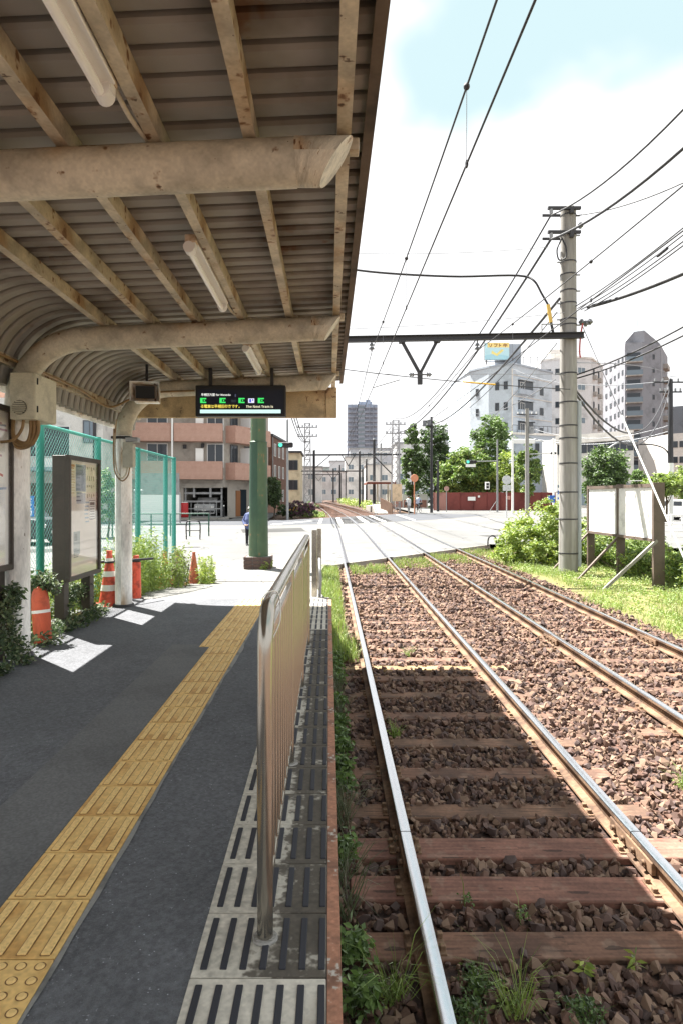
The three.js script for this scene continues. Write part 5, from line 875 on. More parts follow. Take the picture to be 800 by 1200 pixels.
// ---------------------------------------------------------------- right side
const DP = 17.9;                                                // the overhead-line portal stands here
const POLE = V(6.67, L(DP) - 0.16, -DP);
{
  const t = thing('concrete_pole', 'tall grey concrete overhead-line pole with steel bands beside the billboard', 'pole', POLE), H = 10.15;
  part('shaft', [cyl(0.255, 0.205, H, 32), cyl(0.2, 0.16, 0.06, 32, 0, H, 0)], M.concrete, t);
  const rad = y => lerp(0.255, 0.205, y / H) + 0.008;
  for (const y of [0.55, 1.5, 2.25, 3.05, 3.75, 4.1, 4.75, 5.55, 6.9, 7.05, 7.5, 7.85, 8.3, 8.65, 9.4, 9.95]) { const b = part('steel_band', [cyl(rad(y), rad(y), 0.035, 28, 0, y, 0)], M.darkSteel, t); part('bolt', [box(0.12, 0.03, 0.05, (hash2(Math.round(y * 100), 1, 2) < 0.5 ? -1 : 1) * (rad(y) + 0.04), y + 0.018, 0.02)], M.galv, b); }
  for (const y of [9.42, 10.08]) { const a = part('cross_arm', [box(0.9, 0.075, 0.09, -0.2, y, 0.24), box(0.9, 0.075, 0.02, -0.2, y, -0.22)], M.darkSteel, t); part('insulator', [cyl(0.05, 0.05, 0.14, 12, -0.56, y - 0.17, 0.24), cyl(0.03, 0.03, 0.08, 8, -0.56, y - 0.22, 0.24)], M.galv, a); part('brace', [box(0.1, 0.14, 0.5, 0, y - 0.08, 0.05)], M.darkSteel, a); }
  for (const [x, y] of [[0.33, 6.98], [0.44, 6.94], [0.56, 6.99], [0.3, 9.66]]) part('insulator', [new THREE.CylinderGeometry(0.085, 0.085, 0.05, 16).rotateZ(Math.PI / 2).translate(x, y, 0.1), new THREE.CylinderGeometry(0.04, 0.04, 0.14, 12).rotateZ(Math.PI / 2).translate(x, y, 0.1)], M.wireGrey, t);
  part('cable_loop', tube(curve([V(-0.3, 9.2, 0.3), V(-0.42, 8.9, 0.3), V(-0.36, 8.62, 0.32), V(-0.2, 8.68, 0.34), V(-0.2, 9.0, 0.34), V(-0.3, 9.25, 0.3)], 30), 0.02, 8), M.wire, t);
  part('red_cable', tube(curve([V(0.3, 6.9, 0.25), V(0.22, 6.5, 0.3), V(0.2, 6.1, 0.3), V(0.22, 5.95, 0.3)], 16), 0.022, 8), plain(0xa83a34, 0.5), t);
  part('conduit', [cyl(0.07, 0.07, 4.6, 14, 0.27, 0.2, 0.06)], worn([176, 184, 192], [150, 156, 164], 0.4, 1, 501), t);
}
{ // steel beam across both tracks, with its V hanger
  const y0 = 5.74, y1 = 5.9, x0 = -1.95, x1 = 6.98, yy = x => lerp(y0, y1, (x - x0) / (x1 - x0)), z = -DP + 0.32;
  const t = thing('portal_beam', 'dark steel overhead-line beam spanning both tracks to the concrete pole', 'beam', V(0, 0, 0));
  part('girder', [bar(V(x0, yy(x0) + 0.07, z), V(x1, yy(x1) + 0.07, z), 0.15, 0.02), bar(V(x0, yy(x0) - 0.07, z), V(x1, yy(x1) - 0.07, z), 0.15, 0.02), bar(V(x0, yy(x0), z), V(x1, yy(x1), z), 0.02, 0.12)], M.darkSteel, t);
  const v = part('v_hanger', [bar(V(2.0, yy(2) - 0.08, z), V(2.48, 4.86, z), 0.08, 0.08), bar(V(2.96, yy(3) - 0.08, z), V(2.5, 4.86, z), 0.08, 0.08), box(0.13, 0.34, 0.1, 2.49, 4.72, z), box(0.16, 0.06, 0.2, 2.0, yy(2) - 0.1, z), box(0.16, 0.06, 0.2, 2.96, yy(3) - 0.1, z)], M.darkSteel, t);
  part('insulator', [new THREE.CylinderGeometry(0.02, 0.02, 0.62, 10).rotateZ(Math.PI / 2).translate(2.5, 4.82, z), ...[-0.26, -0.2, 0.2, 0.26].map(x => new THREE.CylinderGeometry(0.065, 0.05, 0.04, 14).rotateZ(Math.PI / 2).translate(2.5 + x, 4.82, z))], M.wireGrey, v);
  for (const x of [1.17, 4.06]) part('insulator', [cyl(0.02, 0.02, 0.3, 8, x, 5.46, z), cyl(0.09, 0.03, 0.06, 16, x, 5.52, z), cyl(0.07, 0.03, 0.06, 16, x, 5.62, z)], M.wireGrey, t);
  part('bracket', [box(0.55, 0.02, 0.05, 6.1, 6.2, z), box(0.55, 0.02, 0.05, 6.1, 5.98, z - 0.2), box(0.02, 0.25, 0.05, 5.83, 6.09, z - 0.02)], M.galv, t);
}
// ---- blank billboard
{
  const X = 7.72, dn = 15.1, df = 19.0, y0 = 0.42, y1 = 1.76, t = thing('billboard', 'blank white two-panel billboard in a brown frame with raking props', 'billboard', V(X, 0, 0));
  const br = worn([104, 90, 82], [80, 68, 62], 0.7, 0.8, 511, 256, 0.6), mid = (dn + df) / 2;
  const pan = worn([236, 236, 236], [214, 213, 211], 0.7, 1.5, 513, 256, 0.5);
  for (const [a, b] of [[dn + 0.06, mid - 0.04], [mid + 0.04, df - 0.06]]) part('panel', [box(0.1, y1 - y0 - 0.1, b - a, 0, (y0 + y1) / 2, -(a + b) / 2)], pan, t);
  part('frame', [box(0.21, 0.08, df - dn, 0.02, y1 - 0.02, -mid), box(0.21, 0.07, df - dn, 0.02, y0 + 0.02, -mid)], br, t);
  for (const d of [dn, mid, df]) part('post', [box(d === dn ? 0.26 : 0.2, y1 + 0.75 - (d === dn ? 0 : 0), 0.09, 0.025, (y1 - 0.7) / 2 + 0.02, -d)], br, t);
  for (const d of [dn, mid, df]) part('prop', [bar(V(-0.02, y0 + 0.02, -d + 0.02), V(-1.5 + (d === dn ? 0.1 : 0.3), L(d) - 0.18, -d + 0.25), 0.055, d === dn ? 0.07 : 0.05)], d === dn ? worn([150, 146, 140], [140, 136, 128], 0.7, 0.6, 515) : br, t);
}
// ---- buildings
const blueWall = worn([196, 206, 218], [178, 188, 202], 0.6, 6, 521), blueDark = worn([176, 186, 200], [160, 170, 184], 0.6, 6, 523), whiteWall = worn([222, 218, 214], [200, 194, 190], 0.6, 6, 525), pinkWall = worn([212, 211, 214], [194, 192, 196], 0.6, 6, 527);
const towerGrey = worn([143, 145, 154], [128, 130, 139], 0.6, 5, 529), slabMat = worn([170, 164, 160], [148, 142, 138], 0.6, 2, 533);
const rel = (o, u, d) => { const p = P(u, 584, d); return [p.x - o.x, p.z - o.z]; };
{
  const o = V(28.6, L(100), -100), a = rel(o, 550, 106), b = rel(o, 572, 102.5), c = rel(o, 600, 100), e = rel(o, 646, 107), yv = (v, d) => EYE - (v - CV) * d / FOCAL - o.y;
  const B = thing('office_block', 'pale blue seven-storey office block with a rooftop sign', 'building', o);
  part('wall', prism([a, b, c, e, [e[0] + 1, e[1] - 14], [a[0] - 1, a[1] - 14]], 0, yv(427, 100)), blueWall, B);
  part('parapet', prism([[a[0] - 0.2, a[1] + 0.1], [b[0], b[1] + 0.2], [c[0], c[1] + 0.25], [e[0] + 0.2, e[1] + 0.1], [e[0] + 1, e[1] - 14], [a[0] - 1, a[1] - 14]], yv(427, 100), yv(425, 100)), blueDark, B);
  const LB = Math.hypot(c[0] - b[0], c[1] - b[1]), LC = Math.hypot(e[0] - c[0], e[1] - c[1]), LA = Math.hypot(b[0] - a[0], b[1] - a[1]);
  for (let k = 0; k < 6; k++) {
    const y = yv(452, 101) - k * 3.25; if (y < 2) break;
    win(B, b, c, LB * 0.36, y, 0.65, 1.25); win(B, b, c, LB * 0.72, y, 0.65, 1.25); if (k < 4) win(B, a, b, LA * 0.4, y - 0.5, 0.6, 1.2);
    const s0 = LC * 0.13, s1 = LC * 0.5; slab(B, 'recess_shade_panel', c, e, s0, s1, y - 0.85, y + 0.95, 0.0, 0.05, M.glass);  // dark glass colour stands in for the shade of an unmodelled balcony recess
    win(B, c, e, lerp(s0, s1, 0.28), y - 0.1, 1.2, 1.5, frameWhite, M.glassPale); slab(B, 'balcony_front', c, e, s0 - 0.1, s1 + 0.1, y - 1.3, y - 0.5, 0.0, 0.5, blueDark); slab(B, 'balcony_roof', c, e, s0 - 0.1, s1 + 0.1, y + 0.95, y + 1.12, 0, 0.5, blueWall);
    win(B, c, e, LC * 0.72, y - 0.3, 1.0, 1.2);
    slab(B, 'floor_band', c, e, 0.1, LC, y + 1.5, y + 1.62, 0, 0.08, whiteWall);
  }
  part('downpipe', [cyl(0.1, 0.1, yv(432, 100), 10, c[0] - 0.1, 0, c[1] + 0.12)], whiteWall, B);
  const st = part('stair_tower', [box(4.2, 3.4, 4, c[0] - 0.2, yv(425, 100) + 1.7, c[1] - 4)], blueDark, B);
  part('roof_railing', [box(5, 0.08, 0.08, c[0] + 2, yv(425, 100) + 1.1, c[1] - 1), ...[0, 1, 2, 3, 4].map(k => box(0.06, 1.1, 0.06, c[0] - 0.2 + k * 1.1, yv(425, 100) + 0.55, c[1] - 1))], M.galv, B);
  // rooftop sign
  const S = thing('rooftop_sign', 'yellow and light blue rooftop sign with brown characters on the office block', 'sign', V(o.x + c[0] - 2.2, o.y + yv(425, 100), o.z + c[1] - 0.9));
  const cv = document.createElement('canvas'); cv.width = 512; cv.height = 330; const g = cv.getContext('2d');
  g.fillStyle = '#bcdfe8'; g.fillRect(0, 0, 512, 330); g.fillStyle = '#f2d98e'; g.fillRect(60, 0, 452, 92); g.fillStyle = '#a8d4e2'; g.beginPath(); g.moveTo(0, 330); g.lineTo(0, 250); g.quadraticCurveTo(230, 190, 512, 268); g.lineTo(512, 330); g.fill();
  g.fillStyle = '#eddc8c'; g.beginPath(); g.moveTo(150, 150); g.lineTo(250, 210); g.lineTo(360, 120); g.lineTo(400, 150); g.lineTo(260, 260); g.lineTo(140, 210); g.fill();
  g.strokeStyle = '#8a5a34'; g.lineWidth = 15; const s_ = l => { g.beginPath(); l.forEach(([x, y], i) => i ? g.lineTo(x, y) : g.moveTo(x, y)); g.stroke(); };
  s_([[84, 26], [100, 52]]); s_([[150, 22], [136, 66], [104, 80]]); s_([[190, 26], [262, 26], [246, 62], [206, 80]]); s_([[306, 14], [306, 82]]); s_([[308, 42], [342, 56]]); s_([[384, 36], [470, 32]]); s_([[380, 60], [474, 56]]); s_([[420, 12], [436, 84]]);
  const tx = new THREE.CanvasTexture(cv); tx.colorSpace = THREE.SRGBColorSpace;
  part('box', [box(3.9, 2.7, 0.5, 0, 2.0, -0.3)], M.galv, S); part('face', new THREE.PlaneGeometry(3.86, 2.66).translate(0, 2.0, -0.04), std({ map: tx, roughness: 0.6 }), S); part('stand', [box(0.12, 0.8, 0.12, -1.6, 0.35, -0.3), box(0.12, 0.8, 0.12, 1.6, 0.35, -0.3), box(3.6, 0.1, 0.1, 0, 0.4, -0.3)], M.darkSteel, S);
}
{ // lower grey annex
  const o = V(27.4, L(92), -92), a = rel(o, 600, 93), c = rel(o, 656, 96), yv = v => EYE - (v - CV) * 93 / FOCAL - o.y, B = thing('annex_building', 'low blue-grey annex in front of the office block', 'building', o), W = Math.hypot(c[0] - a[0], c[1] - a[1]);
  part('wall', prism([a, c, [c[0], c[1] - 3], [a[0], a[1] - 3]], 0, yv(509)), blueDark, B); part('cornice', prism([[a[0] - 0.15, a[1] + 0.2], [c[0] + 0.2, c[1] + 0.2], [c[0], c[1] - 3], [a[0], a[1] - 3]], yv(509), yv(506.5)), whiteWall, B);
  for (const [u, v, w, h] of [[640, 524, 0.7, 1.2], [630, 524, 0.7, 1.2], [637, 552, 1.5, 0.8], [620, 552, 1.2, 0.9], [650, 524, 0.7, 1.2]]) { const p = P(u, v, 94); win(B, a, c, (p.x - o.x - a[0]) / (c[0] - a[0]) * W, p.y - o.y, w, h); }
  part('roof_railing', [bar(V(a[0], yv(506) + 1.0, a[1]), V(c[0], yv(506) + 1.0, c[1]), 0.06, 0.06), ...Array.from({ length: 12 }, (_, k) => bar(V(lerp(a[0], c[0], k / 11), yv(506.5), lerp(a[1], c[1], k / 11)), V(lerp(a[0], c[0], k / 11), yv(506) + 1, lerp(a[1], c[1], k / 11)), 0.05, 0.05))], M.darkSteel, B);
}
{ // white flats behind the pole
  const o = V(42.4, L(126), -126), a = rel(o, 633, 128), b = rel(o, 675, 125), c = rel(o, 692, 126), e = rel(o, 706, 134), yv = v => EYE - (v - CV) * 126 / FOCAL - o.y, B = thing('white_flats', 'white and pink mid-rise flats with small balconies behind the concrete pole', 'building', o);
  part('wall', prism([a, b, c, e, [e[0], e[1] - 10], [a[0], a[1] - 10]], 0, yv(421)), pinkWall, B); part('parapet', prism([[a[0], a[1] + 0.2], [b[0], b[1] + 0.2], [c[0] + 0.2, c[1] + 0.2], e, [e[0], e[1] - 10], [a[0], a[1] - 10]], yv(421), yv(419)), whiteWall, B);
  const lb = Math.hypot(c[0] - b[0], c[1] - b[1]), lc = Math.hypot(e[0] - c[0], e[1] - c[1]), la = Math.hypot(b[0] - a[0], b[1] - a[1]);
  for (let k = 0; k < 7; k++) { const y = yv(435) - k * 3.25; win(B, b, c, lb * 0.32, y, 1.8, 1.2, frameWhite, M.glassPale); for (const [s, w] of [[lc * 0.2, 0.9], [lc * 0.6, 0.9]]) { win(B, c, e, s, y, w, 1.5); slab(B, 'balcony', c, e, s - 0.7, s + 0.7, y - 1.4, y - 0.6, 0, 0.6, slabMat); } for (const s of [0.2, 0.5, 0.8]) win(B, a, b, la * s, y, 1.2, 1.2); }
  part('roof_railing', [bar(V(b[0], yv(419) + 1, b[1]), V(c[0], yv(419) + 1, c[1]), 0.06, 0.06), bar(V(a[0], yv(419) + 1, a[1]), V(b[0], yv(419) + 1, b[1]), 0.06, 0.06), ...Array.from({ length: 8 }, (_, k) => bar(V(lerp(a[0], c[0], k / 7), yv(419), lerp(a[1], c[1], k / 7)), V(lerp(a[0], c[0], k / 7), yv(419) + 1, lerp(a[1], c[1], k / 7)), 0.06, 0.06))], M.galv, B);
  part('water_tank', [cyl(1.3, 1.3, 2, 20, b[0] - 3, yv(419), b[1] - 4)], whiteWall, B);
}
{ // tall grey apartment tower
  const o = V(64.6, L(140), -140), a = rel(o, 702, 163), b = rel(o, 732, 140), c = rel(o, 752, 139), e = rel(o, 773, 141), f = rel(o, 781, 153), yv = (v) => EYE - (v - CV) * 140 / FOCAL - o.y, B = thing('apartment_tower', 'tall grey apartment tower with stacked glass balconies', 'building', o);
  const top = yv(402);
  part('wall', prism([b, c, e, f, [f[0] - 4, f[1] - 10], [a[0] + 4, a[1] - 2]], 0, top), towerGrey, B);
  part('side_wall', prism([[a[0], a[1]], [b[0] - 0.06, b[1]], [b[0] + 2, b[1] - 1], [a[0] + 4, a[1] - 2.4]], 0, top - 0.1), towerGrey, B);
  part('side_wall', prism([[e[0] + 0.05, e[1] + 0.02], [f[0] + 0.1, f[1]], [f[0] - 2, f[1] - 2], [e[0] - 1, e[1] - 2]], 0, top - 0.2), towerGrey, B);
  const lb = Math.hypot(c[0] - b[0], c[1] - b[1]), lc = Math.hypot(e[0] - c[0], e[1] - c[1]), la = Math.hypot(b[0] - a[0], b[1] - a[1]);
  // sloped penthouse
  { const h = [0.3, 2.6, 2.6, 0.2], q = [b, [b[0] + 2.2, b[1] - 0.6], [c[0] + 0.6, c[1] - 0.4], [e[0], e[1] - 0.2]], pos = []; const P0 = (i, y) => [q[i][0], y, q[i][1]], back = (i, y) => [q[i][0] + 1.5, y, q[i][1] - 8];
    const quad = (A_, B_, C_, D_) => pos.push(...A_, ...B_, ...C_, ...A_, ...C_, ...D_); for (let i = 0; i < 3; i++) { quad(P0(i, top - 0.1), P0(i + 1, top - 0.1), P0(i + 1, top + h[i + 1]), P0(i, top + h[i])); quad(P0(i, top + h[i]), P0(i + 1, top + h[i + 1]), back(i + 1, top + h[i + 1]), back(i, top + h[i])); }
    const g = new THREE.BufferGeometry(); g.setAttribute('position', new THREE.Float32BufferAttribute(pos, 3)); part('penthouse', uvm(g), towerGrey, B); }
  for (let k = 0; k < 12; k++) {
    const y = yv(418) - k * 2.93; if (y < 1) break;
    slab(B, 'balcony_slab', b, c, 0.1, lb - 0.05, y - 1.55, y - 1.3, 0, 1.2, slabMat); slab(B, 'glass_balustrade', b, c, 0.1, lb - 0.05, y - 1.3, y - 0.25, 1.1, 1.16, M.glassPale);
    slab(B, 'window', b, c, 0.35, lb - 0.4, y - 1.25, y + 0.75, 0.0, 0.06, M.glass);
    win(B, c, e, lc * 0.62, y, 0.6, 1.1); if (k < 10) slab(B, 'balcony', e, f, 5, 10, y - 1.5, y - 0.5, 0, 1.0, slabMat);
    for (const s of [0.12, 0.3, 0.48, 0.64, 0.78, 0.92]) win(B, [a[0] - 0.05, a[1]], [b[0] - 0.05, b[1]], la * s, y - 0.2, s > 0.5 ? 1.2 : 1.6, 1.1);
  }
  part('aerial', [cyl(0.05, 0.03, 4.5, 8, c[0], top + 2.4, c[1] - 2)], M.galv, B);
}
{ // low white building with a long window band
  const o = V(30, L(84), -84), a = rel(o, 652, 86), c = rel(o, 742, 78), yv = v => EYE - (v - CV) * 83 / FOCAL - o.y, B = thing('showroom_building', 'low white building with a long dark window band behind the trees', 'building', o), W = Math.hypot(c[0] - a[0], c[1] - a[1]);
  part('wall', prism([a, c, [c[0] + 2, c[1] - 10], [a[0], a[1] - 6]], 0, yv(511)), whiteWall, B); slab(B, 'fascia_band', a, c, 0, W, yv(519), yv(509), 0, 0.4, whiteWall);
  for (let k = 0; k < 12; k++) { slab(B, 'window', a, c, W * (k / 12) + 0.05, W * ((k + 1) / 12) - 0.05, yv(531), yv(519.5), 0.0, 0.05, M.glass); }
  for (let k = 0; k < 7; k++) slab(B, 'shopfront_pane', a, c, W * (k / 7) + 0.1, W * ((k + 1) / 7) - 0.1, 0.3, 3.0, 0.0, 0.05, M.glassPale);
}
{ const o = V(86, L(165), -165), B = thing('slate_block', 'plain slate grey block beyond the right utility pole', 'building', o), a = rel(o, 772, 168), c = rel(o, 830, 160); part('wall', prism([a, c, [c[0], c[1] - 20], [a[0], a[1] - 20]], 0, 24), worn([138, 144, 154], [122, 128, 138], 0.5, 6, 541), B); for (let k = 0; k < 3; k++) slab(B, 'window_band', a, c, 2, 14, 5 + k * 5, 6.6 + k * 5, 0, 0.06, M.glass); }
{ const o = V(58, L(110), -110), B = thing('white_tower_block', 'white low block with many small windows beside the right utility pole', 'building', o), a = rel(o, 786, 112), c = rel(o, 830, 108), W = Math.hypot(c[0] - a[0], c[1] - a[1]); part('wall', prism([a, c, [c[0], c[1] - 12], [a[0], a[1] - 12]], 0, 12.2), whiteWall, B); for (let k = 0; k < 4; k++) for (let j = 0; j < 3; j++) win(B, a, c, W * (0.1 + 0.2 * j), 2.2 + k * 2.7, 0.9, 1.1); }
// ---- far tower above the line
{
  const o = V(22, L(200), -420), B = thing('distant_tower', 'distant grey high-rise above the tram line', 'building', o), x0 = -9.7, x1 = 9.8, H = EYE + 110 * 420 / FOCAL - o.y, m1 = worn([152, 162, 180], [136, 146, 164], 0.5, 10, 551);
  part('wall', [box(x1 - x0, H, 16, 0, H / 2, -8)], m1, B); part('corner_bay', [box(4.6, H - 0.5, 1.0, -0.8, H / 2, 0.5)], m1, B); part('roof_plant', [box(9, 2.4, 8, 2, H + 1.2, -8), box(3, 4, 4, 4, H + 2, -8)], m1, B);
  for (let k = 0; k < 20; k++) { const y = H - 2.2 - k * 2.95; part('balcony_band', [box(8.2, 1.0, 1.0, x0 + 4.2, y, 0.5)], m1, B); part('balcony_band', [box(8.2, 1.0, 1.0, x1 - 4.2, y, 0.5)], m1, B); part('window_strip', [box(4.2, 1.5, 0.1, -0.8, y + 0.3, 1.05)], M.glassPale, B); }
  for (const x of [-7, -4.4, 4.4, 7]) part('fin', [box(0.35, H, 0.5, x, H / 2, 1.2)], m1, B);
}
// ---- far houses along the line
[[383, 150, 9, 553, 'pale far house left of the line beyond the catenary masts', [206, 204, 206]], [404, 170, 8, 541, 'pale far block behind the dark catenary poles', [198, 200, 206]], [422, 150, 7, 536, 'small white far house with two windows beside the line', [222, 222, 222]], [452, 130, 8, 545, 'pale far house behind the tram shelter', [214, 212, 210]], [436, 200, 14, 526, 'wide pale far block under the high-rise', [190, 196, 206]], [372, 190, 10, 548, 'grey-green far building at the end of the line', [160, 176, 178]], [352, 120, 8, 548, 'white far house behind the left lattice mast', [216, 216, 218]], [495, 120, 10, 520, 'white far house behind the evergreen trees', [216, 216, 218]], [530, 140, 14, 505, 'pale far house behind the large light green tree', [210, 212, 216]]].forEach(([u, d, w, vt, lab, col], i) => {
  const p = P(u, 584, d), o = V(p.x, L(d), p.z), B = thing('far_house', lab, 'building', o), H = EYE - (vt - CV) * d / FOCAL - o.y, A = [-w / 2, 0], C = [w / 2, 0];
  part('wall', [box(w, H, 8, 0, H / 2, -4)], worn(col, mulc(col, 0.86), 0.5, 5, 560 + i, 128), B); part('roof', [box(w + 0.4, 0.3, 8.4, 0, H + 0.15, -4)], M.galv, B);
  for (let y = 2; y < H - 1; y += 2.9) for (let s = 1.3; s < w - 0.6; s += 2.4) win(B, A, C, s, y, 1.3, 1.2, frameWhite, M.glassPale);
});
// ---- red-brown wall along the far road, in panels
{
  const d = 72, A = P(508, 584, d), Bp = P(650, 584, 71), t = thing('boundary_wall', 'long red-brown panel wall in front of the trees', 'wall', V(A.x, L(d), A.z)), W = Bp.x - A.x;
  const red = [worn([126, 62, 58], [104, 52, 50], 0.6, 2, 571), worn([134, 68, 62], [110, 56, 52], 0.6, 2, 573)], n = 9;
  for (let k = 0; k < n; k++) part('panel', [box(W / n - 0.04, 2.0, 0.12, (k + 0.5) * W / n, 1.0, k * (1 / n))], k === 0 ? worn([176, 128, 118], [150, 110, 100], 0.5, 2, 575) : red[k % 2], t);
  for (let k = 0; k <= n; k++) part('post', [box(0.1, 2.04, 0.16, k * W / n, 1.02, (k - 0.5) / n)], red[0], t);
  part('notice', [box(0.85, 0.42, 0.02, 4.1, 1.3, 0.5)], M.white, t); part('notice', [box(0.22, 0.22, 0.02, 4.9, 1.55, 0.55)], M.white, t); part('notice', [box(0.4, 0.4, 0.02, 8.1, 1.4, 0.85)], worn([214, 160, 150], [190, 130, 120], 0.5, 0.4, 577), t);
}
{ const t = thing('low_white_wall', 'low pink and white wall beside the footpath past the wall end', 'wall', V(8.2, L(82), -84)); part('base', [box(5.4, 1.0, 0.2, 2, 0.5, 0)], worn([190, 140, 128], [160, 120, 110], 0.6, 1, 579), t); part('upper', [box(5.4, 0.8, 0.12, 2, 1.4, 0)], M.white, t); for (let k = 0; k < 6; k++) part('pier', [box(0.12, 1.8, 0.26, -0.6 + k * 1.04, 0.9, 0)], M.white, t); }
// ---- signals and signs at the far corner
{
  const t = thing('traffic_signal', 'traffic signal on a long arm from a grey pole by the red-brown wall', 'traffic signal', far(582, 584, 66));
  part('pole', [cyl(0.11, 0.08, 7.5, 16)], M.galv, t); part('arm', tube([V(0, 5.3, 0), V(-2.2, 5.25, 0)], 0.045, 10), M.galv, t);
  signalHead(t, 0, 5.2, -2.7, 0.1); part('name_plate', [box(1.0, 0.3, 0.04, -2.75, 4.82, 0.1)], M.white, t); part('stay', [tube([V(-0.05, 0.05, 0), V(-0.9, 0, 0.1)], 0.03, 6), tube([V(-0.9, 0, 0.1), V(-0.02, 1.3, 0)], 0.025, 6)], M.galv, t);
  const w = part('pedestrian_signal', [rbox(0.42, 0.75, 0.25, 0.03, -1.05, 2.75, 0.1)], M.white, t); part('lens', [box(0.26, 0.24, 0.02, -1.05, 2.9, 0.235), box(0.26, 0.24, 0.02, -1.05, 2.6, 0.235)], M.black, w);
}
{
  const t = thing('round_sign', 'round road sign with a small plate, seen from its grey back', 'road sign', far(593, 584, 52)); const gb = worn([206, 208, 210], [184, 186, 188], 0.5, 0.5, 581);
  part('post', [cyl(0.045, 0.045, 3.3, 12)], gb, t); part('disc', new THREE.CylinderGeometry(0.37, 0.37, 0.03, 32).rotateX(Math.PI / 2).translate(0, 3.1, 0.06), gb, t); part('plate', [rbox(0.66, 0.46, 0.02, 0.01, 0, 2.45, 0.06)], gb, t);
}
{ const t = thing('signal_arm_pole', 'white pole with a long white signboard arm above the shrubs', 'pole', far(600, 584, 60)); part('pole', [cyl(0.11, 0.09, 7.2, 14)], M.white, t); part('arm', [rbox(2.2, 0.42, 0.12, 0.06, 1.0, 6.85, 0), rbox(3.2, 0.1, 0.08, 0.02, 3.4, 6.9, 0)], M.white, t); }
{ const t = thing('utility_pole', 'grey concrete utility pole with transformer behind the verge shrubs', 'utility pole', far(617, 584, 56)); part('shaft', [cyl(0.19, 0.15, 9.4, 18)], M.concrete, t); part('arm', [box(1.8, 0.08, 0.08, 0, 8.9, 0), box(1.4, 0.08, 0.08, 0, 8.2, 0)], M.darkSteel, t); part('transformer', [cyl(0.22, 0.22, 0.6, 16, 0.3, 7.2, 0.15)], M.galv, t); for (const x of [-0.8, -0.4, 0.4, 0.8]) part('insulator', [cyl(0.05, 0.05, 0.18, 8, x, 8.94, 0)], M.white, t); part('signal_arm', tube([V(0, 5.4, 0), V(2.2, 5.5, 0)], 0.04, 8), M.galv, t); part('side_signal', [rbox(0.5, 0.22, 0.2, 0.05, 2.3, 5.5, 0)], M.darkSteel, t); }
{ const t = thing('lamp_post', 'white road sign pole with blue plates behind the concrete pole', 'road sign', far(648, 584, 40)); part('post', [cyl(0.07, 0.06, 5.5, 12)], M.white, t); const bl = plain(0x2b62b8, 0.5); part('plate', [box(0.4, 0.45, 0.03, -0.15, 1.7, 0.08)], bl, t); part('banner', [box(0.42, 1.8, 0.03, 0.35, 1.5, 0.06)], M.white, t); for (let k = 0; k < 4; k++) part('banner_mark', [box(0.24, 0.22, 0.012, 0.35, 0.85 + k * 0.42, 0.085)], bl, t); }
{ // right utility pole with arms
  const t = thing('utility_pole', 'dark utility pole with crowded cross arms behind the street trees', 'utility pole', far(785, 584, 46)); part('shaft', [cyl(0.2, 0.2, 4.2, 16)], M.white, t); part('upper_shaft', [cyl(0.19, 0.15, 6.0, 16, 0, 4.2, 0)], M.darkSteel, t);
  for (const [y, w] of [[10.0, 2.4], [9.3, 1.6]]) { const a = part('cross_arm', [box(w, 0.1, 0.1, 0, y, 0)], M.darkSteel, t); for (let k = 0; k < 5; k++) part('insulator', [cyl(0.07, 0.07, 0.22, 8, -w / 2 + 0.1 + k * (w - 0.2) / 4, y + 0.05, 0)], M.galv, a); }
  part('lamp_arm', tube(curve([V(0, 4.6, 0), V(-0.4, 5.2, 0), V(-1.2, 5.5, 0), V(-2.6, 5.55, 0)], 16), 0.05, 8), M.darkSteel, t); part('lamp_head', [rbox(0.7, 0.12, 0.25, 0.05, -2.8, 5.55, 0)], M.darkSteel, t);
  part('signboard_arm', tube([V(0, 2.7, 0), V(-3.2, 2.6, 0)], 0.05, 8), M.white, t);
}
{ const t = thing('no_turn_sign', 'red and white round prohibition sign hung above the street trees', 'road sign', far(766, 584, 47)); part('post', [cyl(0.035, 0.035, 3.6, 10)], M.white, t); part('disc', new THREE.CylinderGeometry(0.3, 0.3, 0.03, 32).rotateX(Math.PI / 2).translate(0, 2.8, 0.05), plain(0xc22a2a, 0.5), t); part('face', new THREE.CylinderGeometry(0.2, 0.2, 0.012, 32).rotateX(Math.PI / 2).translate(0, 2.8, 0.072), M.white, t); part('mark', [bar(V(-0.13, 2.9, 0.08), V(0.13, 2.7, 0.08), 0.05, 0.01)], plain(0xc22a2a, 0.5), t); part('arm', tube([V(0, 2.95, 0), V(-1.8, 2.95, 0)], 0.02, 6), M.white, t); }
{ const t = thing('street_light', 'curved grey street light behind the round street tree', 'street light', far(708, 584, 60)); part('post', tube(curve([V(0, 0, 0), V(0, 5.2, 0), V(0.3, 6.1, 0), V(1.2, 6.7, 0), V(2.4, 6.8, 0)], 30), 0.07, 8), M.galv, t); part('head', [rbox(0.7, 0.1, 0.25, 0.04, 2.6, 6.78, 0)], M.galv, t); }
{ const t = thing('road_sign', 'round blue and red road sign below the slim street tree', 'road sign', far(735, 584, 46)); part('post', [cyl(0.04, 0.04, 2.6, 10)], M.galv, t); part('disc', new THREE.CylinderGeometry(0.32, 0.32, 0.03, 28).rotateX(Math.PI / 2).translate(0, 1.6, 0.05), plain(0x9a8fa8, 0.5), t); part('rim', new THREE.TorusGeometry(0.31, 0.03, 8, 28).translate(0, 1.6, 0.06), plain(0xb06a74, 0.5), t); }
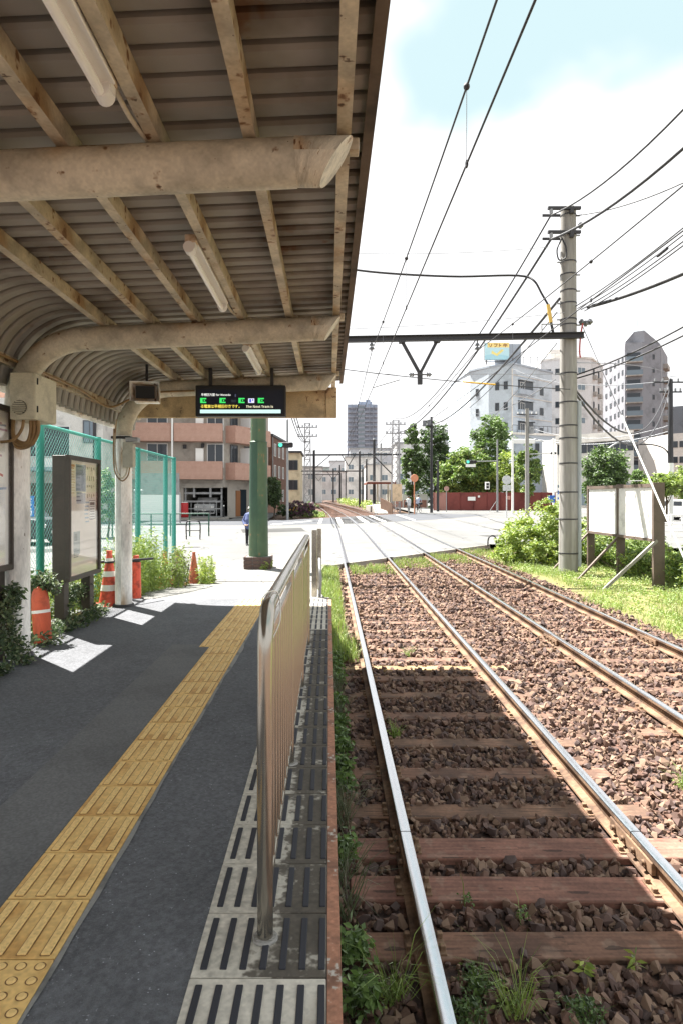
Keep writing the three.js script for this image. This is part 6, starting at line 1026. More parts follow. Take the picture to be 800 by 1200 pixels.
{ // white roadside fence and vehicle
  const t = thing('roadside_fence', 'white pipe roadside fence beyond the billboard and hedge', 'fence', V(16.0, L(30) - 0.02, -30), -0.1); for (let k = 0; k < 4; k++) { part('post', [cyl(0.04, 0.04, 1.1, 10, k * 1.1, 0, 0)], M.white, t); } for (const y of [1.05, 0.65, 0.3]) part('pipe', tube([V(0, y, 0), V(3.3, y, 0)], 0.03, 8), M.white, t);
  const f2 = thing('roadside_fence', 'longer white guard fence on the far side of the road', 'fence', V(15.2, L(34) - 0.02, -34.5), 0.05); for (let k = 0; k < 8; k++) part('post', [cyl(0.04, 0.04, 0.9, 10, k * 1.3, 0, 0)], M.white, f2); for (const y of [0.85, 0.45]) part('pipe', tube([V(0, y, 0), V(9.1, y, 0)], 0.035, 8), M.white, f2);
  const v = thing('parked_car', 'white car parked beside the low street tree', 'car', V(26.2, L(48) - 0.01, -47.5), 0.35); carBody(v, plain(0xe4e4e2, 0.25));
}
{ // hoop guards at the verge corner
  for (const [u, d, lab] of [[576, 25.5, 'dark hoop guard at the grassy crossing corner beside the rails'], [588, 24.5, 'dark hoop guard half hidden by the verge shrub']]) { const p = P(u, 584, d), t = thing('hoop_guard', lab, 'hoop guard', V(p.x, L(d) - 0.05, p.z)); part('hoop', tube(curve([V(-0.17, 0, 0), V(-0.16, 0.25, 0), V(-0.1, 0.38, 0), V(0, 0.42, 0), V(0.1, 0.38, 0), V(0.16, 0.25, 0), V(0.17, 0, 0)], 24), 0.028, 10), M.darkSteel, t); part('foot', [cyl(0.05, 0.05, 0.03, 12, -0.17, 0, 0), cyl(0.05, 0.05, 0.03, 12, 0.17, 0, 0)], M.darkSteel, t); }
}
// ---------------------------------------------------------------- overhead line, far station, people
function lattice(label, x, d, H, w0, w1, white) {
  const t = thing('lattice_mast', label, 'lattice mast', V(x, L(d) - 0.1, -d)), m = white ? worn([164, 164, 168], [140, 140, 144], 0.5, 1, 601) : worn([150, 152, 156], [120, 122, 126], 0.5, 1, 603), w = y => lerp(w0, w1, y / H), br = [];
  for (const sx of [-1, 1]) for (const sz of [-1, 1]) part('leg', [bar(V(sx * w0, 0, sz * w0), V(sx * w1, H, sz * w1), 0.08, 0.08)], m, t);
  const n = Math.round(H / 0.9); for (let k = 0; k < n; k++) { const a = k / n * H, b = (k + 1) / n * H; for (const s of [-1, 1]) { br.push(bar(V(-w(a), a, s * w(a)), V(w(b), b, s * w(b)), 0.04, 0.04), bar(V(w(a), a, s * w(a)), V(-w(b), b, s * w(b)), 0.04, 0.04), bar(V(s * w(a), a, -w(a)), V(s * w(b), b, w(b)), 0.04, 0.04), bar(V(-w(b), b, s * w(b)), V(w(b), b, s * w(b)), 0.04, 0.04)); } }
  part('bracing', br, m, t);
  for (const y of [H - 0.4, H - 1.3]) { const a = part('cross_arm', [box(2.0, 0.09, 0.09, 0, y, 0)], m, t); for (const q of [-0.9, -0.5, 0.5, 0.9]) part('insulator', [cyl(0.06, 0.06, 0.2, 8, q, y + 0.04, 0)], M.wireGrey, a); }
  return t;
}
const lm = lattice('white lattice mast with a cream panel at its foot beside the far station', 6.65, 64, 9.3, 0.42, 0.3, true); part('panel', [box(0.95, 1.7, 0.05, 0.1, 2.1, 0.5)], worn([232, 208, 176], [210, 186, 150], 0.5, 1, 605), lm);
lattice('white lattice mast beside the dark pole left of the line', -2.1, 64, 9.0, 0.34, 0.26, true);
{ const t = thing('portal_beam', 'far overhead-line beam between the two lattice masts', 'beam', V(0, 0, 0)), y = L(64) + 5.75; part('girder', [bar(V(-2.3, y, -64), V(7.2, y + 0.05, -64), 0.16, 0.16)], M.darkSteel, t); part('v_hanger', [bar(V(1.3, y, -64), V(1.95, y - 1.1, -64), 0.08, 0.08), bar(V(2.6, y, -64), V(1.95, y - 1.1, -64), 0.08, 0.08)], M.darkSteel, t); part('brace', [bar(V(-1.6, y - 1.5, -64.2), V(0.2, y, -64), 0.07, 0.07), bar(V(6.3, y - 1.9, -64.2), V(4.4, y, -64), 0.1, 0.1)], M.darkSteel, t); part('insulator_bank', [box(1.3, 0.14, 0.14, 5.4, y + 0.32, -64)], M.white, t); }
[[438, 70, 515, 'dark catenary pole behind the tram shelter roof'], [421, 88, 529, 'dark catenary pole right of the far rails'], [368, 68, 528, 'dark catenary pole left of the far rails'], [398, 118, 545, 'far slim catenary pole on the right of the curve'], [390.5, 128, 549, 'farthest slim catenary pole on the curve'], [446, 96, 520, 'grey pole behind the tram shelter'], [429, 105, 538, 'slim far pole with a box near the top, beside the line']].forEach(([u, d, vt, lab], i) => {
  const t = thing('catenary_pole', lab, 'pole', far(u, 584, d)), H = EYE - (vt - CV) * d / FOCAL - t.position.y; part('shaft', [cyl(0.17, 0.13, H, 14)], i === 5 ? M.galv : M.darkSteel, t); part('cap', [cyl(0.15, 0.1, 0.1, 14, 0, H, 0)], M.galv, t);
});
[[88, 'second far overhead-line beam across the tracks', 4.9], [118, 'third far overhead-line beam on the curve', 5.2]].forEach(([d, lab, y]) => { const t = thing('portal_beam', lab, 'beam', V(bend(d), L(d) + y, -d)); part('girder', [bar(V(-2.2, 0, 0), V(6.6, 0, 0), 0.15, 0.15)], M.darkSteel, t); part('v_hanger', [bar(V(1.6, 0, 0), V(2.5, -1.2, 0), 0.07, 0.07), bar(V(3.4, 0, 0), V(2.5, -1.2, 0), 0.07, 0.07)], M.darkSteel, t); part('post', [bar(V(-2.1, -y - 0.2, 0), V(-2.1, 0.3, 0), 0.2, 0.2)], M.darkSteel, t); part('post', [bar(V(6.5, -y - 0.2, 0), V(6.5, 0.3, 0), 0.2, 0.2)], M.darkSteel, t); });
// ---- far tram stop
{
  const t = thing('tram_shelter', 'small far tram shelter with a red-brown edged roof', 'shelter', V(5.6, L(69), -69)); const rb = worn([120, 62, 46], [96, 50, 40], 0.6, 1, 611);
  part('roof', [box(3.0, 0.1, 5.2, 0, 3.12, -2)], M.white, t); part('roof_edge', [box(3.1, 0.22, 0.1, 0, 3.0, 0.62), box(0.1, 0.22, 5.2, -1.52, 3.0, -2)], rb, t); for (const z of [0.2, -4]) for (const x of [-0.4, 1.1]) part('post', [cyl(0.07, 0.07, 3.1, 12, x, 0, z)], M.cream, t); part('back_wall', [box(0.1, 1.6, 4.6, 1.3, 1.5, -2)], worn([196, 190, 172], [170, 160, 140], 0.5, 1, 613), t); part('platform_block', [box(2.4, 0.6, 8.2, 0, 0.25, -3.4)], M.kerb, t);
  const f = thing('ramp_fence', 'dark brown fence panel beside the far platform ramp', 'fence', V(5.2, L(64), -64.5)); part('panel', [(() => { const s = new THREE.Shape([[0, 0.1], [0, 1.5], [2.4, 0.9], [2.4, -0.1]].map(p => new THREE.Vector2(...p))); return uvm(new THREE.ExtrudeGeometry(s, { depth: 0.05, bevelEnabled: false }).rotateY(-1.15)); })()], worn([112, 88, 74], [90, 70, 60], 0.5, 1, 615), f); for (const k of [0, 1, 2]) part('post', [cyl(0.05, 0.05, 1.5 - 0.25 * k, 10, k * 0.45, 0, k * 1.0)], rb, f);
  const r = thing('far_platform_ramp', 'sloping concrete ramp of the far platform', 'ramp', V(4.5, L(62), -62)); part('slope', [(() => { const s = new THREE.Shape([[0, 0], [5, 0], [5, 0.85]].map(p => new THREE.Vector2(...p))); return uvm(new THREE.ExtrudeGeometry(s, { depth: 1.2, bevelEnabled: false }).rotateY(Math.PI / 2)); })()], M.kerb, r); part('side_rail', [bar(V(0, 0.35, 0), V(0, 1.1, -5), 0.05, 0.05)], M.darkSteel, r);
  const m = thing('round_mirror', 'round orange traffic mirror on an orange post beside the lattice mast', 'traffic mirror', far(462, 584, 61)); m.position.x = P(463, 584, 61).x; const or = plain(0xcf8a66, 0.5); part('post', tube(curve([V(0, 0, 0), V(0, 2.9, 0), V(0.02, 3.3, 0.05)], 8), 0.05, 10), or, m); part('back', new THREE.CylinderGeometry(0.33, 0.26, 0.1, 28).rotateX(Math.PI / 2).translate(0, 3.4, 0.06), or, m); part('rim', new THREE.TorusGeometry(0.33, 0.03, 8, 28).translate(0, 3.4, 0.1), or, m);
  m.position.copy(far(485, 584, 60)); m.children[0].scale.y = 1;
}
{ const t = thing('utility_pole', 'slim dark utility pole with transformer in front of the evergreen trees', 'utility pole', far(505, 584, 64)); part('shaft', [cyl(0.15, 0.12, 9.6, 16)], M.darkSteel, t); part('arm', [box(0.9, 0.09, 0.09, -0.4, 9.2, 0), box(0.9, 0.09, 0.09, -0.4, 8.7, 0)], M.darkSteel, t); part('transformer', [cyl(0.2, 0.2, 0.5, 14, -0.7, 8.65, 0.1), cyl(0.2, 0.2, 0.5, 14, -0.25, 8.75, 0.1)], M.wireGrey, t); }
{ const t = thing('utility_pole', 'second slim pole beside the wall end', 'utility pole', far(512.5, 584, 68)); part('shaft', [cyl(0.14, 0.11, 5.4, 14)], M.darkSteel, t); part('cap', [cyl(0.12, 0.1, 0.08, 14, 0, 5.4, 0)], M.galv, t); }
{ const t = thing('small_round_sign', 'small round sign on a post at the wall end', 'road sign', far(522.5, 584, 66)); part('post', [cyl(0.04, 0.04, 2.5, 10)], M.galv, t); part('disc', new THREE.CylinderGeometry(0.26, 0.26, 0.03, 24).rotateX(Math.PI / 2).translate(0, 2.45, 0.05), worn([190, 150, 140], [160, 130, 120], 0.5, 0.4, 617), t); }
// ---- wires
function wire(label, pts, r, m = M.wire, group) { return single('overhead_wire', tube(pts, r * 1.1, 6), m, label, 'wire', group); }
const zb = -DP + 0.32;
{ // contact wires and messengers with droppers
  [[1.2, 'track beside the platform', 5.55], [4.06, 'track beside the verge', 5.5]].forEach(([x, nm, yp], k) => {
    const yc = d => (k ? 4.5 : lerp(4.30, 4.45, clamp(d / DP))) + (d > DP ? (d - DP) * 0.011 : 0);
    const line = []; for (let d = -1.5; d <= 110; d += d < 20 ? 0.9 : 3) line.push(V(x + bend(d), yc(d), -d));
    wire('contact wire over the ' + nm, line, 0.0085);
    const mes = []; for (let d = -1.5; d <= DP; d += 0.6) { const t = (d + 22) / (DP + 22); mes.push(V(x, yp - 4 * 0.62 * t * (1 - t) + 0.0, -d)); }
    for (let i = 1; i <= 24; i++) { const d = lerp(DP, 64, i / 24), t = i / 24; mes.push(V(x + bend(d), lerp(yp, L(64) + 5.5, t) - 4 * 0.55 * t * (1 - t), -d)); }
    wire('messenger wire above the ' + nm, mes, 0.009);
    for (const d of [5.6, 9.95, 14.2, 26, 36]) { const my = mes.reduce((b, p) => Math.abs(-p.z - d) < Math.abs(-b.z - d) ? p : b).y, t = thing('dropper', 'thin dropper wire with a black clamp above the ' + nm, 'dropper wire', V(x + bend(d), yc(d), -d), 0, 'droppers above the ' + nm); part('wire', tube([V(0, 0, 0), V(0, my - yc(d), 0)], 0.003, 5), M.wireGrey, t); part('clamp', [new THREE.SphereGeometry(0.028, 12, 8).scale(1, 1.15, 1).translate(0, my - yc(d), 0)], M.wire, t); part('clip', [box(0.02, 0.05, 0.05, 0, 0.0, 0)], M.wire, t); }
  });
  const steady = (a, b, lab) => wire(lab, [a, b], 0.011, M.darkSteel);
  steady(V(1.2, 4.46, zb), V(1.95, 4.68, zb), 'steady arm pulling the platform track contact wire');
  wire('pull-off wire under the portal beam with a yellow sleeve', sagLine(V(-1.9, 5.3, zb), V(6.6, 4.42, zb), 0.12), 0.011);
  single('yellow_sleeve', tube([V(3.66, 4.62, zb + 0.01), V(4.55, 4.545, zb + 0.01)], 0.02, 8), plain(0xd8a928, 0.5), 'yellow insulating sleeve on the pull-off wire beside the concrete pole', 'sleeve');
  wire('thin level span wire under the portal beam', [V(-1.9, 4.83, zb + 0.05), V(6.5, 4.82, zb + 0.05)], 0.005, M.wireGrey);
  wire('span wire with small ties above the portal beam', sagLine(V(-1.9, 6.05, zb - 0.1), V(6.5, 6.55, zb - 0.1), 0.12), 0.006, M.wireGrey);
  wire('upper span wire from the pole arm towards the canopy', sagLine(V(-1.9, 8.35, zb - 0.15), V(6.15, 8.38, zb - 0.15), 0.18), 0.006, M.wireGrey);
  wire('thick black feeder cable from the canopy side to the concrete pole', curve([P(380, 311, DP), P(440, 319, DP), P(530, 324, DP), P(615, 324, DP), P(626, 330, DP - 0.2), P(634, 344, DP - 0.2), P(642, 358, DP - 0.2)], 40), 0.028);
  single('cable_insulator', tube([P(641.5, 357, DP - 0.2), P(645, 378, DP - 0.2)], 0.05, 12), plain(0xd8b25a, 0.5), 'yellow sleeve on the feeder cable beside the concrete pole', 'sleeve'); wire('short black tail of the feeder cable at the portal beam', [P(645, 378, DP - 0.2), P(648.5, 395, DP - 0.2)], 0.035);
}
{ // feeders on the pole arms, both ways
  const arm1 = V(6.1, 9.38 + POLE.y + 0.5, -DP + 0.24), arm2 = V(6.1, 8.72 + POLE.y + 0.5, -DP + 0.24), near = (y) => V(6.25, y, -4.5);
  wire('black feeder cable on the upper pole arm towards the platform', sagLine(arm1, near(9.0), 0.9, 20), 0.019); wire('black feeder cable on the upper pole arm towards the far station', sagLine(arm1, P(463, 490, 64), 1.7, 24), 0.024);
  wire('thick feeder cable on the lower pole arm towards the platform', sagLine(arm2, near(8.0), 0.75, 20), 0.028); wire('thick feeder cable on the lower pole arm towards the far station', sagLine(arm2, P(464, 507, 64), 1.3, 24), 0.034);
  wire('thick black cable from the pole down to the slim far pole', sagLine(P(655, 350, DP - 0.1), P(505, 497, 64), 0.8, 24), 0.036); wire('thin cable from the pole to the far slim pole', sagLine(P(652, 366, DP), P(505, 492, 64), 1.2, 24), 0.014);
  wire('thin cable from the pole foot arm to the trees', sagLine(P(652, 402, DP), P(520, 520, 64), 1.0, 24), 0.012, M.wireGrey); wire('thin grey cable between the pole and the evergreen trees', sagLine(P(650, 445, DP), P(545, 478, 66), 0.8, 20), 0.012, M.wireGrey);
}
{ // wires running off to the right of the pole
  const a = V(POLE.x + 0.62, 6.98 + POLE.y, -DP + 0.1);
  [[262, 0.012, 11.4], [272, 0.011, 11.0], [281, 0.012, 10.7], [286, 0.012, 10.6]].forEach(([v, r, d], i) => wire('thin black wire from the pole insulators, one of four side by side', sagLine(P(672 + i * 4, 360 + i * 1.5, DP), P(860, v - 45, d - 1.2), 0.10), r, M.wire, 'four wires from the pole insulators'));
  single('wire_clamp', tube([P(770, 300, 12.4), P(781, 291, 12)], 0.03, 8), M.wire, 'black splice sleeve on one of the thin wires beside the pole', 'sleeve');
  wire('thick dark stay cable from the pole insulators', sagLine(P(688, 360, DP), P(880, 283, 12.5), 0.12), 0.042, M.darkSteel);
  wire('wire from the pole top towards the right street', sagLine(P(671, 253, DP), P(850, 189, 13), 0.2), 0.013);
  wire('upper of two dark cables passing the grey tower', sagLine(P(669, 441, DP + 0.3), P(860, 348, 13), 0.15), 0.018); wire('lower of two dark cables passing the grey tower', sagLine(P(669, 445, DP + 0.3), P(860, 361, 13), 0.15), 0.018);
  wire('cable pair from the pole to the right utility pole, upper', sagLine(P(672, 455, DP), P(784, 444, 46), 2.4, 20), 0.03); wire('cable pair from the pole to the right utility pole, lower', sagLine(P(672, 459, DP), P(784, 456, 46), 2.6, 20), 0.03); wire('pale cable bundle across the grey tower', sagLine(P(672, 425, DP), P(784, 438, 46), -0.2, 20), 0.014, M.wireGrey);
  wire('pale wire from the right utility pole to the right', [P(785, 441, 46), P(860, 436, 40)], 0.03, M.wireGrey); wire('pale wire from the right utility pole to the blue office block', sagLine(P(785, 446, 46), P(600, 432, 99), 1.2, 20), 0.03, M.wireGrey);
  wire('low pale cable behind the round street tree', sagLine(P(785, 505, 46), P(617, 512, 56), 0.8, 20), 0.03, M.wireGrey); wire('second low pale cable behind the round street tree', sagLine(P(785, 498, 46), P(617, 500, 56), 1.0, 20), 0.025, M.wireGrey);
  const g0 = P(680, 378, DP - 0.1), g1 = V(7.62, L(13) - 0.2, -13), gm = g0.clone().lerp(g1, 0.40);
  wire('dark upper end of the guy wire on the concrete pole', [g0, gm], 0.009, M.darkSteel); single('guy_cover', tube([gm, g1], 0.02, 10), M.white, 'white sleeve of the guy wire passing in front of the billboard', 'guy wire');
}
{ // far wires above the line
  for (const [u, v, lab] of [[458, 500, 'far feeder wire along the lattice masts, upper'], [470, 512, 'far feeder wire along the lattice masts, lower']]) wire(lab, sagLine(P(u, v, 64), P(u - 40, v + 30, 118), 1.2, 16), 0.03, M.wireGrey);
  for (const k of [0, 1, 2]) wire('dark cable sagging to the left lattice mast from the canopy side', sagLine(P(340 + k * 3, 484, 40), P(359 + k * 2, 517, 64), 0.7, 16), 0.028, M.wire, 'cables to the left lattice mast');
}
// ---------------------------------------------------------------- people
// smooth-joined tapered capsules, meshed by surface nets
function bodyMesh(bones, cell, k = 0.03) {
  const lo = V(1e9, 1e9, 1e9), hi = V(-1e9, -1e9, -1e9); for (const b of bones) for (const [p, r] of [[b.a, b.ra], [b.b, b.rb]]) { lo.min(p.clone().subScalar(r + 0.03)); hi.max(p.clone().addScalar(r + 0.03)); }
  const n = hi.clone().sub(lo).divideScalar(cell).ceil().addScalar(2), nx = n.x, ny = n.y, nz = n.z, F = new Float32Array(nx * ny * nz), own = new Uint8Array(nx * ny * nz), p = V(), pa = V(), ba = V();
  const idx = (i, j, l) => i + nx * (j + ny * l);
  for (let l = 0; l < nz; l++) for (let j = 0; j < ny; j++) for (let i = 0; i < nx; i++) {
    p.set(lo.x + i * cell, lo.y + j * cell, lo.z + l * cell); let d = 1e9, best = 1e9, bi = 0;
    bones.forEach((b, q) => { pa.subVectors(p, b.a); ba.subVectors(b.b, b.a); const h = clamp(pa.dot(ba) / Math.max(1e-9, ba.lengthSq())); let e = pa.addScaledVector(ba, -h); const sx = b.s || 1; const dd = Math.hypot(e.x / sx, e.y, e.z) - lerp(b.ra, b.rb, h); if (dd < best) { best = dd; bi = q; } const hh = clamp(0.5 + 0.5 * (d - dd) / k); d = d > 1e8 ? dd : lerp(d, dd, hh) - k * hh * (1 - hh); });
    F[idx(i, j, l)] = d; own[idx(i, j, l)] = bi;
  }
  const vid = new Int32Array(nx * ny * nz).fill(-1), pos = [], col = [], ind = [];
  const C = [[0, 0, 0], [1, 0, 0], [0, 1, 0], [1, 1, 0], [0, 0, 1], [1, 0, 1], [0, 1, 1], [1, 1, 1]], Ed = [[0, 1], [2, 3], [4, 5], [6, 7], [0, 2], [1, 3], [4, 6], [5, 7], [0, 4], [1, 5], [2, 6], [3, 7]];
  for (let l = 0; l < nz - 1; l++) for (let j = 0; j < ny - 1; j++) for (let i = 0; i < nx - 1; i++) {
    const f = C.map(c => F[idx(i + c[0], j + c[1], l + c[2])]); let x = 0, y = 0, z = 0, m = 0; for (const [a, b] of Ed) if ((f[a] < 0) !== (f[b] < 0)) { const t = f[a] / (f[a] - f[b]); x += lerp(C[a][0], C[b][0], t); y += lerp(C[a][1], C[b][1], t); z += lerp(C[a][2], C[b][2], t); m++; }
    if (m) { vid[idx(i, j, l)] = pos.length / 3; pos.push(lo.x + (i + x / m) * cell, lo.y + (j + y / m) * cell, lo.z + (l + z / m) * cell); col.push(...bones[own[idx(i, j, l)]].c); }
  }
  for (let l = 1; l < nz - 1; l++) for (let j = 1; j < ny - 1; j++) for (let i = 1; i < nx - 1; i++) {
    const s = F[idx(i, j, l)] < 0; const q = (a, b, c, d, fl) => { const v = [a, b, c, d].map(t => vid[t]); if (v.some(t => t < 0)) return; fl ? ind.push(v[0], v[1], v[2], v[0], v[2], v[3]) : ind.push(v[0], v[2], v[1], v[0], v[3], v[2]); };
    if (s !== (F[idx(i + 1, j, l)] < 0)) q(idx(i, j - 1, l - 1), idx(i, j, l - 1), idx(i, j, l), idx(i, j - 1, l), s);
    if (s !== (F[idx(i, j + 1, l)] < 0)) q(idx(i - 1, j, l - 1), idx(i - 1, j, l), idx(i, j, l), idx(i, j, l - 1), s);
    if (s !== (F[idx(i, j, l + 1)] < 0)) q(idx(i - 1, j - 1, l), idx(i, j - 1, l), idx(i, j, l), idx(i - 1, j, l), s);
  }
  const g = new THREE.BufferGeometry(); g.setAttribute('position', new THREE.Float32BufferAttribute(pos, 3)); g.setAttribute('color', new THREE.Float32BufferAttribute(col, 3)); g.setIndex(ind); g.computeVertexNormals(); return g;
}
const skin = [0.42, 0.26, 0.18], clothMat = std({ vertexColors: true, roughness: 0.85 });
function bone(a, b, ra, rb, c, s) { return { a: V(...a), b: V(...b), ra, rb, c, s }; }
function handBones(w, dir, side, cc) { // palm and five bent fingers from the wrist
  const W = V(...w), D = V(...dir).normalize(), S = V(...side).normalize(), at = (f, s, n = 0) => { const p = W.clone().addScaledVector(D, f).addScaledVector(S, s); const N = D.clone().cross(S); p.addScaledVector(N, n); return p.toArray(); }, o = [bone(at(0, 0), at(0.075, 0), 0.026, 0.034, cc)];
  [[-0.028, 0.068], [-0.009, 0.078], [0.010, 0.074], [0.028, 0.058]].forEach(([s, l]) => { o.push(bone(at(0.075, s), at(0.075 + l * 0.55, s * 1.1), 0.0095, 0.0088, cc)); o.push(bone(at(0.075 + l * 0.55, s * 1.1), at(0.075 + l * 0.9, s * 1.1, 0.022), 0.0088, 0.0075, cc)); });
  o.push(bone(at(0.02, -0.028), at(0.055, -0.058, 0.012), 0.012, 0.010, cc)); o.push(bone(at(0.055, -0.058, 0.012), at(0.085, -0.066, 0.022), 0.010, 0.008, cc)); return o;
}
{ // person crossing the road behind the green pole, hands clasped low at the back
  const t = thing('person', 'person in a blue jacket, dark trousers and pale cap behind the green pole', 'person', V(-3.12, L(25.2) - 0.01, -25.2), -0.45); t.scale.setScalar(0.9);
  const jk = [0.075, 0.10, 0.22], tr = [0.012, 0.012, 0.016], sh = [0.35, 0.34, 0.33];
  const B = [bone([-0.1, 0.06, 0.02], [-0.1, 0.05, -0.14], 0.045, 0.035, sh), bone([0.1, 0.06, 0.02], [0.11, 0.05, -0.14], 0.045, 0.035, sh), bone([-0.1, 0.07, 0], [-0.1, 0.48, -0.01], 0.055, 0.07, tr), bone([0.1, 0.07, 0], [0.1, 0.48, -0.01], 0.055, 0.07, tr), bone([-0.1, 0.48, -0.01], [-0.09, 0.86, 0], 0.07, 0.1, tr), bone([0.1, 0.48, -0.01], [0.09, 0.86, 0], 0.07, 0.1, tr),
    bone([0, 0.86, 0.01], [0, 1.12, -0.02], 0.15, 0.14, jk, 1.2), bone([0, 1.12, -0.02], [0, 1.33, -0.06], 0.15, 0.13, jk, 1.35), bone([-0.14, 1.36, -0.06], [0.14, 1.36, -0.06], 0.075, 0.075, jk), bone([0, 1.38, -0.07], [0, 1.5, -0.1], 0.055, 0.05, skin), bone([0, 1.56, -0.12], [0, 1.62, -0.125], 0.082, 0.088, skin), bone([0, 1.535, -0.2], [0, 1.56, -0.205], 0.012, 0.014, skin),
    bone([-0.19, 1.34, -0.05], [-0.27, 1.08, 0.04], 0.06, 0.05, jk), bone([-0.27, 1.08, 0.04], [-0.12, 0.93, 0.17], 0.05, 0.038, jk), bone([0.19, 1.34, -0.05], [0.27, 1.08, 0.04], 0.06, 0.05, jk), bone([0.27, 1.08, 0.04], [0.1, 0.92, 0.18], 0.05, 0.038, jk), bone([-0.085, 1.57, -0.11], [-0.09, 1.6, -0.11], 0.016, 0.018, skin), bone([0.085, 1.57, -0.11], [0.09, 1.6, -0.11], 0.016, 0.018, skin)];
  const g1 = bodyMesh(B, 0.018), g2 = bodyMesh(handBones([-0.11, 0.925, 0.18], [0.9, -0.25, 0.2], [0, 0.2, 1], skin), 0.006, 0.006), g3 = bodyMesh(handBones([0.09, 0.915, 0.19], [-0.9, -0.25, 0.2], [0, 0.2, 1], skin), 0.006, 0.006);
  part('body', [g1, g2, g3], clothMat, t);
  part('cap', [new THREE.SphereGeometry(0.102, 20, 12, 0, 6.283, 0, 1.6).scale(1, 0.95, 1.08).translate(0, 1.625, -0.12), rbox(0.15, 0.012, 0.09, 0.005, 0, 1.64, -0.25)], plain(0xd8d6d0, 0.8), t); part('hair', [new THREE.SphereGeometry(0.093, 16, 10, 0, 6.283, 1.2, 0.8).translate(0, 1.6, -0.108)], plain(0x1d1a19, 0.9), t);
}
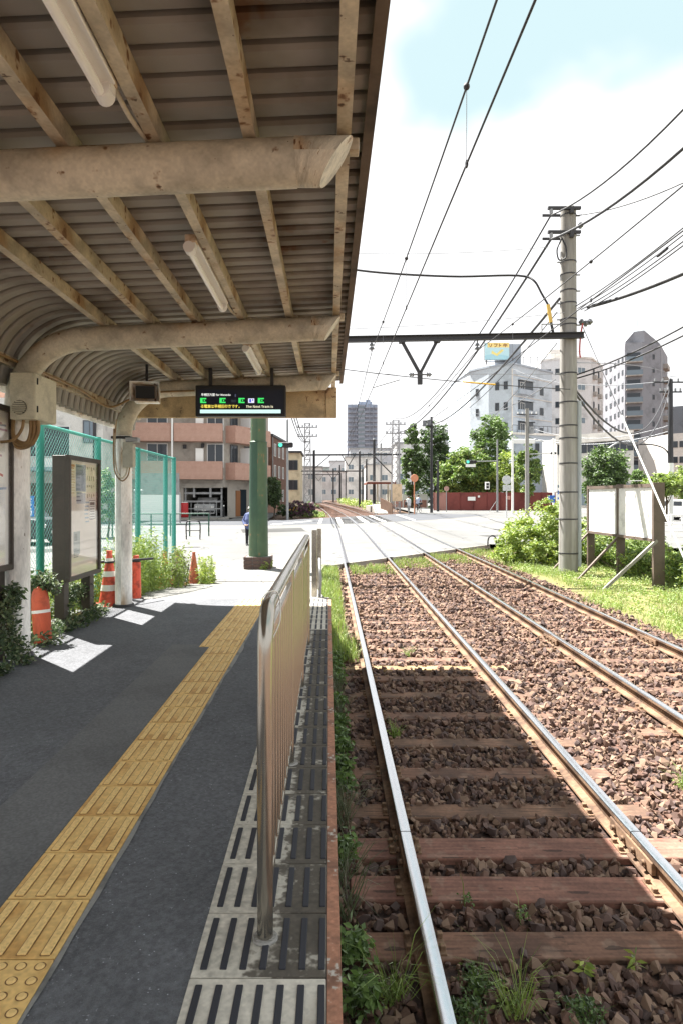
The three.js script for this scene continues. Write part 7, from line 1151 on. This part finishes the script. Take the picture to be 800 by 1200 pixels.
{ // far pedestrian with a bag, and a cyclist
  const pk = (u, d) => V(P(u, 584, d).x, L(d) - 0.008, -d);
  const t = thing('person', 'person in a white top and pale trousers walking by the lattice mast', 'person', pk(478.5, 59.5), 0.4), wh = [0.6, 0.6, 0.6], gr = [0.3, 0.29, 0.28];
  part('body', bodyMesh([bone([-0.1, 0.05, 0.2], [-0.1, 0.04, 0.08], 0.045, 0.035, [0.05, 0.05, 0.05]), bone([0.1, 0.05, -0.2], [0.1, 0.04, -0.32], 0.045, 0.035, [0.05, 0.05, 0.05]), bone([-0.1, 0.06, 0.2], [-0.09, 0.46, 0.06], 0.055, 0.07, gr), bone([0.1, 0.06, -0.2], [0.1, 0.47, -0.12], 0.055, 0.07, gr), bone([-0.09, 0.46, 0.06], [-0.08, 0.86, 0], 0.07, 0.1, gr), bone([0.1, 0.47, -0.12], [0.08, 0.86, 0], 0.07, 0.1, gr), bone([0, 0.86, 0], [0, 1.34, -0.03], 0.14, 0.14, wh, 1.3), bone([-0.14, 1.38, -0.03], [0.14, 1.38, -0.03], 0.07, 0.07, wh), bone([0, 1.4, -0.03], [0, 1.5, -0.04], 0.05, 0.05, skin), bone([0, 1.56, -0.05], [0, 1.63, -0.05], 0.08, 0.088, skin), bone([-0.19, 1.36, -0.03], [-0.24, 1.1, 0.1], 0.055, 0.045, wh), bone([-0.24, 1.1, 0.1], [-0.22, 0.88, -0.02], 0.042, 0.03, skin), bone([0.19, 1.36, -0.03], [0.24, 1.1, -0.08], 0.055, 0.045, wh), bone([0.24, 1.1, -0.08], [0.22, 0.9, -0.2], 0.042, 0.03, skin), ...handBones([-0.22, 0.88, -0.02], [0, -1, -0.1], [0, 0, 1], skin), ...handBones([0.22, 0.9, -0.2], [0, -1, -0.2], [0, 0, 1], skin)], 0.022, 0.03), clothMat, t);
  part('hair', [new THREE.SphereGeometry(0.1, 16, 10, 0, 6.283, 0, 1.8).translate(0, 1.63, -0.03)], plain(0x1d1a19, 0.9), t);
  const bag = thing('shoulder_bag', 'dark shoulder bag carried by the person in white', 'bag', pk(475, 59.4).add(V(0, 0.85, 0))); part('pouch', [rbox(0.16, 0.34, 0.28, 0.05, 0, 0.17, 0)], M.black, bag); part('strap', tube(curve([V(0, 0.3, -0.12), V(0.12, 0.55, -0.05), V(0.12, 0.55, 0.05), V(0, 0.3, 0.12)], 14), 0.012, 6), M.black, bag);
  const c = thing('person', 'cyclist in a pale shirt and dark trousers riding past the wall', 'person', pk(489.5, 63), -0.5), lb = [0.4, 0.44, 0.55], dk = [0.02, 0.02, 0.025];
  part('body', bodyMesh([bone([-0.1, 0.32, -0.05], [-0.1, 0.3, -0.2], 0.045, 0.035, dk), bone([0.1, 0.5, -0.05], [0.1, 0.48, -0.2], 0.045, 0.035, dk), bone([-0.1, 0.36, 0], [-0.1, 0.76, -0.18], 0.05, 0.065, dk), bone([0.1, 0.54, 0], [0.1, 0.9, -0.25], 0.05, 0.065, dk), bone([-0.1, 0.76, -0.18], [-0.08, 0.95, 0.2], 0.07, 0.1, dk), bone([0.1, 0.9, -0.25], [0.08, 0.95, 0.2], 0.07, 0.1, dk), bone([0, 0.97, 0.2], [0, 1.4, 0.05], 0.14, 0.14, lb, 1.25), bone([-0.14, 1.44, 0.03], [0.14, 1.44, 0.03], 0.07, 0.07, lb), bone([0, 1.46, 0.02], [0, 1.56, -0.02], 0.05, 0.05, skin), bone([0, 1.62, -0.04], [0, 1.69, -0.04], 0.08, 0.088, skin), bone([-0.19, 1.42, 0.02], [-0.26, 1.18, -0.16], 0.055, 0.045, lb), bone([-0.26, 1.18, -0.16], [-0.22, 1.06, -0.42], 0.042, 0.03, skin), bone([0.19, 1.42, 0.02], [0.26, 1.18, -0.16], 0.055, 0.045, lb), bone([0.26, 1.18, -0.16], [0.22, 1.06, -0.42], 0.042, 0.03, skin), ...handBones([-0.22, 1.06, -0.42], [0, -0.3, -1], [1, 0, 0], skin), ...handBones([0.22, 1.06, -0.42], [0, -0.3, -1], [1, 0, 0], skin)], 0.022, 0.03), clothMat, c);
  part('hair', [new THREE.SphereGeometry(0.1, 16, 10, 0, 6.283, 0, 1.8).translate(0, 1.69, -0.02)], plain(0x1d1a19, 0.9), c);
  const b = thing('bicycle', 'dark bicycle ridden past the wall', 'bicycle', pk(489.5, 63), -0.5);
  for (const z of [-0.55, 0.52]) { const w = part('wheel', new THREE.TorusGeometry(0.31, 0.022, 8, 28).rotateY(Math.PI / 2).translate(0, 0.33, z), M.black, b); part('hub', [new THREE.CylinderGeometry(0.03, 0.03, 0.1, 10).rotateZ(Math.PI / 2).translate(0, 0.33, z)], M.galv, w); }
  part('frame', [tube([V(0, 0.33, 0.52), V(0, 0.3, 0.05), V(0, 0.8, -0.42), V(0, 0.33, -0.55)], 0.02, 8), tube([V(0, 0.3, 0.05), V(0, 0.85, 0.2)], 0.02, 8)], M.darkSteel, b); part('saddle', [rbox(0.16, 0.06, 0.26, 0.03, 0, 0.88, 0.2)], M.black, b); part('handlebar', tube(curve([V(-0.25, 1.03, -0.36), V(-0.15, 1.03, -0.44), V(0.15, 1.03, -0.44), V(0.25, 1.03, -0.36)], 14), 0.014, 8), M.galv, b); part('basket', [box(0.34, 0.24, 0.26, 0, 0.95, -0.62)], M.darkSteel, b);
}
scene.traverse(o => { if (o.isMesh) { o.castShadow = true; o.receiveShadow = true; } });
renderer.render(scene, camera);
